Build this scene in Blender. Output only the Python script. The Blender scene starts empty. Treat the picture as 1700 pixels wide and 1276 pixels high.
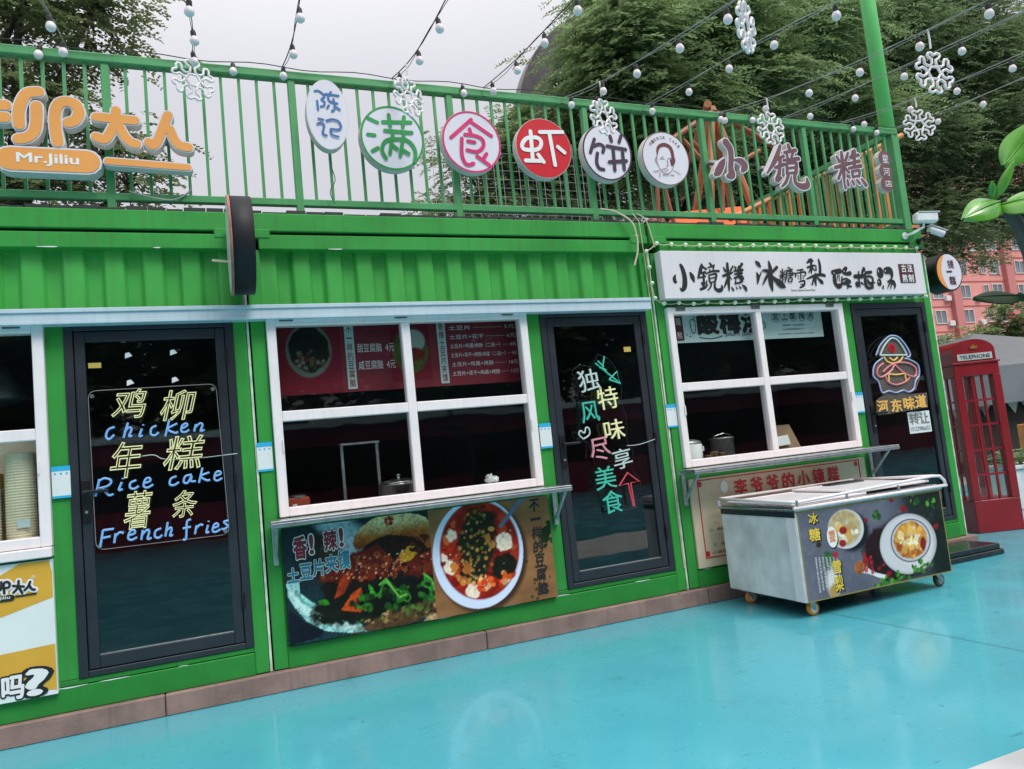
import bpy, math, random
import numpy as np
from mathutils import Vector, Matrix, Euler
R = math.radians
random.seed(7)
SC = bpy.context.scene
COL = SC.collection

# ------------------------------------------------------------------ camera, sky, sun, exposure
cam_data = bpy.data.cameras.new("camera")
cam_data.sensor_width = 36.0
cam_data.lens = 26.214
cam_data.clip_start = 0.05
cam_data.clip_end = 600.0
cam = bpy.data.objects.new("camera", cam_data)
COL.objects.link(cam)
_yaw, _pitch, _roll = 0.38974, 0.09087, -0.10197
_f = Vector((math.sin(_yaw) * math.cos(_pitch), math.cos(_yaw) * math.cos(_pitch), math.sin(_pitch)))
_r = Vector((math.cos(_yaw), -math.sin(_yaw), 0.0))
_u = _r.cross(_f)
_cr, _sr = math.cos(_roll), math.sin(_roll)
_r2 = _r * _cr + _u * _sr
_u2 = -_r * _sr + _u * _cr
cam.matrix_world = Matrix(((_r2.x, _u2.x, -_f.x, -0.2783), (_r2.y, _u2.y, -_f.y, -5.1277), (_r2.z, _u2.z, -_f.z, 1.3433), (0, 0, 0, 1)))
SC.camera = cam

SUN_ELEV, SUN_AZ = R(56), R(158)          # over the viewer's right shoulder, veiled by cloud
world = bpy.data.worlds.new("World")
SC.world = world
world.use_nodes = True
wn, wl = world.node_tree.nodes, world.node_tree.links
wn.clear()
w_out = wn.new("ShaderNodeOutputWorld")
w_bg = wn.new("ShaderNodeBackground"); w_bg.inputs["Strength"].default_value = 0.115
w_sky = wn.new("ShaderNodeTexSky"); w_sky.sky_type = 'NISHITA'; w_sky.sun_disc = False
w_sky.sun_elevation = SUN_ELEV; w_sky.sun_rotation = SUN_AZ; w_sky.dust_density = 4.0
w_tc = wn.new("ShaderNodeTexCoord")
w_sep = wn.new("ShaderNodeSeparateXYZ"); wl.new(w_tc.outputs["Generated"], w_sep.inputs[0])
w_ramp = wn.new("ShaderNodeValToRGB")     # cloud deck: brighter overhead, a little darker low down
w_ramp.color_ramp.elements[0].position = 0.0; w_ramp.color_ramp.elements[0].color = (5.0, 4.95, 5.45, 1)
_e = w_ramp.color_ramp.elements.new(0.45); _e.color = (6.5, 6.45, 7.0, 1)
w_ramp.color_ramp.elements[-1].position = 1.0; w_ramp.color_ramp.elements[-1].color = (17.5, 17.4, 17.7, 1)
wl.new(w_sep.outputs["Z"], w_ramp.inputs[0])
w_noise = wn.new("ShaderNodeTexNoise"); w_noise.inputs["Scale"].default_value = 1.6; w_noise.inputs["Detail"].default_value = 4
wl.new(w_tc.outputs["Generated"], w_noise.inputs["Vector"])
w_map = wn.new("ShaderNodeMapRange"); w_map.inputs["From Min"].default_value = 0.3; w_map.inputs["From Max"].default_value = 0.7
w_map.inputs["To Min"].default_value = 0.94; w_map.inputs["To Max"].default_value = 1.05
wl.new(w_noise.outputs["Fac"], w_map.inputs["Value"])
w_mul = wn.new("ShaderNodeVectorMath"); w_mul.operation = 'SCALE'
wl.new(w_ramp.outputs["Color"], w_mul.inputs[0]); wl.new(w_map.outputs["Result"], w_mul.inputs["Scale"])
w_hsv = wn.new("ShaderNodeHueSaturation"); w_hsv.inputs["Saturation"].default_value = 0.35
wl.new(w_sky.outputs["Color"], w_hsv.inputs["Color"])
w_mix = wn.new("ShaderNodeMix"); w_mix.data_type = 'RGBA'; w_mix.inputs["Factor"].default_value = 0.88
wl.new(w_hsv.outputs["Color"], w_mix.inputs["A"]); wl.new(w_mul.outputs["Vector"], w_mix.inputs["B"])
wl.new(w_mix.outputs["Result"], w_bg.inputs["Color"]); wl.new(w_bg.outputs[0], w_out.inputs[0])

sun_data = bpy.data.lights.new("sun", 'SUN')
sun_data.energy = 2.5; sun_data.angle = R(25); sun_data.color = (1.0, 0.97, 0.93)
sun = bpy.data.objects.new("sun", sun_data); COL.objects.link(sun)
_sd = Vector((math.sin(SUN_AZ) * math.cos(SUN_ELEV), math.cos(SUN_AZ) * math.cos(SUN_ELEV), math.sin(SUN_ELEV)))
sun.rotation_euler = (-_sd).to_track_quat('-Z', 'Y').to_euler()

SC.view_settings.view_transform = 'Standard'
SC.view_settings.look = 'None'
SC.view_settings.exposure = 0.0
SC.view_settings.gamma = 1.0
SC.view_settings.use_curve_mapping = False

# ------------------------------------------------------------------ materials
def lin(r, g, b):
    return tuple((c / 255 / 12.92 if c / 255 < 0.04045 else ((c / 255 + 0.055) / 1.055) ** 2.4) for c in (r, g, b))

def mat(name, col, rough=0.5, metal=0.0, var=0.12, scale=6.0, bump=0.0, bscale=60.0, streak=0.0, coat=0.0, spec=0.5,
        col2=None, grime=None):
    """Principled surface whose colour and gloss vary with noise; streak adds rain-run dirt, grime dirt near grade."""
    m = bpy.data.materials.new(name); m.use_nodes = True
    n, l = m.node_tree.nodes, m.node_tree.links
    p = n["Principled BSDF"]
    p.inputs["Metallic"].default_value = metal
    p.inputs["Specular IOR Level"].default_value = spec
    p.inputs["Coat Weight"].default_value = coat
    p.inputs["Coat Roughness"].default_value = 0.08
    tc = n.new("ShaderNodeTexCoord")
    nz = n.new("ShaderNodeTexNoise"); nz.inputs["Scale"].default_value = scale; nz.inputs["Detail"].default_value = 6
    l.new(tc.outputs["Object"], nz.inputs["Vector"])
    mx = n.new("ShaderNodeMix"); mx.data_type = 'RGBA'
    c = Vector(col)
    mx.inputs["A"].default_value = (*(c * (1 - var)), 1)
    mx.inputs["B"].default_value = (*(Vector(col2) if col2 else c * (1 + var)), 1)
    mr = n.new("ShaderNodeMapRange"); mr.inputs["From Min"].default_value = 0.35; mr.inputs["From Max"].default_value = 0.65
    l.new(nz.outputs["Fac"], mr.inputs["Value"]); l.new(mr.outputs["Result"], mx.inputs["Factor"])
    last = mx.outputs["Result"]
    if streak:
        mp = n.new("ShaderNodeMapping"); mp.inputs["Scale"].default_value = (26, 26, 1.3)
        l.new(tc.outputs["Object"], mp.inputs["Vector"])
        n2 = n.new("ShaderNodeTexNoise"); n2.inputs["Scale"].default_value = 1.0; n2.inputs["Detail"].default_value = 5
        l.new(mp.outputs["Vector"], n2.inputs["Vector"])
        r2 = n.new("ShaderNodeMapRange"); r2.inputs["From Min"].default_value = 0.5; r2.inputs["From Max"].default_value = 0.72
        r2.inputs["To Max"].default_value = streak
        l.new(n2.outputs["Fac"], r2.inputs["Value"])
        m2 = n.new("ShaderNodeMix"); m2.data_type = 'RGBA'
        m2.inputs["B"].default_value = (*(Vector((0.055, 0.05, 0.042)) + c * 0.3), 1)
        l.new(r2.outputs["Result"], m2.inputs["Factor"]); l.new(last, m2.inputs["A"])
        last = m2.outputs["Result"]
    if grime:
        n4 = n.new("ShaderNodeTexNoise"); n4.inputs["Scale"].default_value = grime[0]; n4.inputs["Detail"].default_value = 8
        n4.inputs["Roughness"].default_value = 0.7
        l.new(tc.outputs["Object"], n4.inputs["Vector"])
        r4 = n.new("ShaderNodeMapRange"); r4.inputs["From Min"].default_value = grime[1]; r4.inputs["From Max"].default_value = grime[1] + 0.06
        r4.inputs["To Max"].default_value = grime[3]
        l.new(n4.outputs["Fac"], r4.inputs["Value"])
        m4 = n.new("ShaderNodeMix"); m4.data_type = 'RGBA'; m4.inputs["B"].default_value = (*grime[2], 1)
        l.new(r4.outputs["Result"], m4.inputs["Factor"]); l.new(last, m4.inputs["A"])
        last = m4.outputs["Result"]
    l.new(last, p.inputs["Base Color"])
    rr = n.new("ShaderNodeMapRange"); rr.inputs["To Min"].default_value = max(0.02, rough * 0.8); rr.inputs["To Max"].default_value = min(1, rough * 1.25)
    l.new(nz.outputs["Fac"], rr.inputs["Value"]); l.new(rr.outputs["Result"], p.inputs["Roughness"])
    if bump:
        n3 = n.new("ShaderNodeTexNoise"); n3.inputs["Scale"].default_value = bscale; n3.inputs["Detail"].default_value = 4
        l.new(tc.outputs["Object"], n3.inputs["Vector"])
        bp = n.new("ShaderNodeBump"); bp.inputs["Strength"].default_value = bump; bp.inputs["Distance"].default_value = 0.01
        l.new(n3.outputs["Fac"], bp.inputs["Height"]); l.new(bp.outputs["Normal"], p.inputs["Normal"])
    return m

def mat_glass(name, tint, base=0.05):
    m = bpy.data.materials.new(name); m.use_nodes = True
    n, l = m.node_tree.nodes, m.node_tree.links; n.clear()
    o = n.new("ShaderNodeOutputMaterial"); mx = n.new("ShaderNodeMixShader")
    t = n.new("ShaderNodeBsdfTransparent"); t.inputs["Color"].default_value = (*tint, 1)
    g = n.new("ShaderNodeBsdfGlossy"); g.inputs["Roughness"].default_value = 0.015
    lw = n.new("ShaderNodeLayerWeight"); lw.inputs["Blend"].default_value = 0.5
    pw = n.new("ShaderNodeMath"); pw.operation = 'POWER'; pw.inputs[1].default_value = 4.0
    ad = n.new("ShaderNodeMath"); ad.operation = 'MULTIPLY_ADD'; ad.inputs[1].default_value = 1 - base; ad.inputs[2].default_value = base
    l.new(lw.outputs["Facing"], pw.inputs[0]); l.new(pw.outputs[0], ad.inputs[0]); l.new(ad.outputs[0], mx.inputs["Fac"])
    tcn = n.new("ShaderNodeTexCoord"); nz = n.new("ShaderNodeTexNoise"); nz.inputs["Scale"].default_value = 2.2
    l.new(tcn.outputs["Object"], nz.inputs["Vector"])
    bp = n.new("ShaderNodeBump"); bp.inputs["Strength"].default_value = 0.06; bp.inputs["Distance"].default_value = 0.02
    l.new(nz.outputs["Fac"], bp.inputs["Height"]); l.new(bp.outputs["Normal"], g.inputs["Normal"])
    l.new(t.outputs[0], mx.inputs[1]); l.new(g.outputs[0], mx.inputs[2]); l.new(mx.outputs[0], o.inputs[0])
    return m

def mat_leaf(name, dark, light, trans=0.3, rough=0.5):
    m = bpy.data.materials.new(name); m.use_nodes = True
    n, l = m.node_tree.nodes, m.node_tree.links
    p = n["Principled BSDF"]; p.inputs["Roughness"].default_value = rough
    ge = n.new("ShaderNodeNewGeometry"); mx = n.new("ShaderNodeMix"); mx.data_type = 'RGBA'
    mx.inputs["A"].default_value = (*dark, 1); mx.inputs["B"].default_value = (*light, 1)
    tc = n.new("ShaderNodeTexCoord"); nz = n.new("ShaderNodeTexNoise"); nz.inputs["Scale"].default_value = 1.3
    l.new(tc.outputs["Object"], nz.inputs["Vector"])
    ma = n.new("ShaderNodeMath"); ma.operation = 'MULTIPLY_ADD'; ma.inputs[1].default_value = 0.42
    l.new(ge.outputs["Random Per Island"], ma.inputs[0])
    mr = n.new("ShaderNodeMapRange"); mr.inputs["From Min"].default_value = 0.35; mr.inputs["From Max"].default_value = 0.65; mr.inputs["To Max"].default_value = 0.62
    l.new(nz.outputs["Fac"], mr.inputs["Value"]); l.new(mr.outputs["Result"], ma.inputs[2])
    l.new(ma.outputs[0], mx.inputs["Factor"]); l.new(mx.outputs["Result"], p.inputs["Base Color"])
    tr = n.new("ShaderNodeBsdfTranslucent"); l.new(mx.outputs["Result"], tr.inputs["Color"])
    ms = n.new("ShaderNodeMixShader"); ms.inputs["Fac"].default_value = trans
    l.new(p.outputs[0], ms.inputs[1]); l.new(tr.outputs[0], ms.inputs[2]); l.new(ms.outputs[0], n["Material Output"].inputs[0])
    return m

def mat_emit(name, col, strength, base=None):
    m = bpy.data.materials.new(name); m.use_nodes = True
    p = m.node_tree.nodes["Principled BSDF"]
    p.inputs["Base Color"].default_value = (*(base or col), 1); p.inputs["Roughness"].default_value = 0.4
    p.inputs["Emission Color"].default_value = (*col, 1); p.inputs["Emission Strength"].default_value = strength
    return m

def mat_print(name, rough=0.5, coat=0.0):
    m = bpy.data.materials.new(name); m.use_nodes = True
    n, l = m.node_tree.nodes, m.node_tree.links
    p = n["Principled BSDF"]; p.inputs["Roughness"].default_value = rough; p.inputs["Coat Weight"].default_value = coat; p.inputs["Specular IOR Level"].default_value = 0.22
    a = n.new("ShaderNodeVertexColor"); a.layer_name = "Print"
    l.new(a.outputs["Color"], p.inputs["Base Color"])
    return m

M = {}
GREEN = (0.032, 0.285, 0.045)
M['green'] = mat("green_paint", GREEN, 0.48, spec=0.32, var=0.10, scale=3, streak=0.36, bump=0.06, bscale=7, grime=(11, 0.665, (0.07, 0.06, 0.025), 0.35))
M['green_wave'] = mat("green_panel_paint", (0.055, 0.36, 0.066), 0.40, spec=0.4, var=0.08, scale=2.5, streak=0.22, bump=0.06, bscale=9)
M['green_worn'] = mat("worn_green_paint", (0.022, 0.22, 0.034), 0.52, spec=0.3, var=0.1, scale=4, streak=0.2, bump=0.05, bscale=70, grime=(30, 0.69, (0.42, 0.5, 0.4), 0.75))
M['rail_green'] = mat("railing_green_paint", (0.075, 0.31, 0.110), 0.35, var=0.08, scale=5, streak=0.2, bump=0.02)
M['pole_green'] = mat("pole_green_paint", (0.13, 0.55, 0.15), 0.35, var=0.05, streak=0.1)
M['black'] = mat("black_gap", (0.006, 0.006, 0.006), 0.8)
M['deck'] = mat("dark_decking", (0.03, 0.033, 0.036), 0.7, var=0.3, scale=9)
M['navy'] = mat("charcoal_aluminium", (0.020, 0.024, 0.032), 0.38, var=0.12, scale=4, bump=0.02)
M['handle'] = mat("black_plastic", (0.008, 0.008, 0.009), 0.35)
M['hinge'] = mat("weathered_hinge_steel", (0.13, 0.13, 0.125), 0.5, metal=0.5, var=0.3, scale=30)
M['sign_black'] = mat("matt_black_sign_drum", (0.010, 0.010, 0.014), 0.55, spec=0.3)
M['white_frame'] = mat("white_window_frame", (0.84, 0.77, 0.78), 0.32, var=0.03, streak=0.12, grime=(22, 0.74, (0.4, 0.36, 0.3), 0.5))
M['glass'] = mat_glass("window_glass", (0.88, 0.91, 0.90), 0.05)
M['door_glass'] = mat_glass("door_glass", (0.55, 0.60, 0.62), 0.10)
M['acrylic'] = mat_glass("clear_acrylic", (0.90, 0.92, 0.92), 0.035)
M['lid_sheen'] = mat("lid_glass_painted_sky_sheen", (0.66, 0.66, 0.68), 0.35, var=0.06)  # glass lids drawn opaque; the pale sky reflection is put into the colour
M['lid_glass'] = mat_glass("frosted_lid_glass", (0.5, 0.52, 0.53), 0.42)
def mat_milky(name, col, k):
    m = bpy.data.materials.new(name); m.use_nodes = True
    n, l = m.node_tree.nodes, m.node_tree.links; n.clear()
    o = n.new("ShaderNodeOutputMaterial"); mx = n.new("ShaderNodeMixShader"); mx.inputs["Fac"].default_value = k
    t = n.new("ShaderNodeBsdfTransparent"); d = n.new("ShaderNodeBsdfPrincipled"); d.inputs["Base Color"].default_value = (*col, 1); d.inputs["Roughness"].default_value = 0.3
    l.new(t.outputs[0], mx.inputs[1]); l.new(d.outputs[0], mx.inputs[2]); l.new(mx.outputs[0], o.inputs[0]); return m
M['acrylic_milky'] = mat_milky("milky_acrylic", (0.34, 0.29, 0.26), 0.34)
M['plate_grey'] = mat("aged_name_plate", (0.46, 0.48, 0.48), 0.5)
M['beige_panel'] = mat("beige_back_panel", (0.52, 0.47, 0.36), 0.6, var=0.25, scale=4)
M['interior'] = mat("dark_interior", (0.075, 0.075, 0.078), 0.85, var=0.25, scale=2)
M['steel'] = mat("brushed_steel", (0.55, 0.56, 0.57), 0.28, metal=0.95, var=0.08, scale=14, streak=0.18, bump=0.03)
M['steel_dull'] = mat("dull_galvanised_steel", (0.42, 0.44, 0.45), 0.42, metal=0.8, var=0.15, scale=18)
M['strip'] = mat("pale_blue_strip", (0.50, 0.59, 0.66), 0.3, var=0.05, scale=3, streak=0.14)
M['sealant'] = mat("pale_sealant", (0.55, 0.62, 0.50), 0.6, var=0.25, scale=12)
M['white_sign'] = mat("white_acrylic_sign", (0.72, 0.68, 0.75), 0.25, var=0.02, scale=3)
M['sign_side'] = mat("sign_return", (0.66, 0.60, 0.56), 0.4, var=0.06, streak=0.25)
M['board_white'] = mat("signboard_white", (0.72, 0.68, 0.71), 0.35, var=0.03, scale=3, streak=0.07)
M['orange_face'] = mat("orange_sign_face", (0.80, 0.33, 0.08), 0.35, var=0.03)
M['brown_face'] = mat("plum_sign_face", (0.16, 0.075, 0.085), 0.35, var=0.05)
M['blue_ink'] = mat("blue_lettering", (0.02, 0.13, 0.36), 0.4)
M['green_ink'] = mat("green_lettering", (0.004, 0.27, 0.05), 0.4)
M['pink_ink'] = mat("magenta_lettering", (0.66, 0.012, 0.14), 0.4)
M['red_ink'] = mat("red_lettering", (0.55, 0.012, 0.022), 0.4)
M['red_face'] = mat("red_sign_face", (0.60, 0.008, 0.02), 0.35, var=0.03)
M['purple_ink'] = mat("dark_purple_lettering", (0.055, 0.022, 0.05), 0.4)
M['black_ink'] = mat("black_lettering", (0.012, 0.011, 0.013), 0.5, var=0.02)
M['grey_ink'] = mat("grey_lettering", (0.22, 0.2, 0.2), 0.5)
M['brown_ink'] = mat("brown_print", (0.15, 0.028, 0.03), 0.5)
M['plum_seal'] = mat("plum_seal", (0.08, 0.018, 0.026), 0.5)
M['white_ink'] = mat("white_lettering", (0.78, 0.78, 0.78), 0.5, var=0.02)
M['yellow_ink'] = mat("yellow_lettering", (0.75, 0.55, 0.06), 0.5)
M['orange_ink'] = mat("orange_lettering", (0.75, 0.22, 0.02), 0.5)
M['teal_ink'] = mat("teal_lettering", (0.02, 0.16, 0.24), 0.5)
M['maroon_ink'] = mat("maroon_lettering", (0.22, 0.01, 0.025), 0.5)
M['neon_yellow'] = mat_emit("pale_yellow_neon_tube", (0.95, 0.85, 0.30), 0.10, (0.76, 0.74, 0.42))
M['neon_blue'] = mat_emit("pale_blue_neon_tube", (0.18, 0.42, 0.95), 0.08, (0.20, 0.40, 0.72))
M['neon_white'] = mat_emit("white_neon_tube", (0.7, 0.9, 0.85), 0.03, (0.50, 0.60, 0.58))
M['neon_teal'] = mat_emit("teal_neon_tube", (0.02, 0.75, 0.45), 0.05, (0.06, 0.45, 0.34))
M['neon_pink'] = mat_emit("pink_neon_tube", (0.95, 0.25, 0.32), 0.05, (0.62, 0.27, 0.31))
M['neon_rose'] = mat_emit("rose_neon_tube", (0.95, 0.2, 0.2), 0.08, (0.62, 0.20, 0.22))
M['neon_pale_blue'] = mat_emit("washed_blue_neon_tube", (0.4, 0.5, 0.95), 0.05, (0.34, 0.42, 0.66))
M['neon_red'] = mat_emit("red_neon_tube", (0.95, 0.05, 0.08), 0.08, (0.50, 0.06, 0.09))
M['neon_amber'] = mat_emit("amber_neon_tube", (1.0, 0.55, 0.08), 0.18, (0.74, 0.47, 0.14))
M['bulb_white'] = mat("white_plastic_globe", (0.80, 0.69, 0.71), 0.4, var=0.02)
M['bulb_green'] = mat("pale_green_globe", (0.72, 0.80, 0.62), 0.25, var=0.02, coat=0.3)
M['socket'] = mat("black_rubber", (0.012, 0.012, 0.012), 0.5)
M['cord'] = mat("grey_cord", (0.30, 0.31, 0.29), 0.6, var=0.2)
M['cord_dark'] = mat("dark_cord", (0.03, 0.03, 0.03), 0.6)
M['cord_beige'] = mat("beige_hose", (0.55, 0.47, 0.33), 0.55, var=0.15)
M['flake'] = mat("white_snowflake_tube", (0.84, 0.76, 0.77), 0.35, var=0.04)
M['wire'] = mat("galvanised_wire", (0.42, 0.44, 0.45), 0.4, metal=0.6)
M['orange_steel'] = mat("orange_painted_steel", (0.58, 0.21, 0.055), 0.45, var=0.15, scale=5, streak=0.3)
M['rust_steel'] = mat("rusty_orange_steel", (0.33, 0.10, 0.045), 0.55, var=0.2, scale=5, streak=0.3)
M['orange_cloth'] = mat("orange_canvas", (0.78, 0.13, 0.03), 0.7, var=0.1)
M['phone_red'] = mat("telephone_box_red", (0.27, 0.009, 0.017), 0.35, var=0.08, scale=4, streak=0.2, coat=0.1)
M['gold'] = mat("dull_gold", (0.30, 0.14, 0.03), 0.5, metal=0.3)
M['kerb'] = mat("pink_painted_concrete", (0.25, 0.16, 0.14), 0.75, var=0.2, scale=5, bump=0.25, bscale=45, streak=0.4, grime=(14, 0.63, (0.08, 0.065, 0.06), 0.8))
M['stone'] = mat("wet_black_stone", (0.018, 0.020, 0.022), 0.22, var=0.3, scale=8, bump=0.25, bscale=25)
M['cctv'] = mat("white_camera_shell", (0.75, 0.75, 0.75), 0.3)
M['lens'] = mat("black_lens_glass", (0.01, 0.01, 0.012), 0.12)
M['qr_blue'] = mat("blue_card_print", (0.03, 0.42, 0.72), 0.35)
M['card'] = mat("white_card", (0.72, 0.76, 0.76), 0.4, var=0.02)
M['paper'] = mat("paper_cups", (0.74, 0.68, 0.50), 0.7, var=0.08, bump=0.1)
M['carton'] = mat("yellow_carton", (0.60, 0.42, 0.08), 0.6)
M['cart_side'] = mat("white_laminate_with_grey_marbling", (0.56, 0.55, 0.56), 0.5, var=0.0, col2=(0.86, 0.84, 0.85), scale=3.6, streak=0.12, bump=0.08, bscale=90, grime=(9, 0.67, (0.25, 0.24, 0.23), 0.55))
M['tyre'] = mat("orange_polyurethane", (0.90, 0.27, 0.015), 0.4, var=0.15)
M['tyre_dark'] = mat("brown_rubber", (0.12, 0.06, 0.03), 0.5)
M['bark'] = mat("bark", (0.045, 0.036, 0.028), 0.9, var=0.4, scale=9, bump=0.6, bscale=24)
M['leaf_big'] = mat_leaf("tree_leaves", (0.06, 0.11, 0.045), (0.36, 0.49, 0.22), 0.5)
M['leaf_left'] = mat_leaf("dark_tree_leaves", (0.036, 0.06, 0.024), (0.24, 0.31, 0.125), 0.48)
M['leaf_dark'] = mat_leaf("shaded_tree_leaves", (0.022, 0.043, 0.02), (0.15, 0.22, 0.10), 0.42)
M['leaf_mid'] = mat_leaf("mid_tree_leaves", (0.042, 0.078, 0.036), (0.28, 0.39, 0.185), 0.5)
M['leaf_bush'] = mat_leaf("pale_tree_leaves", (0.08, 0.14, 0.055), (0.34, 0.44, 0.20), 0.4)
M['plant_leaf'] = mat("glossy_artificial_leaf", (0.045, 0.22, 0.022), 0.3, var=0.0, col2=(0.15, 0.40, 0.045), scale=9, coat=0.35)
M['plant_dark'] = mat("dark_artificial_leaf", (0.012, 0.034, 0.012), 0.6, var=0.2, spec=0.25)
M['plant_stem'] = mat("grey_artificial_stem", (0.05, 0.055, 0.05), 0.7, var=0.2, bump=0.2)
M['arch'] = mat("taupe_metal", (0.055, 0.048, 0.05), 0.35, var=0.1, metal=0.2)
M['brick_pink'] = mat("haze_paled_pink_render", (0.66, 0.28, 0.255), 0.85, var=0.06, scale=0.3, streak=0.1)  # rain haze over the distance is put into the colour as a paler pink
M['bld_glass'] = mat("flat_window_glass", (0.16, 0.19, 0.21), 0.12, var=0.3, scale=0.6)
M['bld_frame'] = mat("white_flat_window_frame", (0.66, 0.64, 0.64), 0.5)
M['tent'] = mat("grey_canvas", (0.16, 0.165, 0.18), 0.7, var=0.08, scale=2)
M['tent_dark'] = mat("dark_brown_screen", (0.020, 0.017, 0.012), 0.85, var=0.2)
M['planter'] = mat("white_planter", (0.62, 0.63, 0.64), 0.5)
M['print'] = mat_print("printed_vinyl")
M['print_dim'] = mat_print("printed_paper", 0.6, 0.0)
M['menu_red'] = mat("red_menu_board", (0.20, 0.012, 0.028), 0.5, var=0.05)
M['menu_pale'] = mat("pale_menu_board", (0.50, 0.62, 0.62), 0.5, var=0.03)
M['red_plastic'] = mat("red_box_paint", (0.32, 0.05, 0.02), 0.45)
M['cooker'] = mat("white_cooker_enamel", (0.80, 0.84, 0.82), 0.3)
M['wood'] = mat("wooden_menu_stand", (0.30, 0.19, 0.11), 0.5, var=0.15)
M['beige'] = mat("beige_poster_vinyl", (0.62, 0.50, 0.35), 0.5, var=0.05, scale=4)

# ground materials
def mat_ground():
    m = bpy.data.materials.new("wet_turquoise_floor_paint"); m.use_nodes = True
    n, l = m.node_tree.nodes, m.node_tree.links
    p = n["Principled BSDF"]; p.inputs["Specular IOR Level"].default_value = 0.5
    p.inputs["Coat Weight"].default_value = 0.36; p.inputs["Coat Roughness"].default_value = 0.08
    tc = n.new("ShaderNodeTexCoord")
    def noise(sc, det, rough=0.5, vec=None):
        q = n.new("ShaderNodeTexNoise"); q.inputs["Scale"].default_value = sc; q.inputs["Detail"].default_value = det; q.inputs["Roughness"].default_value = rough
        l.new(vec or tc.outputs["Object"], q.inputs["Vector"]); return q.outputs["Fac"]
    def rng(v, a, b, c=0.0, d=1.0):
        q = n.new("ShaderNodeMapRange"); q.inputs["From Min"].default_value = a; q.inputs["From Max"].default_value = b
        q.inputs["To Min"].default_value = c; q.inputs["To Max"].default_value = d; l.new(v, q.inputs["Value"]); return q.outputs["Result"]
    def mixc(f, a, b):
        q = n.new("ShaderNodeMix"); q.data_type = 'RGBA'; l.new(f, q.inputs["Factor"])
        for k, v in (("A", a), ("B", b)):
            if isinstance(v, tuple): q.inputs[k].default_value = (*v, 1)
            else: l.new(v, q.inputs[k])
        return q.outputs["Result"]
    c = mixc(rng(noise(0.9, 5), 0.35, 0.65), (0.070, 0.385, 0.47), (0.088, 0.435, 0.53))
    c = mixc(rng(noise(14, 8, 0.7), 0.58, 0.85, 0, 0.22), c, (0.05, 0.30, 0.36))
    mp = n.new("ShaderNodeMapping"); mp.inputs["Scale"].default_value = (5, 42, 1); mp.inputs["Rotation"].default_value = (0, 0, 0.7)
    l.new(tc.outputs["Object"], mp.inputs["Vector"])
    c = mixc(rng(noise(0.9, 7, 0.65, mp.outputs["Vector"]), 0.635, 0.675, 0, 0.65), c, (0.035, 0.19, 0.21))
    mp2 = n.new("ShaderNodeMapping"); mp2.inputs["Scale"].default_value = (40, 4, 1); mp2.inputs["Rotation"].default_value = (0, 0, 0.35)
    l.new(tc.outputs["Object"], mp2.inputs["Vector"])
    c = mixc(rng(noise(0.8, 7, 0.65, mp2.outputs["Vector"]), 0.65, 0.69, 0, 0.65), c, (0.03, 0.15, 0.15))
    mp3 = n.new("ShaderNodeMapping"); mp3.inputs["Scale"].default_value = (9, 90, 1); mp3.inputs["Rotation"].default_value = (0, 0, -0.5)
    l.new(tc.outputs["Object"], mp3.inputs["Vector"])
    sc_ = rng(noise(1.0, 5, 0.7, mp3.outputs["Vector"]), 0.60, 0.66, 0, 0.7)
    mk = rng(noise(0.7, 4, 0.6), 0.50, 0.60)
    mu = n.new("ShaderNodeMath"); mu.operation = 'MULTIPLY'; l.new(sc_, mu.inputs[0]); l.new(mk, mu.inputs[1])
    c = mixc(mu.outputs[0], c, (0.04, 0.20, 0.21))
    c = mixc(rng(noise(1.7, 8, 0.75), 0.60, 0.74, 0, 0.30), c, (0.10, 0.26, 0.27))
    c = mixc(rng(noise(4.5, 3, 0.5), 0.735, 0.75, 0, 0.6), c, (0.02, 0.11, 0.11))
    c = mixc(rng(noise(55, 2, 0.5), 0.735, 0.765, 0, 0.7), c, (0.55, 0.70, 0.72))
    c = mixc(rng(noise(0.45, 6, 0.65), 0.42, 0.62, 0, 0.20), c, (0.06, 0.27, 0.31))
    c = mixc(rng(noise(3.1, 9, 0.8), 0.585, 0.66, 0, 0.45), c, (0.045, 0.20, 0.21))
    l.new(c, p.inputs["Base Color"])
    l.new(rng(noise(2.2, 5, 0.6), 0.35, 0.7, 0.16, 0.38), p.inputs["Roughness"])
    bp = n.new("ShaderNodeBump"); bp.inputs["Strength"].default_value = 0.03; bp.inputs["Distance"].default_value = 0.02
    l.new(noise(3.5, 5, 0.6), bp.inputs["Height"]); l.new(bp.outputs["Normal"], p.inputs["Normal"])
    l.new(bp.outputs["Normal"], p.inputs["Coat Normal"])
    return m
M['floor'] = mat_ground()
M['paving'] = mat("pale_paving", (0.50, 0.52, 0.52), 0.5, var=0.1, scale=3, bump=0.1)
M['earth'] = mat("grey_concrete_ground", (0.20, 0.19, 0.18), 0.8, var=0.2, scale=0.8, bump=0.2, bscale=8)

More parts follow.
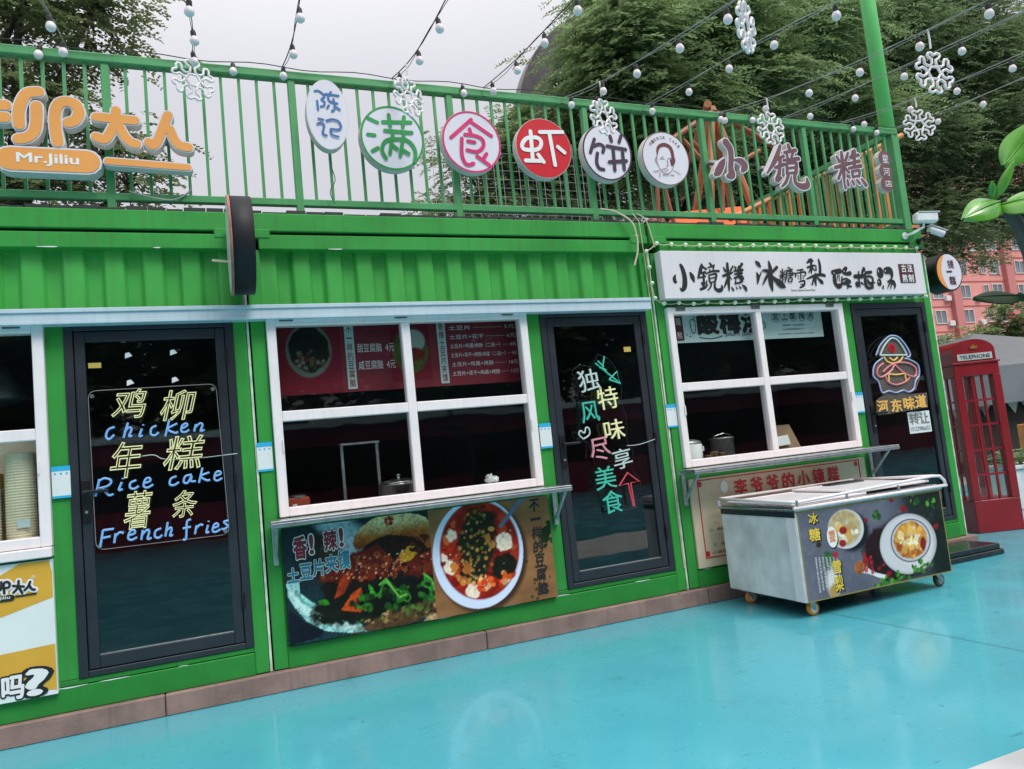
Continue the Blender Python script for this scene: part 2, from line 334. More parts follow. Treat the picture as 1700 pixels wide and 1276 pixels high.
# ------------------------------------------------------------------ mesh helpers
class MB:
    def __init__(s): s.v = []; s.f = []
    def add(s, vs, fs):
        o = len(s.v); s.v += [tuple(p) for p in vs]; s.f += [tuple(i + o for i in f) for f in fs]; return s
    def box(s, x0, x1, y0, y1, z0, z1, bev=0.0):
        if x0 > x1: x0, x1 = x1, x0
        if y0 > y1: y0, y1 = y1, y0
        if z0 > z1: z0, z1 = z1, z0
        b = min(bev, (x1 - x0) / 3, (y1 - y0) / 3, (z1 - z0) / 3)
        if b <= 0:
            return s.add([(x0, y0, z0), (x1, y0, z0), (x1, y1, z0), (x0, y1, z0), (x0, y0, z1), (x1, y0, z1), (x1, y1, z1), (x0, y1, z1)],
                         [(3, 2, 1, 0), (4, 5, 6, 7), (0, 1, 5, 4), (1, 2, 6, 5), (2, 3, 7, 6), (3, 0, 4, 7)])
        V = []; idx = {}
        for i, X in enumerate((x0, x1)):
            for j, Y in enumerate((y0, y1)):
                for k, Z in enumerate((z0, z1)):
                    sx, sy, sz = (b, -b)[i], (b, -b)[j], (b, -b)[k]
                    for a, p in enumerate(((X, Y + sy, Z + sz), (X + sx, Y, Z + sz), (X + sx, Y + sy, Z))):
                        idx[i, j, k, a] = len(V); V.append(p)
        F = []
        for a in range(3):
            for e in (0, 1):
                o = [q for q in range(3) if q != a]
                ring = []
                for (m1, m2) in ((0, 0), (1, 0), (1, 1), (0, 1)):
                    key = [0, 0, 0]; key[a] = e; key[o[0]] = m1; key[o[1]] = m2
                    ring.append(idx[(*key, a)])
                flip = (e == 0) ^ (a == 1)
                F.append(tuple(reversed(ring)) if flip else tuple(ring))
        for a in range(3):
            o = [q for q in range(3) if q != a]
            for m1 in (0, 1):
                for m2 in (0, 1):
                    k0 = [0, 0, 0]; k0[o[0]] = m1; k0[o[1]] = m2; k1 = list(k0); k1[a] = 1
                    F.append((idx[(*k0, o[0])], idx[(*k1, o[0])], idx[(*k1, o[1])], idx[(*k0, o[1])]))
        for i in (0, 1):
            for j in (0, 1):
                for k in (0, 1):
                    F.append((idx[i, j, k, 0], idx[i, j, k, 1], idx[i, j, k, 2]))
        return s.add(V, F)
    def quad(s, a, b, c, d): return s.add([a, b, c, d], [(0, 1, 2, 3)])
    def prism(s, poly, y0, y1):
        """poly in XZ, anticlockwise seen from -y, from front y0 to back y1"""
        n = len(poly)
        ar = sum(poly[i][0] * poly[(i + 1) % n][1] - poly[(i + 1) % n][0] * poly[i][1] for i in range(n))
        if ar < 0: poly = poly[::-1]
        V = [(p[0], y0, p[1]) for p in poly] + [(p[0], y1, p[1]) for p in poly]
        F = [tuple(range(n)), tuple(range(2 * n - 1, n - 1, -1))] + [(i + n, (i + 1) % n + n, (i + 1) % n, i) for i in range(n)]
        return s.add(V, F)
    def face(s, poly, y):
        n = len(poly)
        ar = sum(poly[i][0] * poly[(i + 1) % n][1] - poly[(i + 1) % n][0] * poly[i][1] for i in range(n))
        if ar < 0: poly = poly[::-1]
        return s.add([(p[0], y, p[1]) for p in poly], [tuple(range(n))])
    def disc(s, cx, cz, rx, rz, y0, y1=None, n=48, th=0.0):
        P = []
        for i in range(n):
            a = 2 * math.pi * i / n; x, z = rx * math.cos(a), rz * math.sin(a)
            P.append((cx + x * math.cos(th) - z * math.sin(th), cz + x * math.sin(th) + z * math.cos(th)))
        return s.face(P, y0) if y1 is None else s.prism(P, y0, y1)
    def ring(s, cx, cz, rx, rz, w, y, n=56):
        V = []; F = []
        for i in range(n):
            a = 2 * math.pi * i / n
            V += [(cx + rx * math.cos(a), y, cz + rz * math.sin(a)), (cx + (rx - w) * math.cos(a), y, cz + (rz - w) * math.sin(a))]
            j = (i + 1) % n; F.append((2 * i, 2 * j, 2 * j + 1, 2 * i + 1))
        return s.add(V, F)
    def tube(s, pts, r, n=8, caps=True, closed=False):
        P = [Vector(p) for p in pts]; k = len(P)
        if k < 2: return s
        rs = list(r) if hasattr(r, '__len__') else [r] * k
        T = []
        for i in range(k):
            a = P[(i - 1) % k] if (closed or i > 0) else P[i]; b = P[(i + 1) % k] if (closed or i < k - 1) else P[i]
            t = (b - a); T.append(t.normalized() if t.length > 1e-9 else Vector((0, 0, 1)))
        up = Vector((0, 0, 1)) if abs(T[0].z) < 0.9 else Vector((1, 0, 0))
        nrm = (up - T[0] * up.dot(T[0])).normalized()
        V = []; F = []
        for i in range(k):
            nrm = nrm - T[i] * nrm.dot(T[i])
            nrm = nrm.normalized() if nrm.length > 1e-6 else T[i].orthogonal().normalized()
            bn = T[i].cross(nrm)
            for j in range(n):
                a = 2 * math.pi * j / n
                V.append(P[i] + (nrm * math.cos(a) + bn * math.sin(a)) * rs[i])
        for i in range(k if closed else k - 1):
            i2 = (i + 1) % k
            for j in range(n):
                F.append((i * n + j, i * n + (j + 1) % n, i2 * n + (j + 1) % n, i2 * n + j))
        if caps and not closed:
            F.append(tuple(reversed(range(n)))); F.append(tuple(range((k - 1) * n, k * n)))
        return s.add(V, F)
    def lathe(s, prof, c=(0, 0, 0), n=20, axis='z'):
        V = []; F = []; k = len(prof)
        for (r, h) in prof:
            for j in range(n):
                a = 2 * math.pi * j / n; p = (r * math.cos(a), r * math.sin(a), h)
                if axis == 'y': p = (p[0], p[2], -p[1])
                if axis == 'x': p = (p[2], p[0], p[1])
                V.append((c[0] + p[0], c[1] + p[1], c[2] + p[2]))
        for i in range(k - 1):
            for j in range(n): F.append((i * n + j, i * n + (j + 1) % n, (i + 1) * n + (j + 1) % n, (i + 1) * n + j))
        F.append(tuple(reversed(range(n)))); F.append(tuple(range((k - 1) * n, k * n)))
        return s.add(V, F)
    def ball(s, c, r, n=12, m=8, sz=1.0):
        return s.lathe([(max(1e-4, r * math.sin(math.pi * i / m)), -r * sz * math.cos(math.pi * i / m)) for i in range(m + 1)], c, n)
    def stroke(s, pts, w, y, yb=None, round_=True):
        """a pen stroke in the XZ plane with round ends; points may carry their own width"""
        L = smooth(pts) if len(pts) > 2 else pts
        W = [(p[2] if len(p) > 2 else w) / 2 for p in L]; k = len(L)
        Lf = []; Rt = []
        for i in range(k):
            a = L[max(i - 1, 0)]; b = L[min(i + 1, k - 1)]
            dx, dz = b[0] - a[0], b[1] - a[1]; d = math.hypot(dx, dz) or 1e-9
            nx, nz = -dz / d, dx / d
            Lf.append((L[i][0] + nx * W[i], L[i][1] + nz * W[i])); Rt.append((L[i][0] - nx * W[i], L[i][1] - nz * W[i]))
        def cap(i, j, w2):
            a0 = math.atan2(L[i][1] - L[j][1], L[i][0] - L[j][0])
            return [(L[i][0] + w2 * math.cos(a0 + t), L[i][1] + w2 * math.sin(a0 + t)) for t in (-1.05, -0.52, 0, 0.52, 1.05)]
        c1 = cap(k - 1, k - 2, W[-1]) if round_ else []
        c0 = cap(0, 1, W[0]) if round_ else []
        n0 = len(s.v); V = []
        for i in range(k): V += [Lf[i], Rt[i]]
        F = [(2 * i, 2 * i + 1, 2 * i + 3, 2 * i + 2) for i in range(k - 1)]
        if c1: b = len(V); V += c1; F.append((2 * k - 2, 2 * k - 1) + tuple(range(b, b + 5)))
        if c0: b = len(V); V += c0; F.append((1, 0) + tuple(range(b, b + 5)))
        yy = [y - .00032 * (i // 2) / k for i in range(2 * k)] + ([y - .00032] * 5 if c1 else []) + ([y] * 5 if c0 else [])      # rises a hair along its length so that loops never share a plane
        if yb is None: return s.add([(p[0], q, p[1]) for p, q in zip(V, yy)], F)
        nv = len(V); V3 = [(p[0], q, p[1]) for p, q in zip(V, yy)] + [(p[0], yb, p[1]) for p in V]
        rim = [2 * i + 1 for i in range(k)] + (list(range(2 * k, 2 * k + 5)) if c1 else []) + [2 * i for i in reversed(range(k))]
        if c0: b = 2 * k + (5 if c1 else 0); rim += list(range(b, b + 5))
        F3 = F + [tuple(nv + i for i in reversed(f)) for f in F]
        F3 += [(rim[i], nv + rim[i], nv + rim[(i + 1) % len(rim)], rim[(i + 1) % len(rim)]) for i in range(len(rim))]
        return s.add(V3, F3)
    def strokes(s, lst, w, y, yb=None, step=0.0004, gain=1.0):
        for i, p in enumerate(lst): s.stroke([(q[0], q[1], q[2] * gain) for q in p] if gain != 1 else p, w, y - step * i, yb)
        return s
    def build(s, name, m, parent=None, smooth=False, local=False, loc=None):
        me = bpy.data.meshes.new(name)
        o = Vector((0, 0, 0)) if local else ORG.get(parent.name if parent else None, Vector((0, 0, 0)))
        if parent is None and not local:
            if loc is None:
                a = np.array(s.v); lo, hi = a.min(0), a.max(0); loc = ((lo[0] + hi[0]) / 2, (lo[1] + hi[1]) / 2, lo[2])
            o = Vector(loc)
        a = np.array(s.v, dtype=np.float64) - np.array(o)
        me.from_pydata(a.tolist(), [], s.f)
        me.validate()
        me.materials.append(m)
        if smooth: me.polygons.foreach_set("use_smooth", [True] * len(me.polygons))
        me.update()
        ob = bpy.data.objects.new(name, me); COL.objects.link(ob)
        if parent is not None:
            ob.parent = parent; ORG[ob.name] = o
        else:
            ob.location = o; ORG[ob.name] = o
        return ob

ORG = {}
def smooth(pts, k=5):
    """Catmull-Rom through the points, widths too"""
    out = []; n = len(pts); d = len(pts[0])
    for i in range(n - 1):
        p0, p1, p2, p3 = pts[max(i - 1, 0)], pts[i], pts[i + 1], pts[min(i + 2, n - 1)]
        for j in range(k):
            t = j / k
            out.append(tuple(0.5 * (2 * p1[q] + (p2[q] - p0[q]) * t + (2 * p0[q] - 5 * p1[q] + 4 * p2[q] - p3[q]) * t * t + (3 * p1[q] - p0[q] - 3 * p2[q] + p3[q]) * t ** 3) for q in range(d)))
    out.append(tuple(pts[-1])); return out

def tag(o, label, cat, group=None, kind=None):
    if label: o['label'] = label
    if cat: o['category'] = cat
    if group: o['group'] = group
    if kind: o['kind'] = kind
    return o
def thing(name, label, cat, loc=(0, 0, 0), rz=0.0, group=None, local=False):
    o = bpy.data.objects.new(name, None); COL.objects.link(o)
    o.location = loc; o.rotation_euler = (0, 0, rz); o.empty_display_size = 0.1
    ORG[o.name] = Vector((0, 0, 0)) if local else Vector(loc)
    return tag(o, label, cat, group)
def struct(name, mb, m):
    return tag(mb.build(name, m, loc=(0, 0, 0)), None, None, None, 'structure')
def inst(name, me, parent, wloc, rot=None):
    o = bpy.data.objects.new(name, me); COL.objects.link(o); o.parent = parent
    o.location = Vector(wloc) - ORG[parent.name]
    if rot is not None: o.rotation_euler = rot
    ORG[o.name] = Vector(wloc); return o
def copy_tree(o, parent=None):
    c = o.copy(); COL.objects.link(c)
    if parent is not None: c.parent = parent
    for ch in list(o.children): copy_tree(ch, c)
    return c
def mesh_of(mb, name, m, smooth_=False):
    me = bpy.data.meshes.new(name); me.from_pydata(mb.v, [], mb.f); me.materials.append(m)
    if smooth_: me.polygons.foreach_set("use_smooth", [True] * len(me.polygons))
    me.update(); return me

_glyph = {}
def glyphs(body, bold=0.0, wire=0.0, shear=0.0, res=3, lw=1.0, extrude=0.0):
    key = (body, bold, wire, shear, res, lw, extrude)
    if key in _glyph: return _glyph[key]
    c = bpy.data.curves.new("text", 'FONT'); c.body = body; c.offset = bold; c.shear = shear; c.resolution_u = res; c.space_line = lw
    c.align_x = 'LEFT'; c.extrude = extrude
    if wire: c.fill_mode = 'NONE'; c.bevel_depth = wire; c.bevel_resolution = 1
    o = bpy.data.objects.new("text", c); COL.objects.link(o)
    dg = bpy.context.evaluated_depsgraph_get(); me = bpy.data.meshes.new_from_object(o.evaluated_get(dg))
    v = np.empty(len(me.vertices) * 3); me.vertices.foreach_get("co", v); v = v.reshape(-1, 3)
    f = [tuple(p.vertices) for p in me.polygons]
    bpy.data.objects.remove(o); bpy.data.curves.remove(c); bpy.data.meshes.remove(me)
    _glyph[key] = (v, f); return v, f
def write(mb, body, box, y, bold=0.0, wire=0.0, shear=0.0, rot=0.0, res=3, keep=False, depth=0.0, ref=None, n=None):
    """fit lettering to box = (x0, z0, x1, z1) on the plane y; bold = extra pen width, laid as a ring of shifted copies a hair apart;
    keep = one scale for both axes; depth = thickness"""
    v, f = glyphs(body, 0.0, wire, shear, res, 1.0, 0.5 if depth else 0.0)
    if not len(v): return mb
    base = glyphs(ref or body, 0.0, 0.0, shear, res)[0] if wire else v
    lo, hi = base.min(0), base.max(0)
    x0, z0, x1, z1 = box
    sx = (x1 - x0) / max(hi[0] - lo[0], 1e-6); sz = (z1 - z0) / max(hi[1] - lo[1], 1e-6)
    if keep: sx = sz = min(sx, sz)
    cx, cz = (x0 + x1) / 2, (z0 + z1) / 2
    n = n or (1 if bold <= 0 or wire else (8 if bold < .05 else 14))
    for k in range(n):
        ox, oz = (bold * math.cos(2 * math.pi * k / n), bold * math.sin(2 * math.pi * k / n)) if n > 1 else (0, 0)
        px = (v[:, 0] + ox - (lo[0] + hi[0]) / 2) * sx; pz = (v[:, 1] + oz - (lo[1] + hi[1]) / 2) * sz
        X = px * math.cos(rot) - pz * math.sin(rot) + cx; Z = px * math.sin(rot) + pz * math.cos(rot) + cz
        yk = y - .00009 * k
        if depth: Y = yk + (0.5 - v[:, 2]) * depth
        elif wire: Y = yk - v[:, 2] * (sx + sz) / 2
        else: Y = np.full(len(v), yk)
        mb.add(np.stack([X, Y, Z], 1).tolist(), f)
    return mb
def vertical(mb, body, box, y, **k):
    x0, z0, x1, z1 = box; n = len(body); h = (z1 - z0) / n
    for i, ch in enumerate(body):
        c = z1 - h * (i + 0.5)
        if ch == '一': write(mb, ch, (x0, c - h * .06, x1, c + h * .06), y, **k)
        else: write(mb, ch, (x0, c - h * 0.44, x1, c + h * 0.44), y, **k)
    return mb

class Paint:
    """printed picture on a flat sheet: a grid of coloured points in the plane of the sheet"""
    def __init__(s, x0, z0, x1, z1, step, base=(1, 1, 1), seed=1):
        s.x0, s.z0, s.x1, s.z1 = x0, z0, x1, z1
        s.nx = int((x1 - x0) / step) + 1; s.nz = int((z1 - z0) / step) + 1
        s.X, s.Z = np.meshgrid(np.linspace(x0, x1, s.nx), np.linspace(z0, z1, s.nz))
        s.C = np.ones(s.X.shape + (3,)) * np.array(base); s.rng = np.random.default_rng(seed)
    def noise(s, size, seed=0):
        r = np.random.default_rng(seed + 99); out = np.zeros_like(s.X); amp = 1.0; tot = 0
        for o in range(4):
            g = r.random((64, 64)); u = (s.X - s.x0) / size * 2 ** o; v = (s.Z - s.z0) / size * 2 ** o
            iu = np.floor(u).astype(int); iv = np.floor(v).astype(int); fu = u - iu; fv = v - iv
            fu = fu * fu * (3 - 2 * fu); fv = fv * fv * (3 - 2 * fv)
            a = g[iv % 64, iu % 64]; b = g[iv % 64, (iu + 1) % 64]; c = g[(iv + 1) % 64, iu % 64]; d = g[(iv + 1) % 64, (iu + 1) % 64]
            out += amp * ((a * (1 - fu) + b * fu) * (1 - fv) + (c * (1 - fu) + d * fu) * fv); tot += amp; amp *= 0.55
        return out / tot
    def blend(s, mask, col, var=0.0, size=0.02, seed=0):
        col = np.array(col, float)
        c = col * (1 + var * (s.noise(size, seed)[..., None] - 0.5) * 2) if var else col
        m = np.clip(mask, 0, 1)[..., None]; s.C = s.C * (1 - m) + c * m; return s
    def ell(s, cx, cz, rx, rz, col, soft=0.004, th=0.0, var=0.0, size=0.02, seed=0, a=1.0, rough=0.0):
        dx, dz = s.X - cx, s.Z - cz; c, n = math.cos(th), math.sin(th)
        u, v = (dx * c + dz * n) / rx, (-dx * n + dz * c) / rz
        d = (1 - np.sqrt(u * u + v * v)) * min(rx, rz)
        if rough: d = d + (s.noise(size, seed + 7) - 0.5) * rough
        return s.blend(a * np.clip(d / soft + 0.5, 0, 1), col, var, size, seed)
    def ringp(s, cx, cz, r0, r1, col, k=1.0, soft=0.004, a=1.0):
        d = np.sqrt((s.X - cx) ** 2 + ((s.Z - cz) * k) ** 2)
        return s.blend(a * np.clip((d - r0) / soft + .5, 0, 1) * np.clip((r1 - d) / soft + .5, 0, 1), col)
    def poly(s, P, col, var=0.0, size=0.02, seed=0, a=1.0):
        ins = np.zeros(s.X.shape, bool); n = len(P)
        for i in range(n):
            (xa, za), (xb, zb) = P[i][:2], P[(i + 1) % n][:2]
            if za == zb: continue
            cr = ((za > s.Z) != (zb > s.Z)) & (s.X < (xb - xa) * (s.Z - za) / (zb - za) + xa); ins ^= cr
        return s.blend(ins * a, col, var, size, seed)
    def line(s, P, w, col, soft=0.003):
        m = np.zeros_like(s.X)
        for (xa, za), (xb, zb) in zip(P[:-1], P[1:]):
            L2 = (xb - xa) ** 2 + (zb - za) ** 2 + 1e-12
            t = np.clip(((s.X - xa) * (xb - xa) + (s.Z - za) * (zb - za)) / L2, 0, 1)
            d = np.hypot(s.X - xa - t * (xb - xa), s.Z - za - t * (zb - za)); m = np.maximum(m, np.clip((w / 2 - d) / soft + .5, 0, 1))
        return s.blend(m, col)
    def scatter(s, cx, cz, rx, rz, n, r0, r1, cols, seed=3, soft=0.003):
        r = np.random.default_rng(seed)
        for i in range(n):
            t = r.random() * 6.283; q = math.sqrt(r.random()); c = cols[r.integers(len(cols))]; rr = r0 + (r1 - r0) * r.random()
            s.ell(cx + rx * q * math.cos(t), cz + rz * q * math.sin(t), rr, rr * (0.5 + .6 * r.random()), np.array(c) * (0.75 + .5 * r.random()), soft, r.random() * 3)
        return s
    def build(s, name, y, m, parent, punch=0.0):
        if punch: s.C = np.clip(s.C * (1 + .25 * punch), 0, 1) ** (1 + .35 * punch)      # printers run the ink rich
        me = bpy.data.meshes.new(name); o = ORG.get(parent.name, Vector((0, 0, 0)))
        V = np.stack([s.X.ravel() - o.x, np.full(s.X.size, y - o.y), s.Z.ravel() - o.z], 1)
        i = np.arange(s.X.size).reshape(s.X.shape)
        F = np.stack([i[:-1, :-1].ravel(), i[:-1, 1:].ravel(), i[1:, 1:].ravel(), i[1:, :-1].ravel()], 1)
        me.from_pydata(V.tolist(), [], F.tolist())
        at = me.color_attributes.new("Print", 'FLOAT_COLOR', 'POINT')
        at.data.foreach_set("color", np.concatenate([np.clip(s.C, 0, 1).reshape(-1, 3), np.ones((s.X.size, 1))], 1).ravel())
        me.materials.append(m); me.update()
        ob = bpy.data.objects.new(name, me); COL.objects.link(ob); ob.parent = parent; ORG[ob.name] = o; return ob

# ------------------------------------------------------------------ setting
struct('ground', MB().quad((-300, -300, -0.012), (300, -300, -0.012), (300, 300, -0.012), (-300, 300, -0.012)), M['earth'])
struct('painted_floor', MB().quad((-14, -14, 0), (26, -14, 0), (26, 4, 0), (-14, 4, 0)), M['floor'])
struct('pavement', MB().box(1.3, 26, -4.6, -3.02, 0.0, 0.004), M['paving'])
struct('floor_joint', MB().quad((3.670, -0.9, 0.003), (3.674, -0.9, 0.003), (3.733, -2.9, 0.003), (3.729, -2.9, 0.003)), mat('dirty_joint', (0.02, 0.07, 0.075), 0.8))
kb = MB()
for a, b in ((-4.2, -0.62), (-0.615, 1.42), (1.425, 3.3), (3.305, 5.35), (5.355, 6.42)):
    kb.box(a, b, -0.055, 2.35, 0.0, 0.124, 0.006)
struct('kerb', kb, M['kerb'])

# ------------------------------------------------------------------ container kiosks
ZD0, ZD1 = 0.297, 2.396
def kiosk(X0, X1, win, door, label, handle_left=True, shelf=None, muntin=None, pv=(0.058, 0.065), frame3=False):
    k = thing('container_kiosk', label, 'food kiosk', ((X0 + X1) / 2, 1.1, 0.125), 0, 'green container kiosks in a row')
    w0, w1 = win; d0, d1 = door; pl, pr = X0 + 0.10, X1 - 0.095
    # shell and interior
    b = MB().box(X0 + .012, X0 + .05, .052, 2.28, .13, 2.98).box(X1 - .05, X1 - .012, .052, 2.28, .13, 2.98)
    b.box(X0 + .052, X1 - .052, 2.24, 2.28, .13, 2.98)
    b.build('shell', M['green'], k)
    MB().box(X0 + .052, X1 - .052, .056, 2.238, .13, .17).box(X0 + .052, X1 - .052, .09, 2.238, 2.80, 2.84) \
        .box(X0 + .052, X0 + .07, .056, 2.236, .172, 2.798).box(X1 - .07, X1 - .052, .056, 2.236, .172, 2.798).box(X0 + .072, X1 - .072, 2.20, 2.236, .172, 2.798).build('interior_lining', M['interior'], k)
    MB().box(X0 + .08, d0 - .05, .10, .60, 1.035, 1.075, .004).build('inner_counter', M['interior'], k)
    # corner posts, front wall, rails
    for a, c in ((X0 + .012, pl), (pr, X1 - .012)):
        MB().box(a, c, -.010, .05, .13, 2.862, .004).build('corner_post', M['green'], k)
        MB().box(a - .004, c + (.075 if a < X0 + .1 else .004) if a < X0 + .1 else c + .004, -.036, .08, 2.935, 3.0, .006).build('corner_casting', M['green'], k) if a < X0 + .1 else \
            MB().box(a - .075, c + .004, -.036, .08, 2.935, 3.0, .006).build('corner_casting', M['green'], k)
    f = MB()
    f.box(pl, w0, 0, .05, .30, 2.396) if w0 - pl > .004 else None
    f.box(w1, d0, 0, .05, .30, 2.396)
    if pr - d1 > .004: f.box(d1, pr, 0, .05, .30, 2.396)
    f.box(w0, w1, 0, .05, .30, 1.078).box(pl, pr, 0.001, .05, 2.396, 2.47)
    f.build('front_wall', M['green'], k)
    MB().box(pl, pr, -.016, .05, .126, .262, .004).box(pl, pr, -.006, .05, .266, .296, .003).build('bottom_rail', M['green_worn'], k)
    # corrugated panel
    prof = []; x = pl; i = 0
    seq = ((.100, .032), (.029, .071), (.065, .071), (.029, .032))
    y = .032; prof.append((x, y))
    while x < pr - 1e-4:
        dx, ny = seq[i % 4]; x = min(x + dx * random.uniform(.96, 1.04), pr); prof.append((x, ny)); i += 1
    pr2_ = []
    for q in range(len(prof)):      # rounded folds
        if 0 < q < len(prof) - 1:
            for f_ in (-1, 1):
                o_ = prof[q + f_]; d_ = math.hypot(o_[0] - prof[q][0], o_[1] - prof[q][1]); g_ = min(.007, d_ * .4) / d_
                pr2_.append((prof[q][0] + (o_[0] - prof[q][0]) * g_, prof[q][1] + (o_[1] - prof[q][1]) * g_))
        else: pr2_.append(prof[q])
    prof = pr2_; V = []; F = []
    for (px_, py_) in prof: V += [(px_, py_, 2.44), (px_, py_, 2.90)]
    F = [(2 * j, 2 * j + 2, 2 * j + 3, 2 * j + 1) for j in range(len(prof) - 1)]
    MB().add(V, F).build('corrugated_panel', M['green_wave'], k)
    MB().box(pl - .002, pr + .002, -.03, .085, 2.862, 2.962, .005).build('lintel_beam', M['green'], k)
    MB().box(X0 + .012, X1 - .012, -.028, 2.28, 2.986, 3.112, .006).build('roof_beam', M['green'], k)
    MB().box(pl, pr, .0, .08, 2.963, 2.985).build('beam_gap', M['black'], k)
    dk = MB(); x = X0 + .03
    while x < X1 - .06:
        h = random.choice((.004, .010, .014, .018, .022)); w = random.uniform(.10, .16); x2 = min(x + w, X1 - .02)
        dk.box(x, x2 - .006, -.012 + random.uniform(0, .01), 2.2, 3.1125, 3.122 + h, .002); x = x2
    dk.build('roof_deck', M['deck'], k)
    MB().box(X1 - .0085, X1 + .0055, -.006, .04, .13, 2.86).build('sealant_joint', M['sealant'], k)
    ch = MB()
    x = pl + .05
    while x < pr - .2:
        L_ = random.uniform(.03, .22)
        if random.random() < .55:
            ch.stroke([(x, .264 + random.uniform(-.004, .003), .002), (x + L_ * .4, .264 + random.uniform(-.003, .003), random.uniform(.003, .008)), (x + L_, .264, .002)], .004, -.0168)
        if random.random() < .3: ch.stroke([(x, 2.866, .003), (x + L_ * .5, 2.866, .007), (x + L_ * .7, 2.866, .003)], .004, -.0308)
        x += L_ + random.uniform(.05, .4)
    ch.build('worn_paint', M['card'], k)
    # door
    D = MB(); t = .05
    D.box(d0 + .002, d0 + t, -.014, .05, ZD0, ZD1, .003).box(d1 - t, d1 - .002, -.014, .05, ZD0, ZD1, .003)
    D.box(d0 + t, d1 - t, -.0135, .05, ZD1 - t, ZD1 - .001, .003).box(d0 + t, d1 - t, -.0135, .05, ZD0, ZD0 + .035, .003)
    a, c, z0, z1 = d0 + t + .004, d1 - t - .004, ZD0 + .04, ZD1 - t - .004; s_ = .058
    D.box(a, a + s_, -.006, .04, z0, z1, .004).box(c - s_, c, -.006, .04, z0, z1, .004)
    D.box(a + s_, c - s_, -.0055, .04, z0, z0 + .075, .004).box(a + s_, c - s_, -.0055, .04, z1 - .065, z1, .004)
    dr = D.build('door', M['navy'], k)
    MB().quad((a + s_, .012, z0 + .075), (c - s_, .012, z0 + .075), (c - s_, .012, z1 - .065), (a + s_, .012, z1 - .065)).build('glass_pane', M['door_glass'], dr)
    g = MB(); g.tube([(a + s_, .006, z0 + .0755), (c - s_, .006, z0 + .0755)], .0035, 6)
    g.build('glazing_bead', M['steel_dull'], dr)
    hx = a + .028; h = MB()
    h.box(hx - .022, hx + .022, -.018, -.006, 1.19, 1.44, .004).box(hx - .012, hx + .012, -.060, -.018, 1.355, 1.379, .005).box(hx - .012, hx + .125, -.070, -.048, 1.357, 1.377, .006)
    h.build('handle', M['handle'], dr)
    MB().lathe([(.009, 0), (.009, .004)], (hx, -.0225, 1.25), 10, 'y').build('key_cylinder', M['steel_dull'], dr)
    hg = MB()
    for z in (.55, 1.3, 2.1): hg.box(d1 - .055, d1 - .038, -.026, -.014, z, z + .10, .003)
    hg.build('hinge', M['handle'], dr)
    # window
    z0, z1 = 1.079, 2.394; fw = .062; W = MB()
    W.box(w0 + .002, w0 + fw, -.05, .045, z0, z1, .005).box(w1 - fw, w1 - .002, -.05, .045, z0, z1, .005)
    W.box(w0 + fw, w1 - fw, -.0495, .045, z0, z0 + .06, .005).box(w0 + fw, w1 - fw, -.0495, .045, z1 - .058, z1, .005)
    xm = (w0 + w1) / 2 + (muntin or 0); zm = 1.732
    W.box(xm - .031, xm + .031, -.046, .03, z0 + .06, z1 - .058, .005)
    W.box(w0 + fw, xm - .031, -.0455, .03, zm - .034, zm + .034, .005).box(xm + .031, w1 - fw, -.0455, .03, zm - .034, zm + .034, .005)
    wo = W.build('window', M['white_frame'], k)
    for (xa, xb) in ((w0 + fw, xm - .031), (xm + .031, w1 - fw)):
        for (za, zb) in ((z0 + .06, zm - .034), (zm + .034, z1 - .058)):
            MB().quad((xa, -.012, za), (xb, -.012, za), (xb, -.012, zb), (xa, -.012, zb)).build('pane', M['glass'], wo)
    for xh in (w0 + .13, xm - .03, w1 - .16):
        hb = MB().box(xh - .045, xh + .045, -.058, -.051, z1 - .032, z1 + .012, .002).tube([(xh - .045, -.06, z1 - .006), (xh + .045, -.06, z1 - .006)], .006, 8)
        hb.build('hinge', M['hinge'], wo)
    for xh in (w0 + fw - .012, w1 - fw + .004):
        MB().box(xh, xh + .010, -.062, -.05, 1.50, 1.58, .002).build('latch', M['white_frame'], wo)
    return k, wo, dr

k_mid, win_mid, door_mid = kiosk(0.0, 3.15, (0.105, 1.985), (2.105, 3.052), "green container kiosk in the middle with burger and tofu posters under its window")
k_right, win_right, door_right = kiosk(3.155, 6.335, (3.238, 5.142), (5.278, 6.236), "green container kiosk at the right end under the white calligraphy signboard", muntin=-.02)
k_left, win_left, door_left = kiosk(-3.15, -0.005, (-3.03, -1.158), (-1.064, -0.098), "green container kiosk at the left edge with paper cups behind its window")

MB().box(-3.0, -1.17, .262, .27, 1.09, 1.74).build('back_panel', M['beige_panel'], k_left)
# sills, counters with brackets
MB().box(-3.04, -1.160, -.075, -.001, 1.018, 1.076, .006).build('sill', M['white_frame'], k_left)
def counter(k, x0, x1, brs):
    c = MB().box(x0, x1, -.27, -.052, 1.058, 1.072, .003).box(x0, x1, -.272, -.262, 1.032, 1.057, .002).box(x0, x1, -.06, -.051, 1.03, 1.057, .002).build('counter', M['steel'], k)
    for bx in brs:
        b = MB().box(bx - .016, bx + .016, -.032, -.003, .78, 1.05, .003).box(bx - .014, bx + .014, -.245, -.033, 1.032, 1.056, .003)
        b.tube([(bx, -.235, 1.035), (bx, -.03, .83)], .013, 8); b.build('bracket', M['steel_dull'], c)
    return c
counter(k_mid, 0.035, 2.10, (0.068, 2.062))
counter(k_right, 3.16, 5.33, (3.215, 5.24))

# pale strip over the doors and windows of the two kiosks on the left
st = MB().box(-3.1, 3.06, -.105, -.012, 2.372, 2.462, .006).box(-3.1, 3.055, -.115, -.106, 2.440, 2.466, .003).box(-3.1, 3.055, -.110, -.1055, 2.372, 2.392, .002)
tag(st.build('cover_strip', M['strip']), "long pale blue metal strip fixed above the windows and doors of the left two kiosks", 'metal strip')

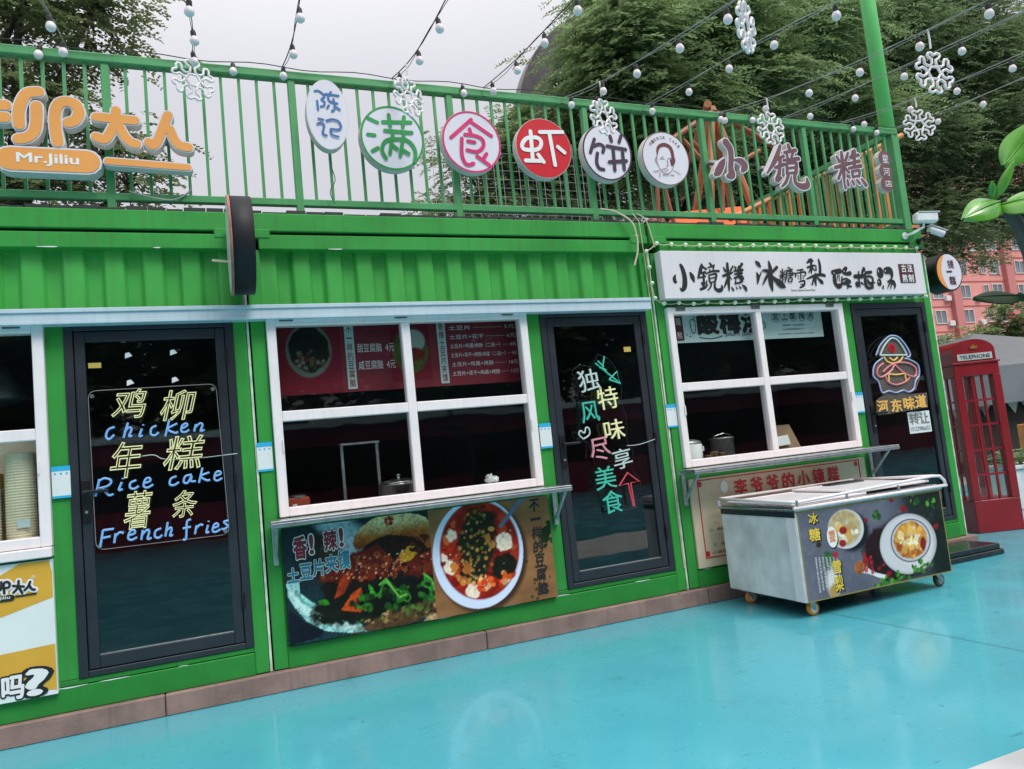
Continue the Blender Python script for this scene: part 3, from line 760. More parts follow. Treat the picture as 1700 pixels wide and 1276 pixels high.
# ------------------------------------------------------------------ roof railing
rl = thing('roof_railing', "green bar railing along the kiosk roofs carrying the round signs", 'railing', (1.0, .05, 3.112))
RZ = 4.165
MB().box(-4.2, 6.262, .012, .088, 4.105, RZ, .006).box(6.202, 6.262, .088, 2.2, 4.105, RZ - .001, .006).build('top_rail', M['rail_green'], rl)
MB().box(-4.2, 6.20, .026, .074, 3.19, 3.24, .005).box(6.208, 6.256, .09, 2.2, 3.19, 3.24, .005).build('bottom_rail', M['rail_green'], rl)
pm = mesh_of(MB().box(-.025, .025, -.025, .025, 0, .993, .004), 'post', M['rail_green'])
for i in range(-3, 6): inst('post', pm, rl, (-.765 + 1.1637 * (i + 0) + 0.0, .05, 3.112)) if -.765 + 1.1637 * i < 6.1 else None
pe = mesh_of(MB().box(-.045, .045, -.04, .04, 0, .993, .005), 'post', M['rail_green'])
inst('post', pe, rl, (6.217, .052, 3.112)); inst('post', pm, rl, (6.232, 2.17, 3.112))
bm_ = mesh_of(MB().box(-.0095, .0095, -.0095, .0095, 0, .866), 'baluster', M['rail_green'])
for i in range(-3, 6):
    for j in range(1, 10):
        x = -.765 + 1.1637 * i + .11637 * j
        if -1.75 < x < 6.17: inst('baluster', bm_, rl, (x, .05, 3.2395))
for j in range(1, 18): inst('baluster', bm_, rl, (6.232, .06 + .117 * j, 3.2395))

# galvanised mesh panel on the far side of the roof
wf = MB()
for i in range(21): wf.tube([(2.1 + .1 * i, 2.25, 3.14), (2.1 + .1 * i, 2.25, 4.82)], .0028, 5)
for i in range(17): wf.tube([(2.1, 2.256, 3.16 + .1 * i), (4.1, 2.256, 3.16 + .1 * i)], .0028, 5)
tag(wf.build('wire_mesh_panel', M['wire']), "thin galvanised wire mesh panel standing behind the railing on the far roof edge", 'wire mesh')
po = MB().tube([(6.43, .26, 3.113), (6.43, .26, 8.2)], .075, 18)
po.lathe([(.13, 0), (.13, .02), (.08, .03)], (6.43, .26, 3.112), 18)
tag(po.build('pole', M['pole_green'], smooth=True), "tall bright green pole standing behind the right end of the railing", 'pole')
# bracket plate carrying the pole off the roof corner
# ------------------------------------------------------------------ signs on the railing
YS = -.09
def round_sign(label, cx, cz, rx, rz, face, ringm, lets, lm, w, rw=.014):
    t = thing('round_sign', label, 'round sign', (cx, .0, cz - rz), 0, 'round letter signs on the railing')
    MB().disc(cx, cz, rx, rz, YS + .004, -.016, 64).build('sign_body', M['sign_side'], t)
    MB().disc(cx, cz, rx - .004, rz - .004, YS + .002, None, 64).build('face', face, t)
    if ringm: MB().ring(cx, cz, rx - .002, rz - .002, rw, YS, 64).build('rim', ringm, t)
    if lets: MB().strokes(lets, w, YS - .002).build('lettering', lm, t)
    br = MB()
    for dx in (-.06, .06): br.box(cx + dx - .008, cx + dx + .008, -.0155, .040, cz - .012, cz + .012)
    br.build('bracket', M['steel_dull'], t)
    return t
c = (0.47,3.558,0.762,4.069)
round_sign("pale oval sign with blue Chinese characters, leftmost of the round signs on the railing", (c[0] + c[2]) / 2, (c[1] + c[3]) / 2, (c[2] - c[0]) / 2, (c[3] - c[1]) / 2, M['white_sign'], None,
    [[(0.539,3.977),(0.566,3.979),(0.593,3.959),(0.603,3.941),(0.581,3.919),(0.6,3.901),(0.594,3.875),(0.573,3.866)],[(0.55,3.906),(0.552,3.841)],[(0.611,3.961),(0.701,3.956)],[(0.65,3.979),(0.629,3.944),(0.631,3.919),(0.647,3.905),(0.688,3.899)],[(0.663,3.928),(0.669,3.875),(0.66,3.847),(0.646,3.839)],[(0.615,3.859),(0.628,3.878)],[(0.681,3.867),(0.702,3.853)],[(0.55,3.776),(0.581,3.769)],[(0.539,3.738),(0.568,3.744),(0.584,3.726),(0.572,3.682),(0.576,3.664),(0.596,3.656)],[(0.603,3.765),(0.646,3.777),(0.686,3.765),(0.7,3.729),(0.682,3.706),(0.629,3.706)],[(0.626,3.702),(0.634,3.665),(0.677,3.653)]], M['blue_ink'], .015)
c = (0.829,3.431,1.297,3.914)
round_sign("round white sign with a green rim and one green Chinese character", (c[0] + c[2]) / 2, (c[1] + c[3]) / 2, (c[2] - c[0]) / 2, (c[3] - c[1]) / 2, M['white_sign'], M['green_ink'],
    [[(0.899,3.807),(0.961,3.78)],[(0.886,3.686),(0.934,3.684)],[(0.909,3.565),(0.95,3.59)],[(1.001,3.787),(1.208,3.799)],[(1.049,3.844),(1.053,3.758)],[(1.161,3.837),(1.145,3.758)],[(1.011,3.723),(1.208,3.721)],[(1.068,3.708),(1.033,3.551)],[(1.15,3.714),(1.108,3.539)],[(1.002,3.514),(0.979,3.566),(0.989,3.617),(1.02,3.651),(1.071,3.664),(1.158,3.663),(1.205,3.625),(1.222,3.568),(1.21,3.504)],[(1.063,3.613),(1.089,3.589)],[(1.135,3.582),(1.171,3.559)]], M['green_ink'], .027)
c = (1.435,3.442,1.902,3.925)
round_sign("round white sign with a magenta rim and one magenta Chinese character", (c[0] + c[2]) / 2, (c[1] + c[3]) / 2, (c[2] - c[0]) / 2, (c[3] - c[1]) / 2, M['white_sign'], M['pink_ink'],
    [[(1.505,3.705),(1.679,3.857)],[(1.677,3.838),(1.83,3.739)],[(1.659,3.782),(1.665,3.746)],[(1.618,3.736),(1.691,3.733),(1.751,3.709),(1.756,3.654),(1.703,3.608),(1.624,3.616)],[(1.637,3.686),(1.689,3.68)],[(1.59,3.704),(1.578,3.583),(1.595,3.518),(1.624,3.501),(1.663,3.513)],[(1.697,3.572),(1.787,3.51)],[(1.774,3.594),(1.745,3.554)]], M['pink_ink'], .028)
c = (2.026,3.431,2.501,3.913)
round_sign("round red sign with one white Chinese character", (c[0] + c[2]) / 2, (c[1] + c[3]) / 2, (c[2] - c[0]) / 2, (c[3] - c[1]) / 2, M['red_face'], None,
    [[(2.087,3.707),(2.127,3.743),(2.208,3.752),(2.242,3.723),(2.225,3.672),(2.17,3.649),(2.093,3.651),(2.075,3.677),(2.087,3.707)],[(2.16,3.8),(2.154,3.567)],[(2.094,3.561),(2.226,3.565)],[(2.205,3.614),(2.245,3.557)],[(2.24,3.799),(2.438,3.813)],[(2.32,3.798),(2.341,3.537)],[(2.382,3.688),(2.435,3.644)]], M['white_ink'], .032)
c = (2.602,3.434,3.056,3.913)
round_sign("round white sign with a dark purple rim and one dark Chinese character", (c[0] + c[2]) / 2, (c[1] + c[3]) / 2, (c[2] - c[0]) / 2, (c[3] - c[1]) / 2, M['white_sign'], M['purple_ink'],
    [[(2.719,3.774),(2.67,3.66)],[(2.69,3.707),(2.757,3.734),(2.797,3.714),(2.785,3.67)],[(2.733,3.658),(2.717,3.585),(2.732,3.534),(2.773,3.523)],[(2.868,3.81),(2.876,3.768)],[(2.971,3.818),(2.946,3.763)],[(2.83,3.723),(3.0,3.704)],[(2.882,3.7),(2.876,3.522)],[(2.967,3.678),(2.965,3.533)],[(2.832,3.589),(2.994,3.607)]], M['purple_ink'], .030, .013)
c = (3.154,3.418,3.617,3.886)
cx, cz, rx, rz = (c[0] + c[2]) / 2, (c[1] + c[3]) / 2, (c[2] - c[0]) / 2, (c[3] - c[1]) / 2
t = round_sign("round white sign with a thin brown rim and a line drawing of a man's face", cx, cz, rx, rz, M['white_sign'], M['brown_ink'], None, None, .02, .006)
pic = MB().strokes([[(3.302,3.678,0.008),(3.312,3.726,0.025),(3.337,3.757,0.03),(3.386,3.771,0.033),(3.433,3.754,0.033),(3.452,3.714,0.031),(3.454,3.667,0.028),(3.455,3.626,0.022),(3.437,3.591,0.011)],[(3.432,3.638,0.022),(3.432,3.598,0.011)]], .01, YS - .001)
pic.build('portrait_hair', M['brown_ink'], t)
pic = MB().strokes([[(3.299,3.678),(3.292,3.61),(3.31,3.564),(3.343,3.526),(3.38,3.518),(3.423,3.543),(3.453,3.592)],[(3.324,3.643),(3.347,3.648),(3.367,3.64)],[(3.402,3.648),(3.422,3.655),(3.441,3.652)],[(3.393,3.639),(3.395,3.589),(3.375,3.585)],[(3.328,3.549),(3.364,3.562),(3.393,3.551)],[(3.293,3.66),(3.277,3.64),(3.282,3.61),(3.292,3.597)],[(3.464,3.667),(3.473,3.643),(3.458,3.606)],[(3.245,3.53),(3.275,3.533),(3.305,3.547)],[(3.444,3.551),(3.476,3.535),(3.507,3.516)],[(3.309,3.531),(3.297,3.483)],[(3.331,3.657),(3.362,3.662)],[(3.345,3.539),(3.376,3.539)]], .0045, YS - .001)
for i, ch in enumerate("MIRROR CAKE"):
    a = R(140 - 10.2 * i); r_ = rx * .77
    write(pic, ch, (cx + r_ * math.cos(a) - .010, cz + r_ * rz / rx * math.sin(a) - .014, cx + r_ * math.cos(a) + .010, cz + r_ * rz / rx * math.sin(a) + .014), YS - .001, rot=a - R(90))
write(pic, "SINCE 1998", (cx - .055, cz - rz * .66, cx + .055, cz - rz * .66 + .016), YS - .001)
pic.build('portrait_lines', M['brown_ink'], t)

# orange channel letters on the left of the railing
def channel(label, lets, w, depth=.085, border=.012, cat='channel letter', grp='orange channel letters on the railing', body=M['sign_side'], face=M['orange_face'], edge=M['white_sign']):
    xs = [p[0] for s_ in lets for p in s_]; zs = [p[1] for s_ in lets for p in s_]
    t = thing('channel_letter', label, cat, ((min(xs) + max(xs)) / 2, .0, min(zs) - w / 2), 0, grp)
    MB().strokes(lets, w + border, YS + .006, -.014, .0006).build('letter_body', body, t)
    MB().strokes(lets, w + border * .98, YS + .0015).build('letter_edge', edge, t)
    MB().strokes(lets, w - border * .4, YS - .003).build('letter_face', face, t)
    bk = MB()
    cx_, cz_ = sum(xs) / len(xs), sum(zs) / len(zs)
    bk.box(min(xs), max(xs), -.0135, .030, cz_ - .012, cz_ + .012); bk.build('bracket', M['steel_dull'], t)
    return t
channel("orange channel letter of rounded strokes at the left picture edge", [[(-1.441,3.703),(-1.369,3.715),(-1.292,3.716)],[(-1.435,3.63),(-1.371,3.639),(-1.294,3.641)],[(-1.226,3.601),(-1.225,3.687),(-1.204,3.759),(-1.173,3.805),(-1.118,3.816)],[(-1.132,3.725),(-1.136,3.623),(-1.151,3.561),(-1.188,3.523),(-1.233,3.51)],[(-1.029,3.503),(-1.038,3.61),(-1.034,3.692),(-1.015,3.745),(-0.976,3.767),(-0.926,3.753),(-0.907,3.702),(-0.929,3.651),(-0.968,3.63)]], .066)
channel("orange channel letter shaped like a crossbar over two spread legs", [[(-0.814,3.681),(-0.599,3.674)],[(-0.703,3.732),(-0.704,3.672)],[(-0.708,3.655),(-0.738,3.59),(-0.772,3.538),(-0.82,3.551)],[(-0.695,3.641),(-0.663,3.569),(-0.629,3.529),(-0.597,3.519)]], .060)
channel("orange channel letter of two slanting strokes, beside the white snowflake", [[(-0.406,3.724),(-0.439,3.638),(-0.471,3.556),(-0.501,3.516),(-0.525,3.536)],[(-0.399,3.631),(-0.377,3.567),(-0.346,3.526),(-0.294,3.516)]], .060)
t = thing('pill_sign', "orange pill shaped sign lettered Mr.Jiliu in white", 'lettered sign', (-1.101,0,3.367), 0, 'orange channel letters on the railing')
pl_ = [[(-1.281,3.387),(-0.875,3.387)]]
MB().strokes(pl_, .165, YS + .006, .01).build('sign_body', M['sign_side'], t)
MB().strokes(pl_, .163, YS + .0015).build('sign_edge', M['white_sign'], t)
MB().strokes(pl_, .140, YS - .002).build('sign_face', M['orange_face'], t)
write(MB(), "Mr.Jiliu", (-1.246,3.348,-0.922,3.425), YS - .0035, bold=.022).build('lettering', M['white_ink'], t)
channel("thin orange bar sign under the two rightmost orange letters", [[(-0.763,3.398),(-0.305,3.381)]], .046, cat='bar sign')

# plum brush letters on the right of the railing
def brush_letter(label, body, lets, box, w=.05):
    if lets: lets = [[(p[0], p[1], p[2] * 1.28) for p in s_] for s_ in lets]
    xs = [box[0], box[2]] if box else [p[0] for s_ in lets for p in s_]; zs = [box[1], box[3]] if box else [p[1] for s_ in lets for p in s_]
    t = thing('channel_letter', label, 'channel letter', ((min(xs) + max(xs)) / 2, .0, min(zs)), 0, 'plum brush letters on the railing')
    if lets:
        big = [[(p[0], p[1], p[2] + .030) for p in s_] for s_ in lets]
        mid = [[(p[0], p[1], p[2] + .006) for p in s_] for s_ in lets]
        MB().strokes(big, w, YS + .004, -.034, .0006).build('letter_body', M['sign_side'], t)
        MB().strokes([[(p[0], p[1], p[2] + .028) for p in s_] for s_ in lets], w, YS).build('letter_edge', M['white_sign'], t)
        MB().strokes(mid, w, YS - .003).build('letter_face', M['brown_face'], t)
    else:
        # body: broad strokes behind the glyph, stepped so that no two faces meet
        b = MB(); write(b, body, box, YS + .0045, bold=.066, depth=.085, res=1, shear=.2); b.build('letter_body', M['sign_side'], t)
        e = MB(); write(e, body, box, YS + .001, bold=.06, res=2, shear=.2); e.build('letter_edge', M['white_sign'], t)
        write(MB(), body, box, YS - .002, bold=.02, res=2, shear=.2).build('letter_face', M['brown_face'], t)
    bk = MB(); bk.box(min(xs), max(xs), -.0335, .030, (min(zs) + max(zs)) / 2 - .012, (min(zs) + max(zs)) / 2 + .012); bk.build('bracket', M['steel_dull'], t)
    return t
brush_letter("plum brush letter of three strokes in white edging, next to the face sign", None, [[(4.025,3.833,0.05),(4.062,3.773,0.044),(4.06,3.694,0.038),(4.043,3.606,0.038),(4.043,3.542,0.053),(4.003,3.526,0.029)],[(3.87,3.538,0.023),(3.901,3.563,0.049),(3.951,3.63,0.044),(3.984,3.675,0.015)],[(4.095,3.678,0.012),(4.162,3.668,0.044),(4.194,3.626,0.053),(4.167,3.587,0.027)]], None)
brush_letter("dense plum brush letter in white edging below a snowflake", None, [[(4.626,3.838,0.021),(4.561,3.722,0.036),(4.492,3.637,0.021),(4.437,3.576,0.009)],[(4.558,3.707,0.018),(4.646,3.742,0.021)],[(4.536,3.632,0.018),(4.642,3.667,0.021)],[(4.606,3.725,0.024),(4.574,3.59,0.027),(4.534,3.514,0.03),(4.584,3.538,0.018)],[(4.72,3.852,0.022),(4.731,3.807,0.025)],[(4.662,3.78,0.015),(4.796,3.808,0.025)],[(4.687,3.767,0.015),(4.691,3.737,0.018)],[(4.764,3.787,0.019),(4.737,3.74,0.015)],[(4.639,3.704,0.015),(4.819,3.73,0.025)],[(4.671,3.676,0.018),(4.66,3.579,0.021)],[(4.671,3.676,0.015),(4.737,3.686,0.018),(4.783,3.682,0.022),(4.762,3.591,0.025)],[(4.673,3.632,0.012),(4.767,3.644,0.015)],[(4.664,3.582,0.012),(4.759,3.596,0.015)],[(4.672,3.572,0.021),(4.632,3.503,0.021),(4.579,3.457,0.012)],[(4.747,3.583,0.024),(4.742,3.501,0.027),(4.81,3.467,0.04),(4.879,3.484,0.04),(4.88,3.545,0.012)]], None)
brush_letter("dense plum brush letter in white edging, second from the right end of the railing", None, [[(5.354,3.822,0.022),(5.346,3.674,0.032),(5.338,3.473,0.016)],[(5.287,3.779,0.016),(5.308,3.734,0.025)],[(5.433,3.819,0.016),(5.39,3.746,0.022)],[(5.247,3.669,0.022),(5.424,3.717,0.026)],[(5.336,3.674,0.019),(5.267,3.562,0.019)],[(5.366,3.675,0.016),(5.408,3.631,0.016)],[(5.497,3.839,0.019),(5.465,3.774,0.019)],[(5.446,3.781,0.013),(5.562,3.808,0.023)],[(5.519,3.848,0.023),(5.485,3.689,0.026)],[(5.434,3.718,0.016),(5.56,3.748,0.023)],[(5.415,3.67,0.016),(5.572,3.702,0.026)],[(5.449,3.641,0.019),(5.449,3.586,0.019)],[(5.449,3.641,0.013),(5.511,3.652,0.016),(5.545,3.65,0.019),(5.527,3.598,0.019)],[(5.449,3.586,0.013),(5.532,3.603,0.016)],[(5.373,3.552,0.016),(5.374,3.506,0.022)],[(5.431,3.547,0.016),(5.446,3.516,0.019)],[(5.493,3.557,0.016),(5.518,3.527,0.019)],[(5.556,3.568,0.016),(5.596,3.515,0.029)]], None)
t = thing('tag_sign', "narrow plum tag sign with three stacked white characters at the railing's right end", 'lettered sign', (5.955,0,3.498), 0)
tb = [[(5.9,3.799,0.158),(5.908,3.798,0.158)],[(5.889,3.671,0.161),(5.897,3.669,0.161)],[(5.882,3.543,0.16),(5.89,3.542,0.16)]]
MB().strokes(tb, .1, YS + .004, -.03, .0006).build('sign_body', M['sign_side'], t)
MB().strokes([[(p[0], p[1], p[2] - .004) for p in q] for q in tb], .1, YS + .0005).build('sign_face', M['brown_face'], t)
m_ = MB()
for ch, b in (("星", (5.866,3.748,5.946,3.829)), ("河", (5.855,3.623,5.94,3.7)), ("店", (5.854,3.509,5.943,3.576))): write(m_, ch, b, YS - .003)
m_.build('lettering', M['white_ink'], t)

# ------------------------------------------------------------------ signboard over the right kiosk
SY = -.125
t = thing('signboard', "long white signboard with black brush calligraphy framed by small bulbs", 'signboard', (4.66, -.03, 2.448))
MB().box(3.185, 6.147, SY, -.036, 2.449, 2.848, .004).build('panel', M['board_white'], t)
L = MB()
L.strokes([[(3.307,2.644,0.01),(3.294,2.616,0.024),(3.298,2.587,0.021),(3.314,2.591,0.007)],[(3.372,2.726,0.022),(3.387,2.687,0.029),(3.395,2.622,0.033),(3.384,2.551,0.034),(3.354,2.516,0.019),(3.339,2.537,0.007)],[(3.457,2.659,0.017),(3.471,2.629,0.032),(3.481,2.593,0.016)],[(3.579,2.73,0.018),(3.56,2.686,0.025),(3.524,2.614,0.009)],[(3.586,2.715,0.015),(3.617,2.693,0.013),(3.622,2.701,0.007)],[(3.551,2.657,0.012),(3.604,2.668,0.015)],[(3.542,2.621,0.01),(3.599,2.632,0.013)],[(3.587,2.665,0.015),(3.58,2.592,0.016),(3.572,2.542,0.017)],[(3.557,2.578,0.012),(3.562,2.557,0.01)],[(3.61,2.592,0.01),(3.598,2.571,0.012)],[(3.54,2.524,0.017),(3.585,2.538,0.016),(3.614,2.563,0.009)],[(3.663,2.744,0.013),(3.681,2.719,0.016)],[(3.636,2.708,0.007),(3.68,2.715,0.01),(3.704,2.726,0.012)],[(3.651,2.693,0.007),(3.657,2.679,0.009)],[(3.696,2.708,0.012),(3.684,2.682,0.007)],[(3.611,2.654,0.009),(3.674,2.675,0.013),(3.744,2.677,0.015)],[(3.639,2.643,0.01),(3.637,2.599,0.013),(3.642,2.577,0.01)],[(3.643,2.643,0.009),(3.697,2.653,0.012),(3.713,2.646,0.016),(3.704,2.613,0.016),(3.69,2.584,0.013)],[(3.647,2.614,0.007),(3.687,2.621,0.009)],[(3.643,2.581,0.007),(3.691,2.588,0.009)],[(3.654,2.57,0.012),(3.636,2.538,0.01),(3.606,2.513,0.006)],[(3.689,2.577,0.013),(3.683,2.534,0.018),(3.71,2.512,0.023),(3.745,2.518,0.025),(3.759,2.547,0.012),(3.747,2.555,0.004)],[(3.841,2.741,0.018),(3.836,2.678,0.022),(3.83,2.583,0.022),(3.824,2.51,0.01)],[(3.797,2.708,0.009),(3.81,2.678,0.016)],[(3.895,2.719,0.01),(3.867,2.682,0.015)],[(3.781,2.635,0.015),(3.845,2.653,0.019),(3.882,2.664,0.009)],[(3.828,2.627,0.01),(3.802,2.576,0.015),(3.779,2.536,0.007)],[(3.85,2.627,0.01),(3.864,2.605,0.007)],[(3.912,2.715,0.01),(3.923,2.7,0.012),(3.908,2.686,0.007)],[(3.992,2.737,0.02),(3.959,2.7,0.015),(3.939,2.686,0.009)],[(3.897,2.675,0.009),(3.988,2.685,0.02)],[(3.953,2.715,0.013),(3.938,2.627,0.018)],[(3.902,2.649,0.01),(3.979,2.657,0.016)],[(3.892,2.616,0.01),(3.966,2.63,0.018),(3.981,2.612,0.022)],[(3.908,2.605,0.007),(3.898,2.568,0.013)],[(3.954,2.612,0.015),(3.973,2.589,0.015)],[(3.894,2.568,0.01),(3.958,2.578,0.013)],[(3.854,2.539,0.007),(3.867,2.513,0.016)],[(3.902,2.539,0.007),(3.909,2.524,0.01)],[(3.934,2.546,0.007),(3.945,2.527,0.012)],[(3.971,2.553,0.01),(3.995,2.53,0.022),(4.004,2.508,0.013)],[(4.142,2.76,0.011),(4.164,2.739,0.029),(4.183,2.715,0.014)],[(4.138,2.663,0.008),(4.146,2.618,0.023),(4.131,2.566,0.008)],[(4.148,2.61,0.017),(4.19,2.67,0.006)],[(4.283,2.76,0.011),(4.29,2.692,0.029),(4.277,2.587,0.037),(4.282,2.504,0.012)],[(4.201,2.681,0.008),(4.246,2.677,0.023),(4.267,2.662,0.015),(4.226,2.61,0.018),(4.184,2.554,0.006)],[(4.363,2.708,0.022),(4.321,2.677,0.018),(4.278,2.647,0.012)],[(4.278,2.647,0.009),(4.326,2.602,0.027),(4.384,2.556,0.046),(4.423,2.533,0.015)],[(4.422,2.692,0.009),(4.413,2.624,0.012),(4.406,2.571,0.006)],[(4.395,2.677,0.006),(4.402,2.658,0.009)],[(4.448,2.681,0.006),(4.432,2.658,0.008)],[(4.383,2.632,0.009),(4.447,2.647,0.009)],[(4.406,2.632,0.006),(4.378,2.601,0.009)],[(4.421,2.632,0.006),(4.44,2.609,0.009)],[(4.486,2.707,0.009),(4.508,2.696,0.011)],[(4.456,2.673,0.008),(4.53,2.688,0.011)],[(4.471,2.677,0.011),(4.451,2.616,0.011),(4.429,2.571,0.006)],[(4.476,2.65,0.006),(4.553,2.654,0.011)],[(4.488,2.666,0.006),(4.512,2.669,0.007),(4.528,2.666,0.008),(4.526,2.639,0.008)],[(4.474,2.631,0.006),(4.526,2.635,0.008)],[(4.509,2.677,0.008),(4.498,2.616,0.009)],[(4.473,2.608,0.009),(4.471,2.578,0.009)],[(4.473,2.608,0.006),(4.503,2.614,0.008),(4.516,2.608,0.009),(4.506,2.578,0.009)],[(4.471,2.577,0.006),(4.509,2.579,0.008)]], .02, SY - .002, None, .0001, 1.38)
L.strokes([[(4.585,2.681,0.008),(4.654,2.688,0.013)],[(4.57,2.654,0.011),(4.56,2.623,0.011)],[(4.57,2.654,0.008),(4.659,2.666,0.013),(4.681,2.66,0.013),(4.672,2.636,0.009),(4.657,2.627,0.006)],[(4.628,2.68,0.009),(4.617,2.6,0.011)],[(4.587,2.638,0.005),(4.599,2.627,0.006)],[(4.64,2.638,0.005),(4.651,2.63,0.006)],[(4.585,2.615,0.005),(4.595,2.604,0.006)],[(4.639,2.615,0.005),(4.651,2.607,0.006)],[(4.591,2.577,0.008),(4.641,2.587,0.012),(4.656,2.58,0.014),(4.643,2.546,0.014),(4.596,2.527,0.012)],[(4.606,2.554,0.006),(4.645,2.557,0.008)],[(4.713,2.75,0.011),(4.756,2.773,0.028),(4.784,2.766,0.011)],[(4.71,2.707,0.014),(4.767,2.721,0.016),(4.802,2.726,0.008)],[(4.764,2.762,0.016),(4.752,2.692,0.019),(4.745,2.653,0.008)],[(4.75,2.707,0.011),(4.717,2.661,0.008)],[(4.764,2.707,0.011),(4.789,2.68,0.009)],[(4.811,2.723,0.009),(4.804,2.684,0.013)],[(4.851,2.778,0.014),(4.856,2.723,0.021),(4.844,2.649,0.019),(4.827,2.645,0.006)],[(4.682,2.603,0.008),(4.77,2.63,0.019),(4.851,2.641,0.021),(4.894,2.633,0.021)],[(4.792,2.645,0.019),(4.779,2.583,0.02),(4.779,2.545,0.011)],[(4.767,2.614,0.011),(4.737,2.553,0.013)],[(4.807,2.614,0.011),(4.849,2.575,0.027),(4.864,2.559,0.008)],[(4.997,2.662,0.032),(5.082,2.674,0.035)],[(5.012,2.644,0.027),(5.004,2.574,0.029),(5.035,2.525,0.022),(5.076,2.542,0.018),(5.098,2.62,0.01)],[(5.051,2.636,0.008),(5.03,2.581,0.006)],[(5.066,2.636,0.008),(5.061,2.581,0.006)],[(5.035,2.542,0.024),(5.062,2.543,0.024)],[(5.159,2.699,0.027),(5.128,2.668,0.034),(5.155,2.648,0.023),(5.199,2.653,0.031)],[(5.103,2.593,0.013),(5.146,2.604,0.011),(5.193,2.58,0.008)],[(5.107,2.557,0.021),(5.172,2.576,0.034),(5.19,2.564,0.011)],[(5.13,2.573,0.011),(5.155,2.541,0.021),(5.194,2.529,0.011)],[(5.165,2.541,0.014),(5.145,2.514,0.011)],[(5.255,2.623,0.028),(5.342,2.623,0.028)],[(5.308,2.667,0.011),(5.295,2.571,0.015),(5.301,2.52,0.006)],[(5.266,2.557,0.029),(5.27,2.538,0.029)],[(5.32,2.563,0.016),(5.343,2.547,0.008)],[(5.377,2.695,0.025),(5.363,2.651,0.036),(5.381,2.635,0.016)],[(5.385,2.655,0.021),(5.46,2.663,0.021)],[(5.376,2.611,0.021),(5.373,2.539,0.026),(5.409,2.511,0.02),(5.45,2.53,0.016),(5.469,2.602,0.016),(5.431,2.623,0.015),(5.382,2.615,0.015)],[(5.403,2.587,0.018),(5.423,2.554,0.024),(5.462,2.562,0.016)],[(5.456,2.562,0.01),(5.488,2.562,0.008)],[(5.461,2.53,0.011),(5.456,2.506,0.007)],[(5.574,2.673,0.055),(5.572,2.644,0.058)],[(5.547,2.576,0.036),(5.546,2.557,0.039)],[(5.589,2.533,0.008),(5.582,2.513,0.015),(5.587,2.504,0.007)],[(5.65,2.676,0.046),(5.699,2.676,0.05),(5.719,2.633,0.023),(5.695,2.593,0.012),(5.651,2.573,0.008)],[(5.651,2.573,0.01),(5.716,2.568,0.032),(5.738,2.531,0.017),(5.719,2.503,0.007)],[(5.669,2.552,0.012),(5.638,2.508,0.007)],[(5.695,2.548,0.012),(5.677,2.503,0.007)]], .02, SY - .002, None, .0001, 1.38)
wl_ = MB().strokes([[(5.546,2.679,0.007),(5.547,2.662,0.008)],[(5.53,2.574,0.005),(5.532,2.563,0.007)],[(5.0,2.659,0.006),(5.004,2.646,0.005)],[(5.635,2.678,0.007),(5.627,2.665,0.007)],[(5.37,2.663,0.005),(5.354,2.647,0.005)],[(5.125,2.674,0.006),(5.119,2.663,0.005)]], .01, SY - .011)
wl_.build('lettering_glint', M['white_ink'], t)
write(L, "Sweet Stewed Snow Pear", (4.493,2.493,4.767,2.514), SY - .002)
L.build('lettering', M['black_ink'], t)
b = (5.821,2.558,6.02,2.739)
MB().box(b[0], b[2], SY - .004, SY - .001, b[1], b[3]).build('seal', M['plum_seal'], t)
s_ = MB(); mx_, mz_ = (b[0] + b[2]) / 2, (b[1] + b[3]) / 2; q = (b[2] - b[0]) * .40
for ch, (i, j) in (("法", (1, 1)), ("制", (1, 0)), ("古", (0, 1)), ("熬", (0, 0))):
    x0_, z0_ = mx_ - q + i * q + .008, mz_ - q * 1.2 + j * q * 1.2 + .012
    write(s_, ch, (x0_, z0_, x0_ + q - .016, z0_ + q * 1.2 - .022), SY - .006, bold=.02)
s_.build('seal_lettering', M['white_ink'], t)
br = MB()
for x in (3.5, 5.8): br.box(x, x + .04, -.0355, -.031, 2.50, 2.80)
br.build('bracket', M['steel_dull'], t)

# bulbs framing the signboard
ml = thing('marquee_light_string', "string of small round cream bulbs framing the white signboard", 'light string', (4.6, -.05, 2.4))
cordp = []; spots = []
def along(a, b_, n, y0=-.06):
    for i in range(n):
        f_ = i / max(n - 1, 1); spots.append((a[0] + (b_[0] - a[0]) * f_, y0, a[1] + (b_[1] - a[1]) * f_ + random.uniform(-.006, .006)))
along((3.135, 2.47), (3.105, 2.86), 4); n1 = len(spots)
along((3.215, 2.925), (6.19, 2.925), 22)
along((6.225, 2.83), (6.225, 2.50), 5, -.04)
along((6.185, 2.428), (3.20, 2.418), 22, -.085)
cd = MB(); P = []
for i, s0 in enumerate(spots):
    n_ = spots[(i + 1) % len(spots)]; P.append(Vector(s0) + Vector((0, .012, 0)))
    P.append((Vector(s0) + Vector(n_)) / 2 + Vector((0, .014, -.008)))
cd.tube(P, .0042, 6, closed=True); cd.build('cord', M['cord_beige'], ml)
bb = MB(); bb.lathe([(.006, -.012), (.013, -.006), (.018, .006), (.0165, .016), (.009, .023), (.001, .025)], (0, 0, 0), 14, 'y')
bbm = mesh_of(bb, 'bulb', M['bulb_green'], True)
for s0 in spots: inst('bulb', bbm, ml, s0, (0, random.uniform(-.3, .3), random.uniform(-.3, .3)))
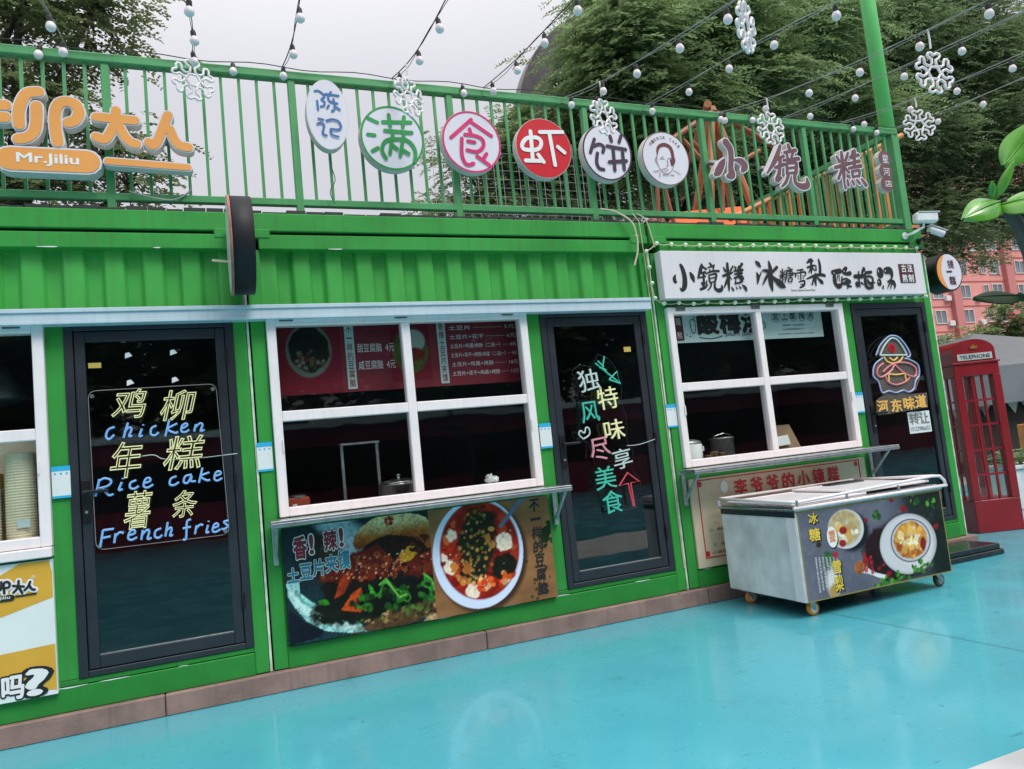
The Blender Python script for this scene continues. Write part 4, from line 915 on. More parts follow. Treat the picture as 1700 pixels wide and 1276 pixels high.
# ------------------------------------------------------------------ neon signs hung on the doors
NY = -.045
t = thing('neon_sign', "clear acrylic neon sign reading Chicken, Rice cake and French fries on the left door", 'neon sign', (-.58, NY, .95), 0, 'neon signs on the kiosk doors')
ac = [[(-0.942,1.971),(-0.223,1.973),(-0.201,1.016),(-0.94,1.021)]][0]
def rpoly(P, r):
    out = []
    for i in range(len(P)):
        a, b_, c_ = Vector(P[i - 1]), Vector(P[i]), Vector(P[(i + 1) % len(P)])
        u, v = (a - b_).normalized() * r, (c_ - b_).normalized() * r
        for k in range(6):
            f_ = k / 5; out.append(tuple((b_ + u) * (1 - f_) ** 2 + b_ * 2 * f_ * (1 - f_) + (b_ + v) * f_ ** 2))
    return out
ap = rpoly(ac, .05)
MB().face(ap, -.036).build('acrylic_panel', M['acrylic'], t)
MB().tube([(p[0], -.036, p[1]) for p in ap], .0022, 5, closed=True).build('panel_edge', M['grey_ink'], t)
st_ = MB()
for (x, z) in ac: st_.lathe([(.012, -.014), (.012, .006), (.004, .008)], (x * .94 + (-.58) * .06, -.036, z * .94 + 1.4 * .06), 12, 'y')
st_.build('standoff', M['steel'], t)
for ch, b in (("鸡", (-0.81,1.802,-0.635,1.955)), ("柳", (-0.541,1.771,-0.354,1.932)), ("年", (-0.834,1.441,-0.674,1.635)), ("糕", (-0.539,1.464,-0.325,1.64)), ("薯", (-0.776,1.129,-0.633,1.332)), ("条", (-0.511,1.164,-0.386,1.309))):
    yl = MB(); g_ = .06 * (b[2] - b[0]); write(yl, ch, (b[0] - g_, b[1] - g_, b[2] + g_, b[3] + g_), NY, wire=.016, shear=.25, res=2, ref=ch); yl.build('neon_character', M['neon_yellow'], t)
words = [MB() for _ in range(5)]
for i_, s_ in enumerate([[(-0.808,1.742),(-0.843,1.728),(-0.857,1.69),(-0.841,1.67),(-0.812,1.696)],[(-0.735,1.763),(-0.763,1.672)],[(-0.757,1.706),(-0.73,1.733),(-0.718,1.718),(-0.733,1.68),(-0.715,1.681)],[(-0.66,1.72),(-0.677,1.675),(-0.658,1.678)],[(-0.651,1.745),(-0.653,1.739)],[(-0.579,1.731),(-0.607,1.718),(-0.613,1.684),(-0.591,1.672),(-0.568,1.69)],[(-0.505,1.765),(-0.533,1.662)],[(-0.461,1.736),(-0.518,1.706),(-0.478,1.678),(-0.46,1.684)],[(-0.44,1.7),(-0.407,1.717),(-0.411,1.732),(-0.435,1.719),(-0.441,1.685),(-0.419,1.678),(-0.395,1.691)],[(-0.356,1.723),(-0.368,1.678)],[(-0.365,1.698),(-0.332,1.726),(-0.317,1.715),(-0.331,1.678),(-0.307,1.683)],[(-0.903,1.438),(-0.929,1.337)],[(-0.91,1.423),(-0.878,1.439),(-0.846,1.426),(-0.845,1.406),(-0.867,1.39),(-0.907,1.383)],[(-0.889,1.382),(-0.86,1.337),(-0.833,1.34)],[(-0.785,1.407),(-0.804,1.361),(-0.783,1.364)],[(-0.779,1.43),(-0.781,1.424)],[(-0.707,1.409),(-0.738,1.397),(-0.743,1.369),(-0.722,1.359),(-0.695,1.373)],[(-0.668,1.385),(-0.632,1.396),(-0.636,1.416),(-0.658,1.408),(-0.669,1.37),(-0.648,1.358),(-0.616,1.374)],[(-0.484,1.409),(-0.516,1.398),(-0.524,1.364),(-0.5,1.357),(-0.472,1.373)],[(-0.397,1.41),(-0.434,1.404),(-0.445,1.37),(-0.423,1.363),(-0.397,1.405),(-0.404,1.371),(-0.376,1.368)],[(-0.333,1.448),(-0.359,1.356)],[(-0.295,1.414),(-0.347,1.395),(-0.312,1.366),(-0.293,1.369)],[(-0.268,1.386),(-0.23,1.397),(-0.236,1.415),(-0.258,1.408),(-0.269,1.371),(-0.251,1.357),(-0.222,1.371)],[(-0.898,1.135),(-0.917,1.038)],[(-0.898,1.133),(-0.841,1.134)],[(-0.906,1.088),(-0.86,1.092)],[(-0.833,1.107),(-0.843,1.051)],[(-0.839,1.084),(-0.812,1.109),(-0.791,1.101)],[(-0.766,1.084),(-0.731,1.093),(-0.734,1.113),(-0.756,1.106),(-0.768,1.07),(-0.75,1.056),(-0.719,1.068)],[(-0.687,1.107),(-0.698,1.05)],[(-0.695,1.074),(-0.665,1.104),(-0.653,1.092),(-0.664,1.05),(-0.641,1.054)],[(-0.586,1.103),(-0.617,1.092),(-0.623,1.059),(-0.602,1.049),(-0.583,1.064)],[(-0.548,1.137),(-0.566,1.052)],[(-0.562,1.08),(-0.537,1.101),(-0.529,1.09),(-0.54,1.053),(-0.523,1.056)],[(-0.417,1.135),(-0.441,1.123),(-0.451,1.026),(-0.469,1.019)],[(-0.466,1.087),(-0.42,1.091)],[(-0.388,1.096),(-0.4,1.044)],[(-0.395,1.073),(-0.369,1.096),(-0.351,1.092)],[(-0.322,1.09),(-0.335,1.045),(-0.317,1.048)],[(-0.316,1.115),(-0.318,1.109)],[(-0.297,1.065),(-0.264,1.075),(-0.27,1.093),(-0.289,1.084),(-0.298,1.05),(-0.28,1.041),(-0.251,1.054)],[(-0.201,1.102),(-0.23,1.096),(-0.208,1.068),(-0.233,1.051),(-0.246,1.058)]]):
    wi = 0 if i_ < 12 else (1 if i_ < 19 else (2 if i_ < 24 else (3 if i_ < 34 else 4)))
    words[wi].tube([(p[0], NY, p[1]) for p in (smooth(s_, 4) if len(s_) > 2 else s_)], .0068, 7)
for bl in words: bl.build('neon_word', M['neon_blue'], t)
w_ = MB(); w_.tube([(p[0], -.05 if 0 < i < 7 else -.03, p[1]) for i, p in enumerate(smooth([[(-0.673,1.552),(-0.602,1.553),(-0.559,1.526),(-0.478,1.513),(-0.341,1.51),(-0.265,1.512),(-0.122,1.517)]][0], 3))], .0025, 5)
w_.build('lead', M['neon_white'], t)
stk = MB()
for (x, z) in [[(-0.717,2.186),(-0.461,2.193),(-0.715,2.014),(-0.46,2.017)]][0]:
    stk.face([(x - .020, z - .018), (x + .022, z - .004), (x + .004, z + .020), (x - .018, z + .014)], .0085)
stk.build('paper_sticker', M['card'], door_left)
stk = MB(); (x, z), = [(-0.904,2.132)]; stk.box(x - .035, x + .035, .0065, .0085, z - .016, z + .016); stk.build('tape_sticker', M['carton'], door_left)

t = thing('neon_sign', "tall clear acrylic neon sign with green and red arrows on the middle door", 'neon sign', (2.58, NY, .75), 0, 'neon signs on the kiosk doors')
op = [[(2.326,1.925),(2.4,1.967),(2.492,1.939),(2.557,2.038),(2.658,1.994),(2.702,1.921),(2.75,1.847),(2.72,1.644),(2.75,1.532),(2.73,1.315),(2.78,1.264),(2.741,1.128),(2.817,1.028),(2.743,0.817),(2.628,0.819),(2.512,0.796),(2.452,0.871),(2.406,1.117),(2.432,1.19),(2.394,1.361),(2.304,1.392),(2.306,1.475),(2.345,1.517),(2.343,1.778)]][0]
MB().face(op, -.036).build('acrylic_panel', M['acrylic'], t)
MB().tube([(p[0], -.036, p[1]) for p in op], .0028, 5, closed=True).build('panel_edge', M['acrylic'], t)
def neon_text(items, m, name='neon_lettering', d=.014, bold=-.002, rot=0.0):
    for ch, box in items:
        b_ = MB(); write(b_, ch, box, NY, depth=d, res=2, rot=rot); b_.build('neon_character', m, t)
def neon_tubes(lst, m, r=.007, name='neon_shape', sm=False):
    b_ = MB()
    for s_ in lst: b_.tube([(p[0], NY, p[1]) for p in (smooth(s_, 4) if sm and len(s_) > 2 else s_)], r, 7)
    return b_.build(name, m, t)
neon_text([("独", (2.362,1.755,2.546,1.924)), ("享", (2.586,1.137,2.753,1.289))], M['neon_white'], rot=.12)
neon_text([("特", (2.511,1.605,2.691,1.778)), ("味", (2.539,1.364,2.717,1.521))], M['neon_yellow'], rot=.08)
neon_text([("风", (2.357,1.513,2.511,1.674)), ("美", (2.413,0.995,2.593,1.167)), ("食", (2.458,0.809,2.63,0.98))], M['neon_teal'], rot=.06)
neon_text([("尽", (2.398,1.216,2.57,1.39))], M['neon_pink'], rot=.1)
neon_tubes([[(2.524,1.967),(2.58,1.921),(2.61,2.018)],[(2.548,1.985),(2.594,1.936)],[(2.58,1.921),(2.724,1.796)],[(2.63,1.833),(2.724,1.796),(2.706,1.892),(2.63,1.833)],[(2.555,1.934),(2.614,1.908)]], M['neon_teal'])
neon_tubes([[(2.716,0.839),(2.692,1.018),(2.611,1.007),(2.697,1.099),(2.791,1.023),(2.715,1.02),(2.726,0.835)]], M['neon_red'])
neon_tubes([[(2.349,1.392),(2.316,1.428),(2.331,1.457),(2.363,1.436),(2.38,1.476),(2.406,1.466),(2.403,1.42),(2.349,1.392)]], M['neon_white'], .006, 'neon_heart', True)
w_ = MB(); w_.tube([(p[0], -.04, p[1]) for p in smooth([[(2.725,1.308),(2.832,1.306),(2.983,1.335)]][0])], .0025, 5); w_.build('lead', M['neon_white'], t)
stk = MB(); (x, z), = [(2.856,2.072)]; stk.box(x - .032, x + .032, .0065, .0085, z - .02, z + .02); stk.build('tape_sticker', M['carton'], door_mid)

t = thing('neon_sign', "neon sign of a figure in a pointed hat holding a pot on the right door", 'neon sign', (5.78, NY, 1.45), 0, 'neon signs on the kiosk doors')
op = [[(5.478,1.928),(5.605,2.05),(5.727,2.085),(5.834,2.041),(5.921,1.891),(5.91,1.84),(6.01,1.748),(5.988,1.646),(5.92,1.547),(5.818,1.511),(6.055,1.512),(6.037,1.368),(5.385,1.34),(5.39,1.481),(5.488,1.524),(5.456,1.643),(5.391,1.714),(5.433,1.812),(5.547,1.874)]][0]
MB().face(op, -.036).build('acrylic_panel', M['acrylic_milky'], t)
neon_tubes([[(5.515,1.894),(5.576,1.972),(5.656,2.034),(5.706,2.049),(5.76,2.03),(5.816,1.962),(5.857,1.881)],[(5.515,1.894),(5.857,1.881)]], M['neon_white'], .008, 'neon_hat', True)
neon_tubes([[(5.465,1.896),(5.528,1.983),(5.638,2.058),(5.71,2.073),(5.787,2.053),(5.864,1.969),(5.9,1.881),(5.848,1.858)],[(5.544,1.869),(5.431,1.81),(5.393,1.712),(5.448,1.65),(5.473,1.549),(5.561,1.558),(5.648,1.536),(5.743,1.553),(5.809,1.532),(5.879,1.557),(5.918,1.631),(5.978,1.688),(5.979,1.783),(5.883,1.836),(5.816,1.851)]], M['neon_pale_blue'], .007, 'neon_outline', True)
neon_tubes([[(5.561,1.878),(5.593,1.833),(5.669,1.812),(5.753,1.828),(5.801,1.867)],[(5.63,1.868),(5.677,1.839),(5.731,1.867)],[(5.588,1.718),(5.576,1.634)],[(5.794,1.71),(5.797,1.635)],[(5.588,1.718),(5.681,1.703),(5.794,1.71)]], M['neon_amber'], .007, 'neon_face_and_pot', True)
neon_tubes([[(5.54,1.818),(5.465,1.778),(5.446,1.717),(5.502,1.692),(5.621,1.741),(5.682,1.794),(5.733,1.752),(5.819,1.697),(5.92,1.674),(5.947,1.746),(5.875,1.798),(5.75,1.815),(5.632,1.797),(5.518,1.739)],[(5.543,1.695),(5.567,1.643),(5.662,1.609),(5.782,1.629),(5.848,1.666)]], M['neon_rose'], .0085, 'neon_arms', True)
(x, z), = [(5.687,1.956)]
b_ = MB().disc(x, z, .042, .045, NY + .004, NY + .012, 28); b_.build('hat_badge', M['red_face'], t)
b_ = MB(); write(b_, "香", (x - .026, z - .028, x + .026, z + .028), NY); b_.build('badge_lettering', M['purple_ink'], t)
for ch, b in (("河", (5.394,1.363,5.518,1.474)), ("东", (5.563,1.36,5.691,1.472)), ("味", (5.722,1.368,5.86,1.482)), ("道", (5.878,1.377,6.013,1.492))):
    b_ = MB(); write(b_, ch, b, NY, wire=.026, res=1, ref=ch); b_.build('neon_character', M['neon_amber'], t)
b = (5.804,1.14,6.092,1.342)
t = thing('paper_notice', "white paper notice with two big black characters stuck on the right door", 'notice', ((b[0] + b[2]) / 2, .004, b[1]))
MB().box(b[0], b[2], .002, .004, b[1], b[3]).build('sheet', M['card'], t)
m_ = MB(); h_ = b[3] - b[1]; w2 = (b[2] - b[0])
write(m_, "转", (b[0] + .06 * w2, b[1] + .42 * h_, b[0] + .48 * w2, b[1] + .92 * h_), .0008, bold=.03); write(m_, "让", (b[0] + .52 * w2, b[1] + .42 * h_, b[0] + .94 * w2, b[1] + .92 * h_), .0008, bold=.03)
write(m_, "15123986652", (b[0] + .06 * w2, b[1] + .1 * h_, b[0] + .94 * w2, b[1] + .30 * h_), .0008, bold=.01)
m_.build('lettering', M['grey_ink'], t)

# payment cards stuck between doors and windows (codes left out)
for cxp, czp, yy, lab in (([(-1.106,1.442)][0], 0, -.012, "white payment card with blue header beside the left door's handle"),
                    ([(0.044,1.48)][0], 0, -.014, "white payment card with blue header on the post left of the burger kiosk's window"),
                    ([(2.053,1.445)][0], 0, -.012, "white payment card with blue header between the middle window and middle door"),
                    ([(3.184,1.509)][0], 0, -.014, "white payment card with blue header between the middle door and right window"),
                    ([(5.215,1.476)][0], 0, -.012, "white payment card with blue header between the right window and right door")):
    x, z = cxp; w2, h2 = .048, .094
    t = thing('payment_card', lab, 'payment card', (x, yy, z - h2), 0, 'payment cards on the kiosk walls')
    MB().box(x - w2, x + w2, yy - .003, yy, z - h2, z + h2).build('card', M['card'], t)
    MB().box(x - w2, x + w2, yy - .0045, yy - .0032, z + h2 - .028, z + h2).box(x - w2, x + w2, yy - .0045, yy - .0032, z - h2, z - h2 + .014).build('blue_band', M['qr_blue'], t)
    m_ = MB()
    for dx, mm in ((-.03, 0), (0, 1), (.03, 2)): m_.disc(x + dx, z + h2 - .044, .006, .006, yy - .004, None, 10)
    m_.build('round_mark', M['qr_blue'], t)

# ------------------------------------------------------------------ posters under the windows
PY = -.046
def poster(label, x0, z0, x1, z1, y=PY, back=-.003, cat='poster', edge=M['black']):
    t = thing('poster', label, cat, ((x0 + x1) / 2, back, z0), 0, None)
    MB().box(x0, x1, y + .002, back, z0, z1, .003).build('backing_board', edge, t)
    return t
# burger and tofu bowl
t = poster("wide food poster of a filled bun and a bowl of tofu under the middle window", .110, .268, 2.0, 1.008)
p = Paint(.112, .270, 1.998, 1.006, .0062, (.02, .045, .055), 5)
def U(l): return l
SPL = [(1.086,0.67)][0][0]
p.blend(np.clip(p.noise(.5, 1) * 2 - .7, 0, 1), (.03, .08, .10))
for e in [(0.458,0.996,0.078),(0.497,0.834,0.09),(0.396,1.03,0.052),(0.555,0.904,0.065)]: p.ell(e[0], e[1], e[2] * 1.4, e[2], (.42, .52, .58), .06, a=.8)
for e in [(0.404,0.809,0.077),(0.348,0.9,0.051)]: p.ell(e[0], e[1], e[2], e[2] * .8, (.07, .03, .015), .05, a=.9)
# plate
p.poly([[(0.116,0.662),(0.192,0.663),(0.199,0.586),(0.292,0.495),(0.412,0.411),(0.56,0.334),(0.608,0.275),(0.504,0.281),(0.341,0.323),(0.223,0.407),(0.156,0.506),(0.124,0.573)]][0], (.36, .62, .60), .25, .05, 3)
p.line([[(0.153,0.594),(0.193,0.512),(0.287,0.433),(0.408,0.361),(0.507,0.325)]][0], .05, (.55, .72, .70), .03)
p.line([[(0.169,0.604),(0.207,0.535),(0.301,0.456),(0.422,0.384),(0.548,0.343)]][0], .018, (.16, .42, .40), .015)
p.poly([[(0.119,0.5),(0.222,0.394),(0.329,0.325),(0.301,0.293),(0.112,0.272)]][0], (.012, .022, .04), .3, .08, 4)
# filling, dark meat
p.ell(*[(0.863,0.743)][0], .27, .17, (.035, .014, .008), .02, 0, .5, .04, 5)
p.ell(*[(0.741,0.589)][0], .42, .20, (.02, .012, .008), .03, -.05, .5, .05, 5, rough=.08)
p.ell(*[(0.676,0.456)][0], .42, .12, (.016, .022, .010), .03, .05, .6, .04, 6, rough=.08)
p.poly([[(0.545,0.788),(0.652,0.806),(0.721,0.829),(0.806,0.711),(0.942,0.705),(1.086,0.738),(1.106,0.573),(0.985,0.564),(0.874,0.555),(0.715,0.606),(0.634,0.593),(0.532,0.622),(0.429,0.625),(0.303,0.645),(0.382,0.684)]][0], (.16, .025, .012), .75, .045, 8)
p.scatter(*[(0.708,0.673)][0], .40, .10, 70, .012, .035, [(.22, .05, .015), (.12, .018, .010), (.30, .10, .03), (.05, .01, .006)], 11)
p.poly([[(0.446,0.437),(0.524,0.533),(0.586,0.562),(0.607,0.429),(0.566,0.404)]][0], (.50, .10, .02), .4, .03, 9)
p.poly([[(0.407,0.514),(0.455,0.634),(0.518,0.689),(0.525,0.623),(0.473,0.541)]][0], (.34, .06, .015), .5, .03, 10)
p.ell(*[(0.92,0.734)][0], .07, .045, (.50, .30, .03), .01, .5, .3)
p.ell(*[(0.824,0.458)][0], .26, .14, (.008, .012, .006), .02, 0, .5, rough=.06)
for q in [[(0.691,0.48),(0.733,0.577),(0.761,0.593),(0.816,0.525),(0.887,0.474),(0.836,0.443),(0.788,0.516),(0.752,0.561),(0.704,0.478)],[(0.633,0.58),(0.664,0.549),(0.691,0.473),(0.651,0.473)],[(1.015,0.587),(1.08,0.523),(1.09,0.414),(1.021,0.346),(1.007,0.428)],[(0.801,0.357),(0.937,0.347),(1.053,0.393),(1.092,0.36),(1.002,0.296),(0.893,0.315)],[(0.3,0.519),(0.357,0.522),(0.379,0.487),(0.316,0.489)]]: p.poly(q, (.06, .30, .04), .6, .03, 12)
p.ell(*[(0.867,0.33)][0], .34, .055, (.14, .085, .04), .02, .12, .5, .03, 13, rough=.04)
p.ell(*[(1.048,0.261)][0], .05, .05, (.5, .38, .22), .02, 0, .4, rough=.03)
# top bun
bun = smooth([[(0.556,0.845),(0.575,0.908),(0.625,0.954),(0.695,0.994),(0.805,1.017),(0.942,1.006),(1.064,0.961),(1.094,0.872),(1.081,0.763),(1.057,0.758),(1.028,0.8),(0.955,0.844),(0.82,0.875),(0.724,0.866),(0.641,0.83),(0.586,0.804),(0.556,0.845)]][0])
p.poly(bun, (.30, .105, .022), .5, .05, 14)
u_ = np.clip((p.Z - .80) / .19, 0, 1); keep = p.C.copy()
p.blend(np.clip(u_ * 1.5 - .25 + (p.noise(.06, 31) - .5) * .5, 0, 1), (.50, .26, .075), .35, .02, 32)
p.blend(np.clip(u_ * 2.4 - 1.15 + (p.noise(.09, 33) - .5) * .9, 0, 1), (.66, .54, .33), .3, .015, 34)
p.blend(np.clip(.16 - np.abs(u_ - .12), 0, 1) * 3.0, (.10, .03, .010))
inb = np.zeros(p.X.shape, bool)
for i in range(len(bun)):
    (xa, za), (xb, zb) = bun[i - 1][:2], bun[i][:2]
    if za != zb: inb ^= ((za > p.Z) != (zb > p.Z)) & (p.X < (xb - xa) * (p.Z - za) / (zb - za) + xa)
p.C = np.where(inb[..., None], p.C, keep)
p.scatter(*[(0.801,0.971)][0], .03, .025, 9, .008, .016, [(.35, .03, .01)], 16)
# gloss on the meat, frilly edges on the salad
p.scatter(*[(0.709,0.686)][0], .38, .085, 110, .003, .008, [(.55, .30, .18), (.62, .42, .30), (.30, .05, .02)], 41)
p.scatter(*[(0.978,0.793)][0], .10, .06, 22, .008, .022, [(.05, .02, .01), (.12, .03, .015), (.02, .03, .012)], 42)
p.scatter(*[(0.811,0.46)][0], .30, .09, 70, .008, .030, [(.015, .05, .012), (.03, .12, .02), (.006, .010, .004), (.05, .20, .03)], 43, .006)
p.line([[(0.712,0.561),(0.754,0.59),(0.792,0.529),(0.837,0.456),(0.882,0.468)]][0], .012, (.22, .50, .12), .006)
p.line([[(1.018,0.586),(1.067,0.538),(1.093,0.44)]][0], .012, (.20, .46, .12), .006)
p.scatter(*[(0.868,0.345)][0], .30, .035, 60, .006, .018, [(.22, .14, .07), (.07, .04, .02), (.10, .22, .04), (.40, .28, .14)], 44, .005)
p.blend(np.clip((p.noise(.012, 51) - .5) * 2.2, 0, .35) * (p.X < SPL), (.01, .008, .006))
# right half: wooden table, bowl
p.blend((p.X > SPL).astype(float), (.30, .17, .085), .35, .25, 20)
p.blend((p.X > SPL) * np.clip(np.sin(p.Z * 46 + p.noise(.4, 3) * 9) * .5, 0, 1) * .35, (.15, .08, .035))
bc = (1.09,0.284,1.765,1.048); bx, bz = (bc[0] + bc[2]) / 2, (bc[1] + bc[3]) / 2; rx_, rz_ = (bc[2] - bc[0]) / 2, (bc[3] - bc[1]) / 2
p.ell(bx + .02, bz - .02, rx_ * 1.03, rz_ * 1.03, (.09, .05, .03), .03)
p.ell(bx, bz, rx_, rz_, (.62, .66, .78), .004); p.ell(bx + .012, bz + .02, rx_ * .885, rz_ * .90, (.30, .33, .42), .01); p.ell(bx + .012, bz + .02, rx_ * .875, rz_ * .89, (.34, .030, .014), .006, 0, .7, .05, 22)
p.scatter(bx + .012, bz + .02, rx_ * .8, rz_ * .8, 60, .012, .045, [(.42, .07, .02), (.20, .012, .008), (.50, .14, .04), (.30, .02, .02)], 45, .008)
inb = ((p.X - bx - .012) / (rx_ * .86)) ** 2 + ((p.Z - bz - .02) / (rz_ * .875)) ** 2 < 1
keep = p.C.copy()
for q in [(1.622,0.718,0.084),(1.237,0.812,0.049),(1.208,0.598,0.059),(1.357,0.411,0.068),(1.165,0.672,0.035),(1.463,0.435,0.041)]: p.ell(q[0], q[1], q[2] * .75, q[2] * .8, (.78, .66, .55), .01, .2, .25, .02, 23, rough=.03)
p.ell(*[(1.42,0.732)][0], .14, .26, (.025, .028, .010), .02, -.25, .5, .03, 24, rough=.09)
p.ell(*[(1.61,0.537)][0], .10, .10, (.02, .022, .008), .02, 0, .5, .03, 25, rough=.06)
p.scatter(*[(1.418,0.718)][0], .13, .25, 90, .006, .015, [(.34, .20, .07), (.10, .16, .03), (.03, .04, .012), (.40, .26, .10)], 26)
p.scatter(*[(1.284,0.559)][0], .08, .10, 10, .02, .034, [(.50, .22, .06)], 27)
p.scatter(*[(1.499,0.777)][0], .05, .10, 6, .02, .03, [(.45, .24, .07)], 28)
p.scatter(*[(1.496,0.457)][0], .16, .06, 26, .012, .03, [(.70, .16, .03), (.60, .08, .02), (.75, .45, .25)], 29)
p.scatter(bx + .012, bz + .02, rx_ * .8, rz_ * .8, 60, .003, .008, [(.62, .40, .25), (.05, .06, .02), (.55, .12, .05)], 46)
p.C = np.where(inb[..., None], p.C, keep)
p.line([[(1.611,0.832),(1.767,0.983),(1.818,1.013)]][0], .028, (.16, .22, .33), .012)
p.scatter(*[(1.976,0.726)][0], .06, .13, 12, .014, .04, [(.02, .045, .012)], 30)
p.scatter(*[(1.865,0.456)][0], .10, .22, 14, .006, .016, [(.03, .06, .02), (.10, .05, .02)], 31)
p.build('picture', PY, M['print'], t, 1.0)
o_ = MB(); f_ = MB()
for ch, b in (("香", (0.177,0.805,0.257,0.943)), ("!", (0.28,0.826,0.298,0.944)), ("辣", (0.371,0.832,0.452,0.962)), ("!", (0.474,0.847,0.492,0.963))):
    write(o_, ch, b, PY - .0015, bold=.085, res=2); write(f_, ch, b, PY - .003, bold=.04, res=2)
o_.build('lettering_edge', M['white_ink'], t); f_.build('lettering', M['maroon_ink'], t)
o_ = MB(); f_ = MB()
for i, ch in enumerate("土豆片夹馍"):
    b = (0.127,0.662,0.197,0.749); b2 = (0.452,0.7,0.527,0.815); q = i / 4
    bb_ = tuple(b[k] * (1 - q) + b2[k] * q for k in range(4))
    write(o_, ch, bb_, PY - .0015, bold=.075, res=2); write(f_, ch, bb_, PY - .003, bold=.04, res=2)
o_.build('lettering_edge', M['neon_white'], t); f_.build('lettering', M['teal_ink'], t)
f_ = MB(); b = (1.793,0.294,1.925,0.99); cx_ = (b[0] + b[2]) / 2
vertical(f_, "不一样的豆腐脑", (1.845, .30, 1.925, .995), PY - .003, bold=.025, shear=.1)
f_.build('vertical_lettering', M['black_ink'], t)

# yellow sunburst poster
t = poster("yellow and white sunburst poster with black lettering at the left edge", -3.02, .246, -1.164, 1.004, edge=M['card'])
MB().box(-3.018, -1.166, PY + .0005, PY + .0015, .248, 1.002).build('sheet', M['card'], t)
oy = mat("yellow_print", (.66, .36, .035), .45, var=.04)
cx_, cz_ = -2.30, .47
ry = MB()
def clip_ray(a):
    dx, dz = math.cos(a), math.sin(a); t_ = 9
    for (v, d, lo, hi) in ((cx_, dx, -3.016, -1.168), (cz_, dz, .250, 1.0)):
        if d > 1e-9: t_ = min(t_, (hi - v) / d)
        if d < -1e-9: t_ = min(t_, (lo - v) / d)
    return (cx_ + dx * t_, cz_ + dz * t_)
for i in range(14):
    a = R(-10 + 360 / 14 * i); P = [(cx_, cz_)] + [clip_ray(a + R(12.85) * k / 4) for k in range(5)]
    ry.face(P, PY - .0005)
ry.build('sunburst', oy, t)
lg = [[(-1.36,0.883),(-1.308,0.871)],[(-1.332,0.906),(-1.337,0.871),(-1.359,0.845)],[(-1.331,0.87),(-1.317,0.836)],[(-1.276,0.893),(-1.288,0.867),(-1.305,0.85)],[(-1.28,0.871),(-1.269,0.851),(-1.255,0.846)],[(-1.402,0.848),(-1.404,0.899),(-1.388,0.91),(-1.375,0.897),(-1.381,0.878),(-1.397,0.878)],[(-1.415,0.913),(-1.418,0.875),(-1.435,0.862)],[(-1.468,0.914),(-1.445,0.919)],[(-1.458,0.859),(-1.454,0.894),(-1.445,0.919)]]
MB().strokes(lg, .034, PY - .0015).build('logo_edge', M['white_ink'], t)
lb = MB().strokes(lg, .013, PY - .005); lb.strokes([[(-1.348,0.821),(-1.251,0.823)]], .01, PY - .005); lb.strokes([[(-1.486,0.819),(-1.37,0.818)]], .034, PY - .0055)
lb.build('logo', M['black_ink'], t)
q_ = MB(); write(q_, "Mr.Jiliu", (-1.478,0.81,-1.376,0.832), PY - .008, bold=.01); write(q_, "®", (-1.268,0.908,-1.25,0.928), PY - .008); q_.build('logo_name', M['white_ink'], t)
k1 = MB(); k2 = MB()
for ch, b in (("?", (-1.307,0.266,-1.219,0.402)), ("吗", (-1.43,0.264,-1.328,0.386))):
    write(k1, ch, b, PY - .0025, bold=.10, res=3); write(k2, ch, b, PY - .006, bold=.035, res=3)
k1.build('lettering_edge', M['black_ink'], t); k2.build('lettering', M['white_ink'], t)

# beige hanging banner behind the cart
t = poster("beige banner with a red border and red characters behind the freezer cart", 3.262, .273, 5.16, .985, y=-.030, edge=M['beige'])
bd = MB()
for (a, b_, c_, d_) in ((3.335, 5.085, .962, .970), (3.335, 5.085, .345, .352)): bd.box(a, b_, -.0325, -.029, c_, d_)
for a in (3.335, 5.078): bd.box(a, a + .007, -.0325, -.029, .3525, .9615)
for (a, c_) in ((3.345, .915), (5.03, .915), (3.345, .36), (5.03, .36)): bd.box(a, a + .03, -.0325, -.0305, c_, c_ + .04)
bd.build('red_border', M['red_ink'], t)
L = MB(); x = 3.698
for ch in "李爷爷的小镜糕":
    write(L, ch, (x, .800, x + .125, .935), -.0325, bold=.03); x += .168
L.build('lettering', M['red_ink'], t)
e_ = MB().disc(3.594, .89, .038, .052, -.0325, None, 24); e_.build('oval_mark', M['white_ink'], t)
L = MB(); write(L, "一、非遗", (3.44, .60, 3.62, .63), -.0325); write(L, "二、蒸制米糕", (3.40, .55, 3.62, .575), -.0325); write(L, "三、传统手工小吃", (3.42, .43, 3.72, .455), -.0325)
L.build('small_lettering', M['purple_ink'], t)
L = MB(); write(L, "小镜糕老味道", (3.40, .37, 3.70, .395), -.0325); L.build('red_small_lettering', M['maroon_ink'], t)
tag(MB().box(4.42, 4.80, -.34, -.17, .776, .815, .01).build('black_tray', M['handle']), "black tray standing on the freezer cart's back edge against the beige banner", 'tray')

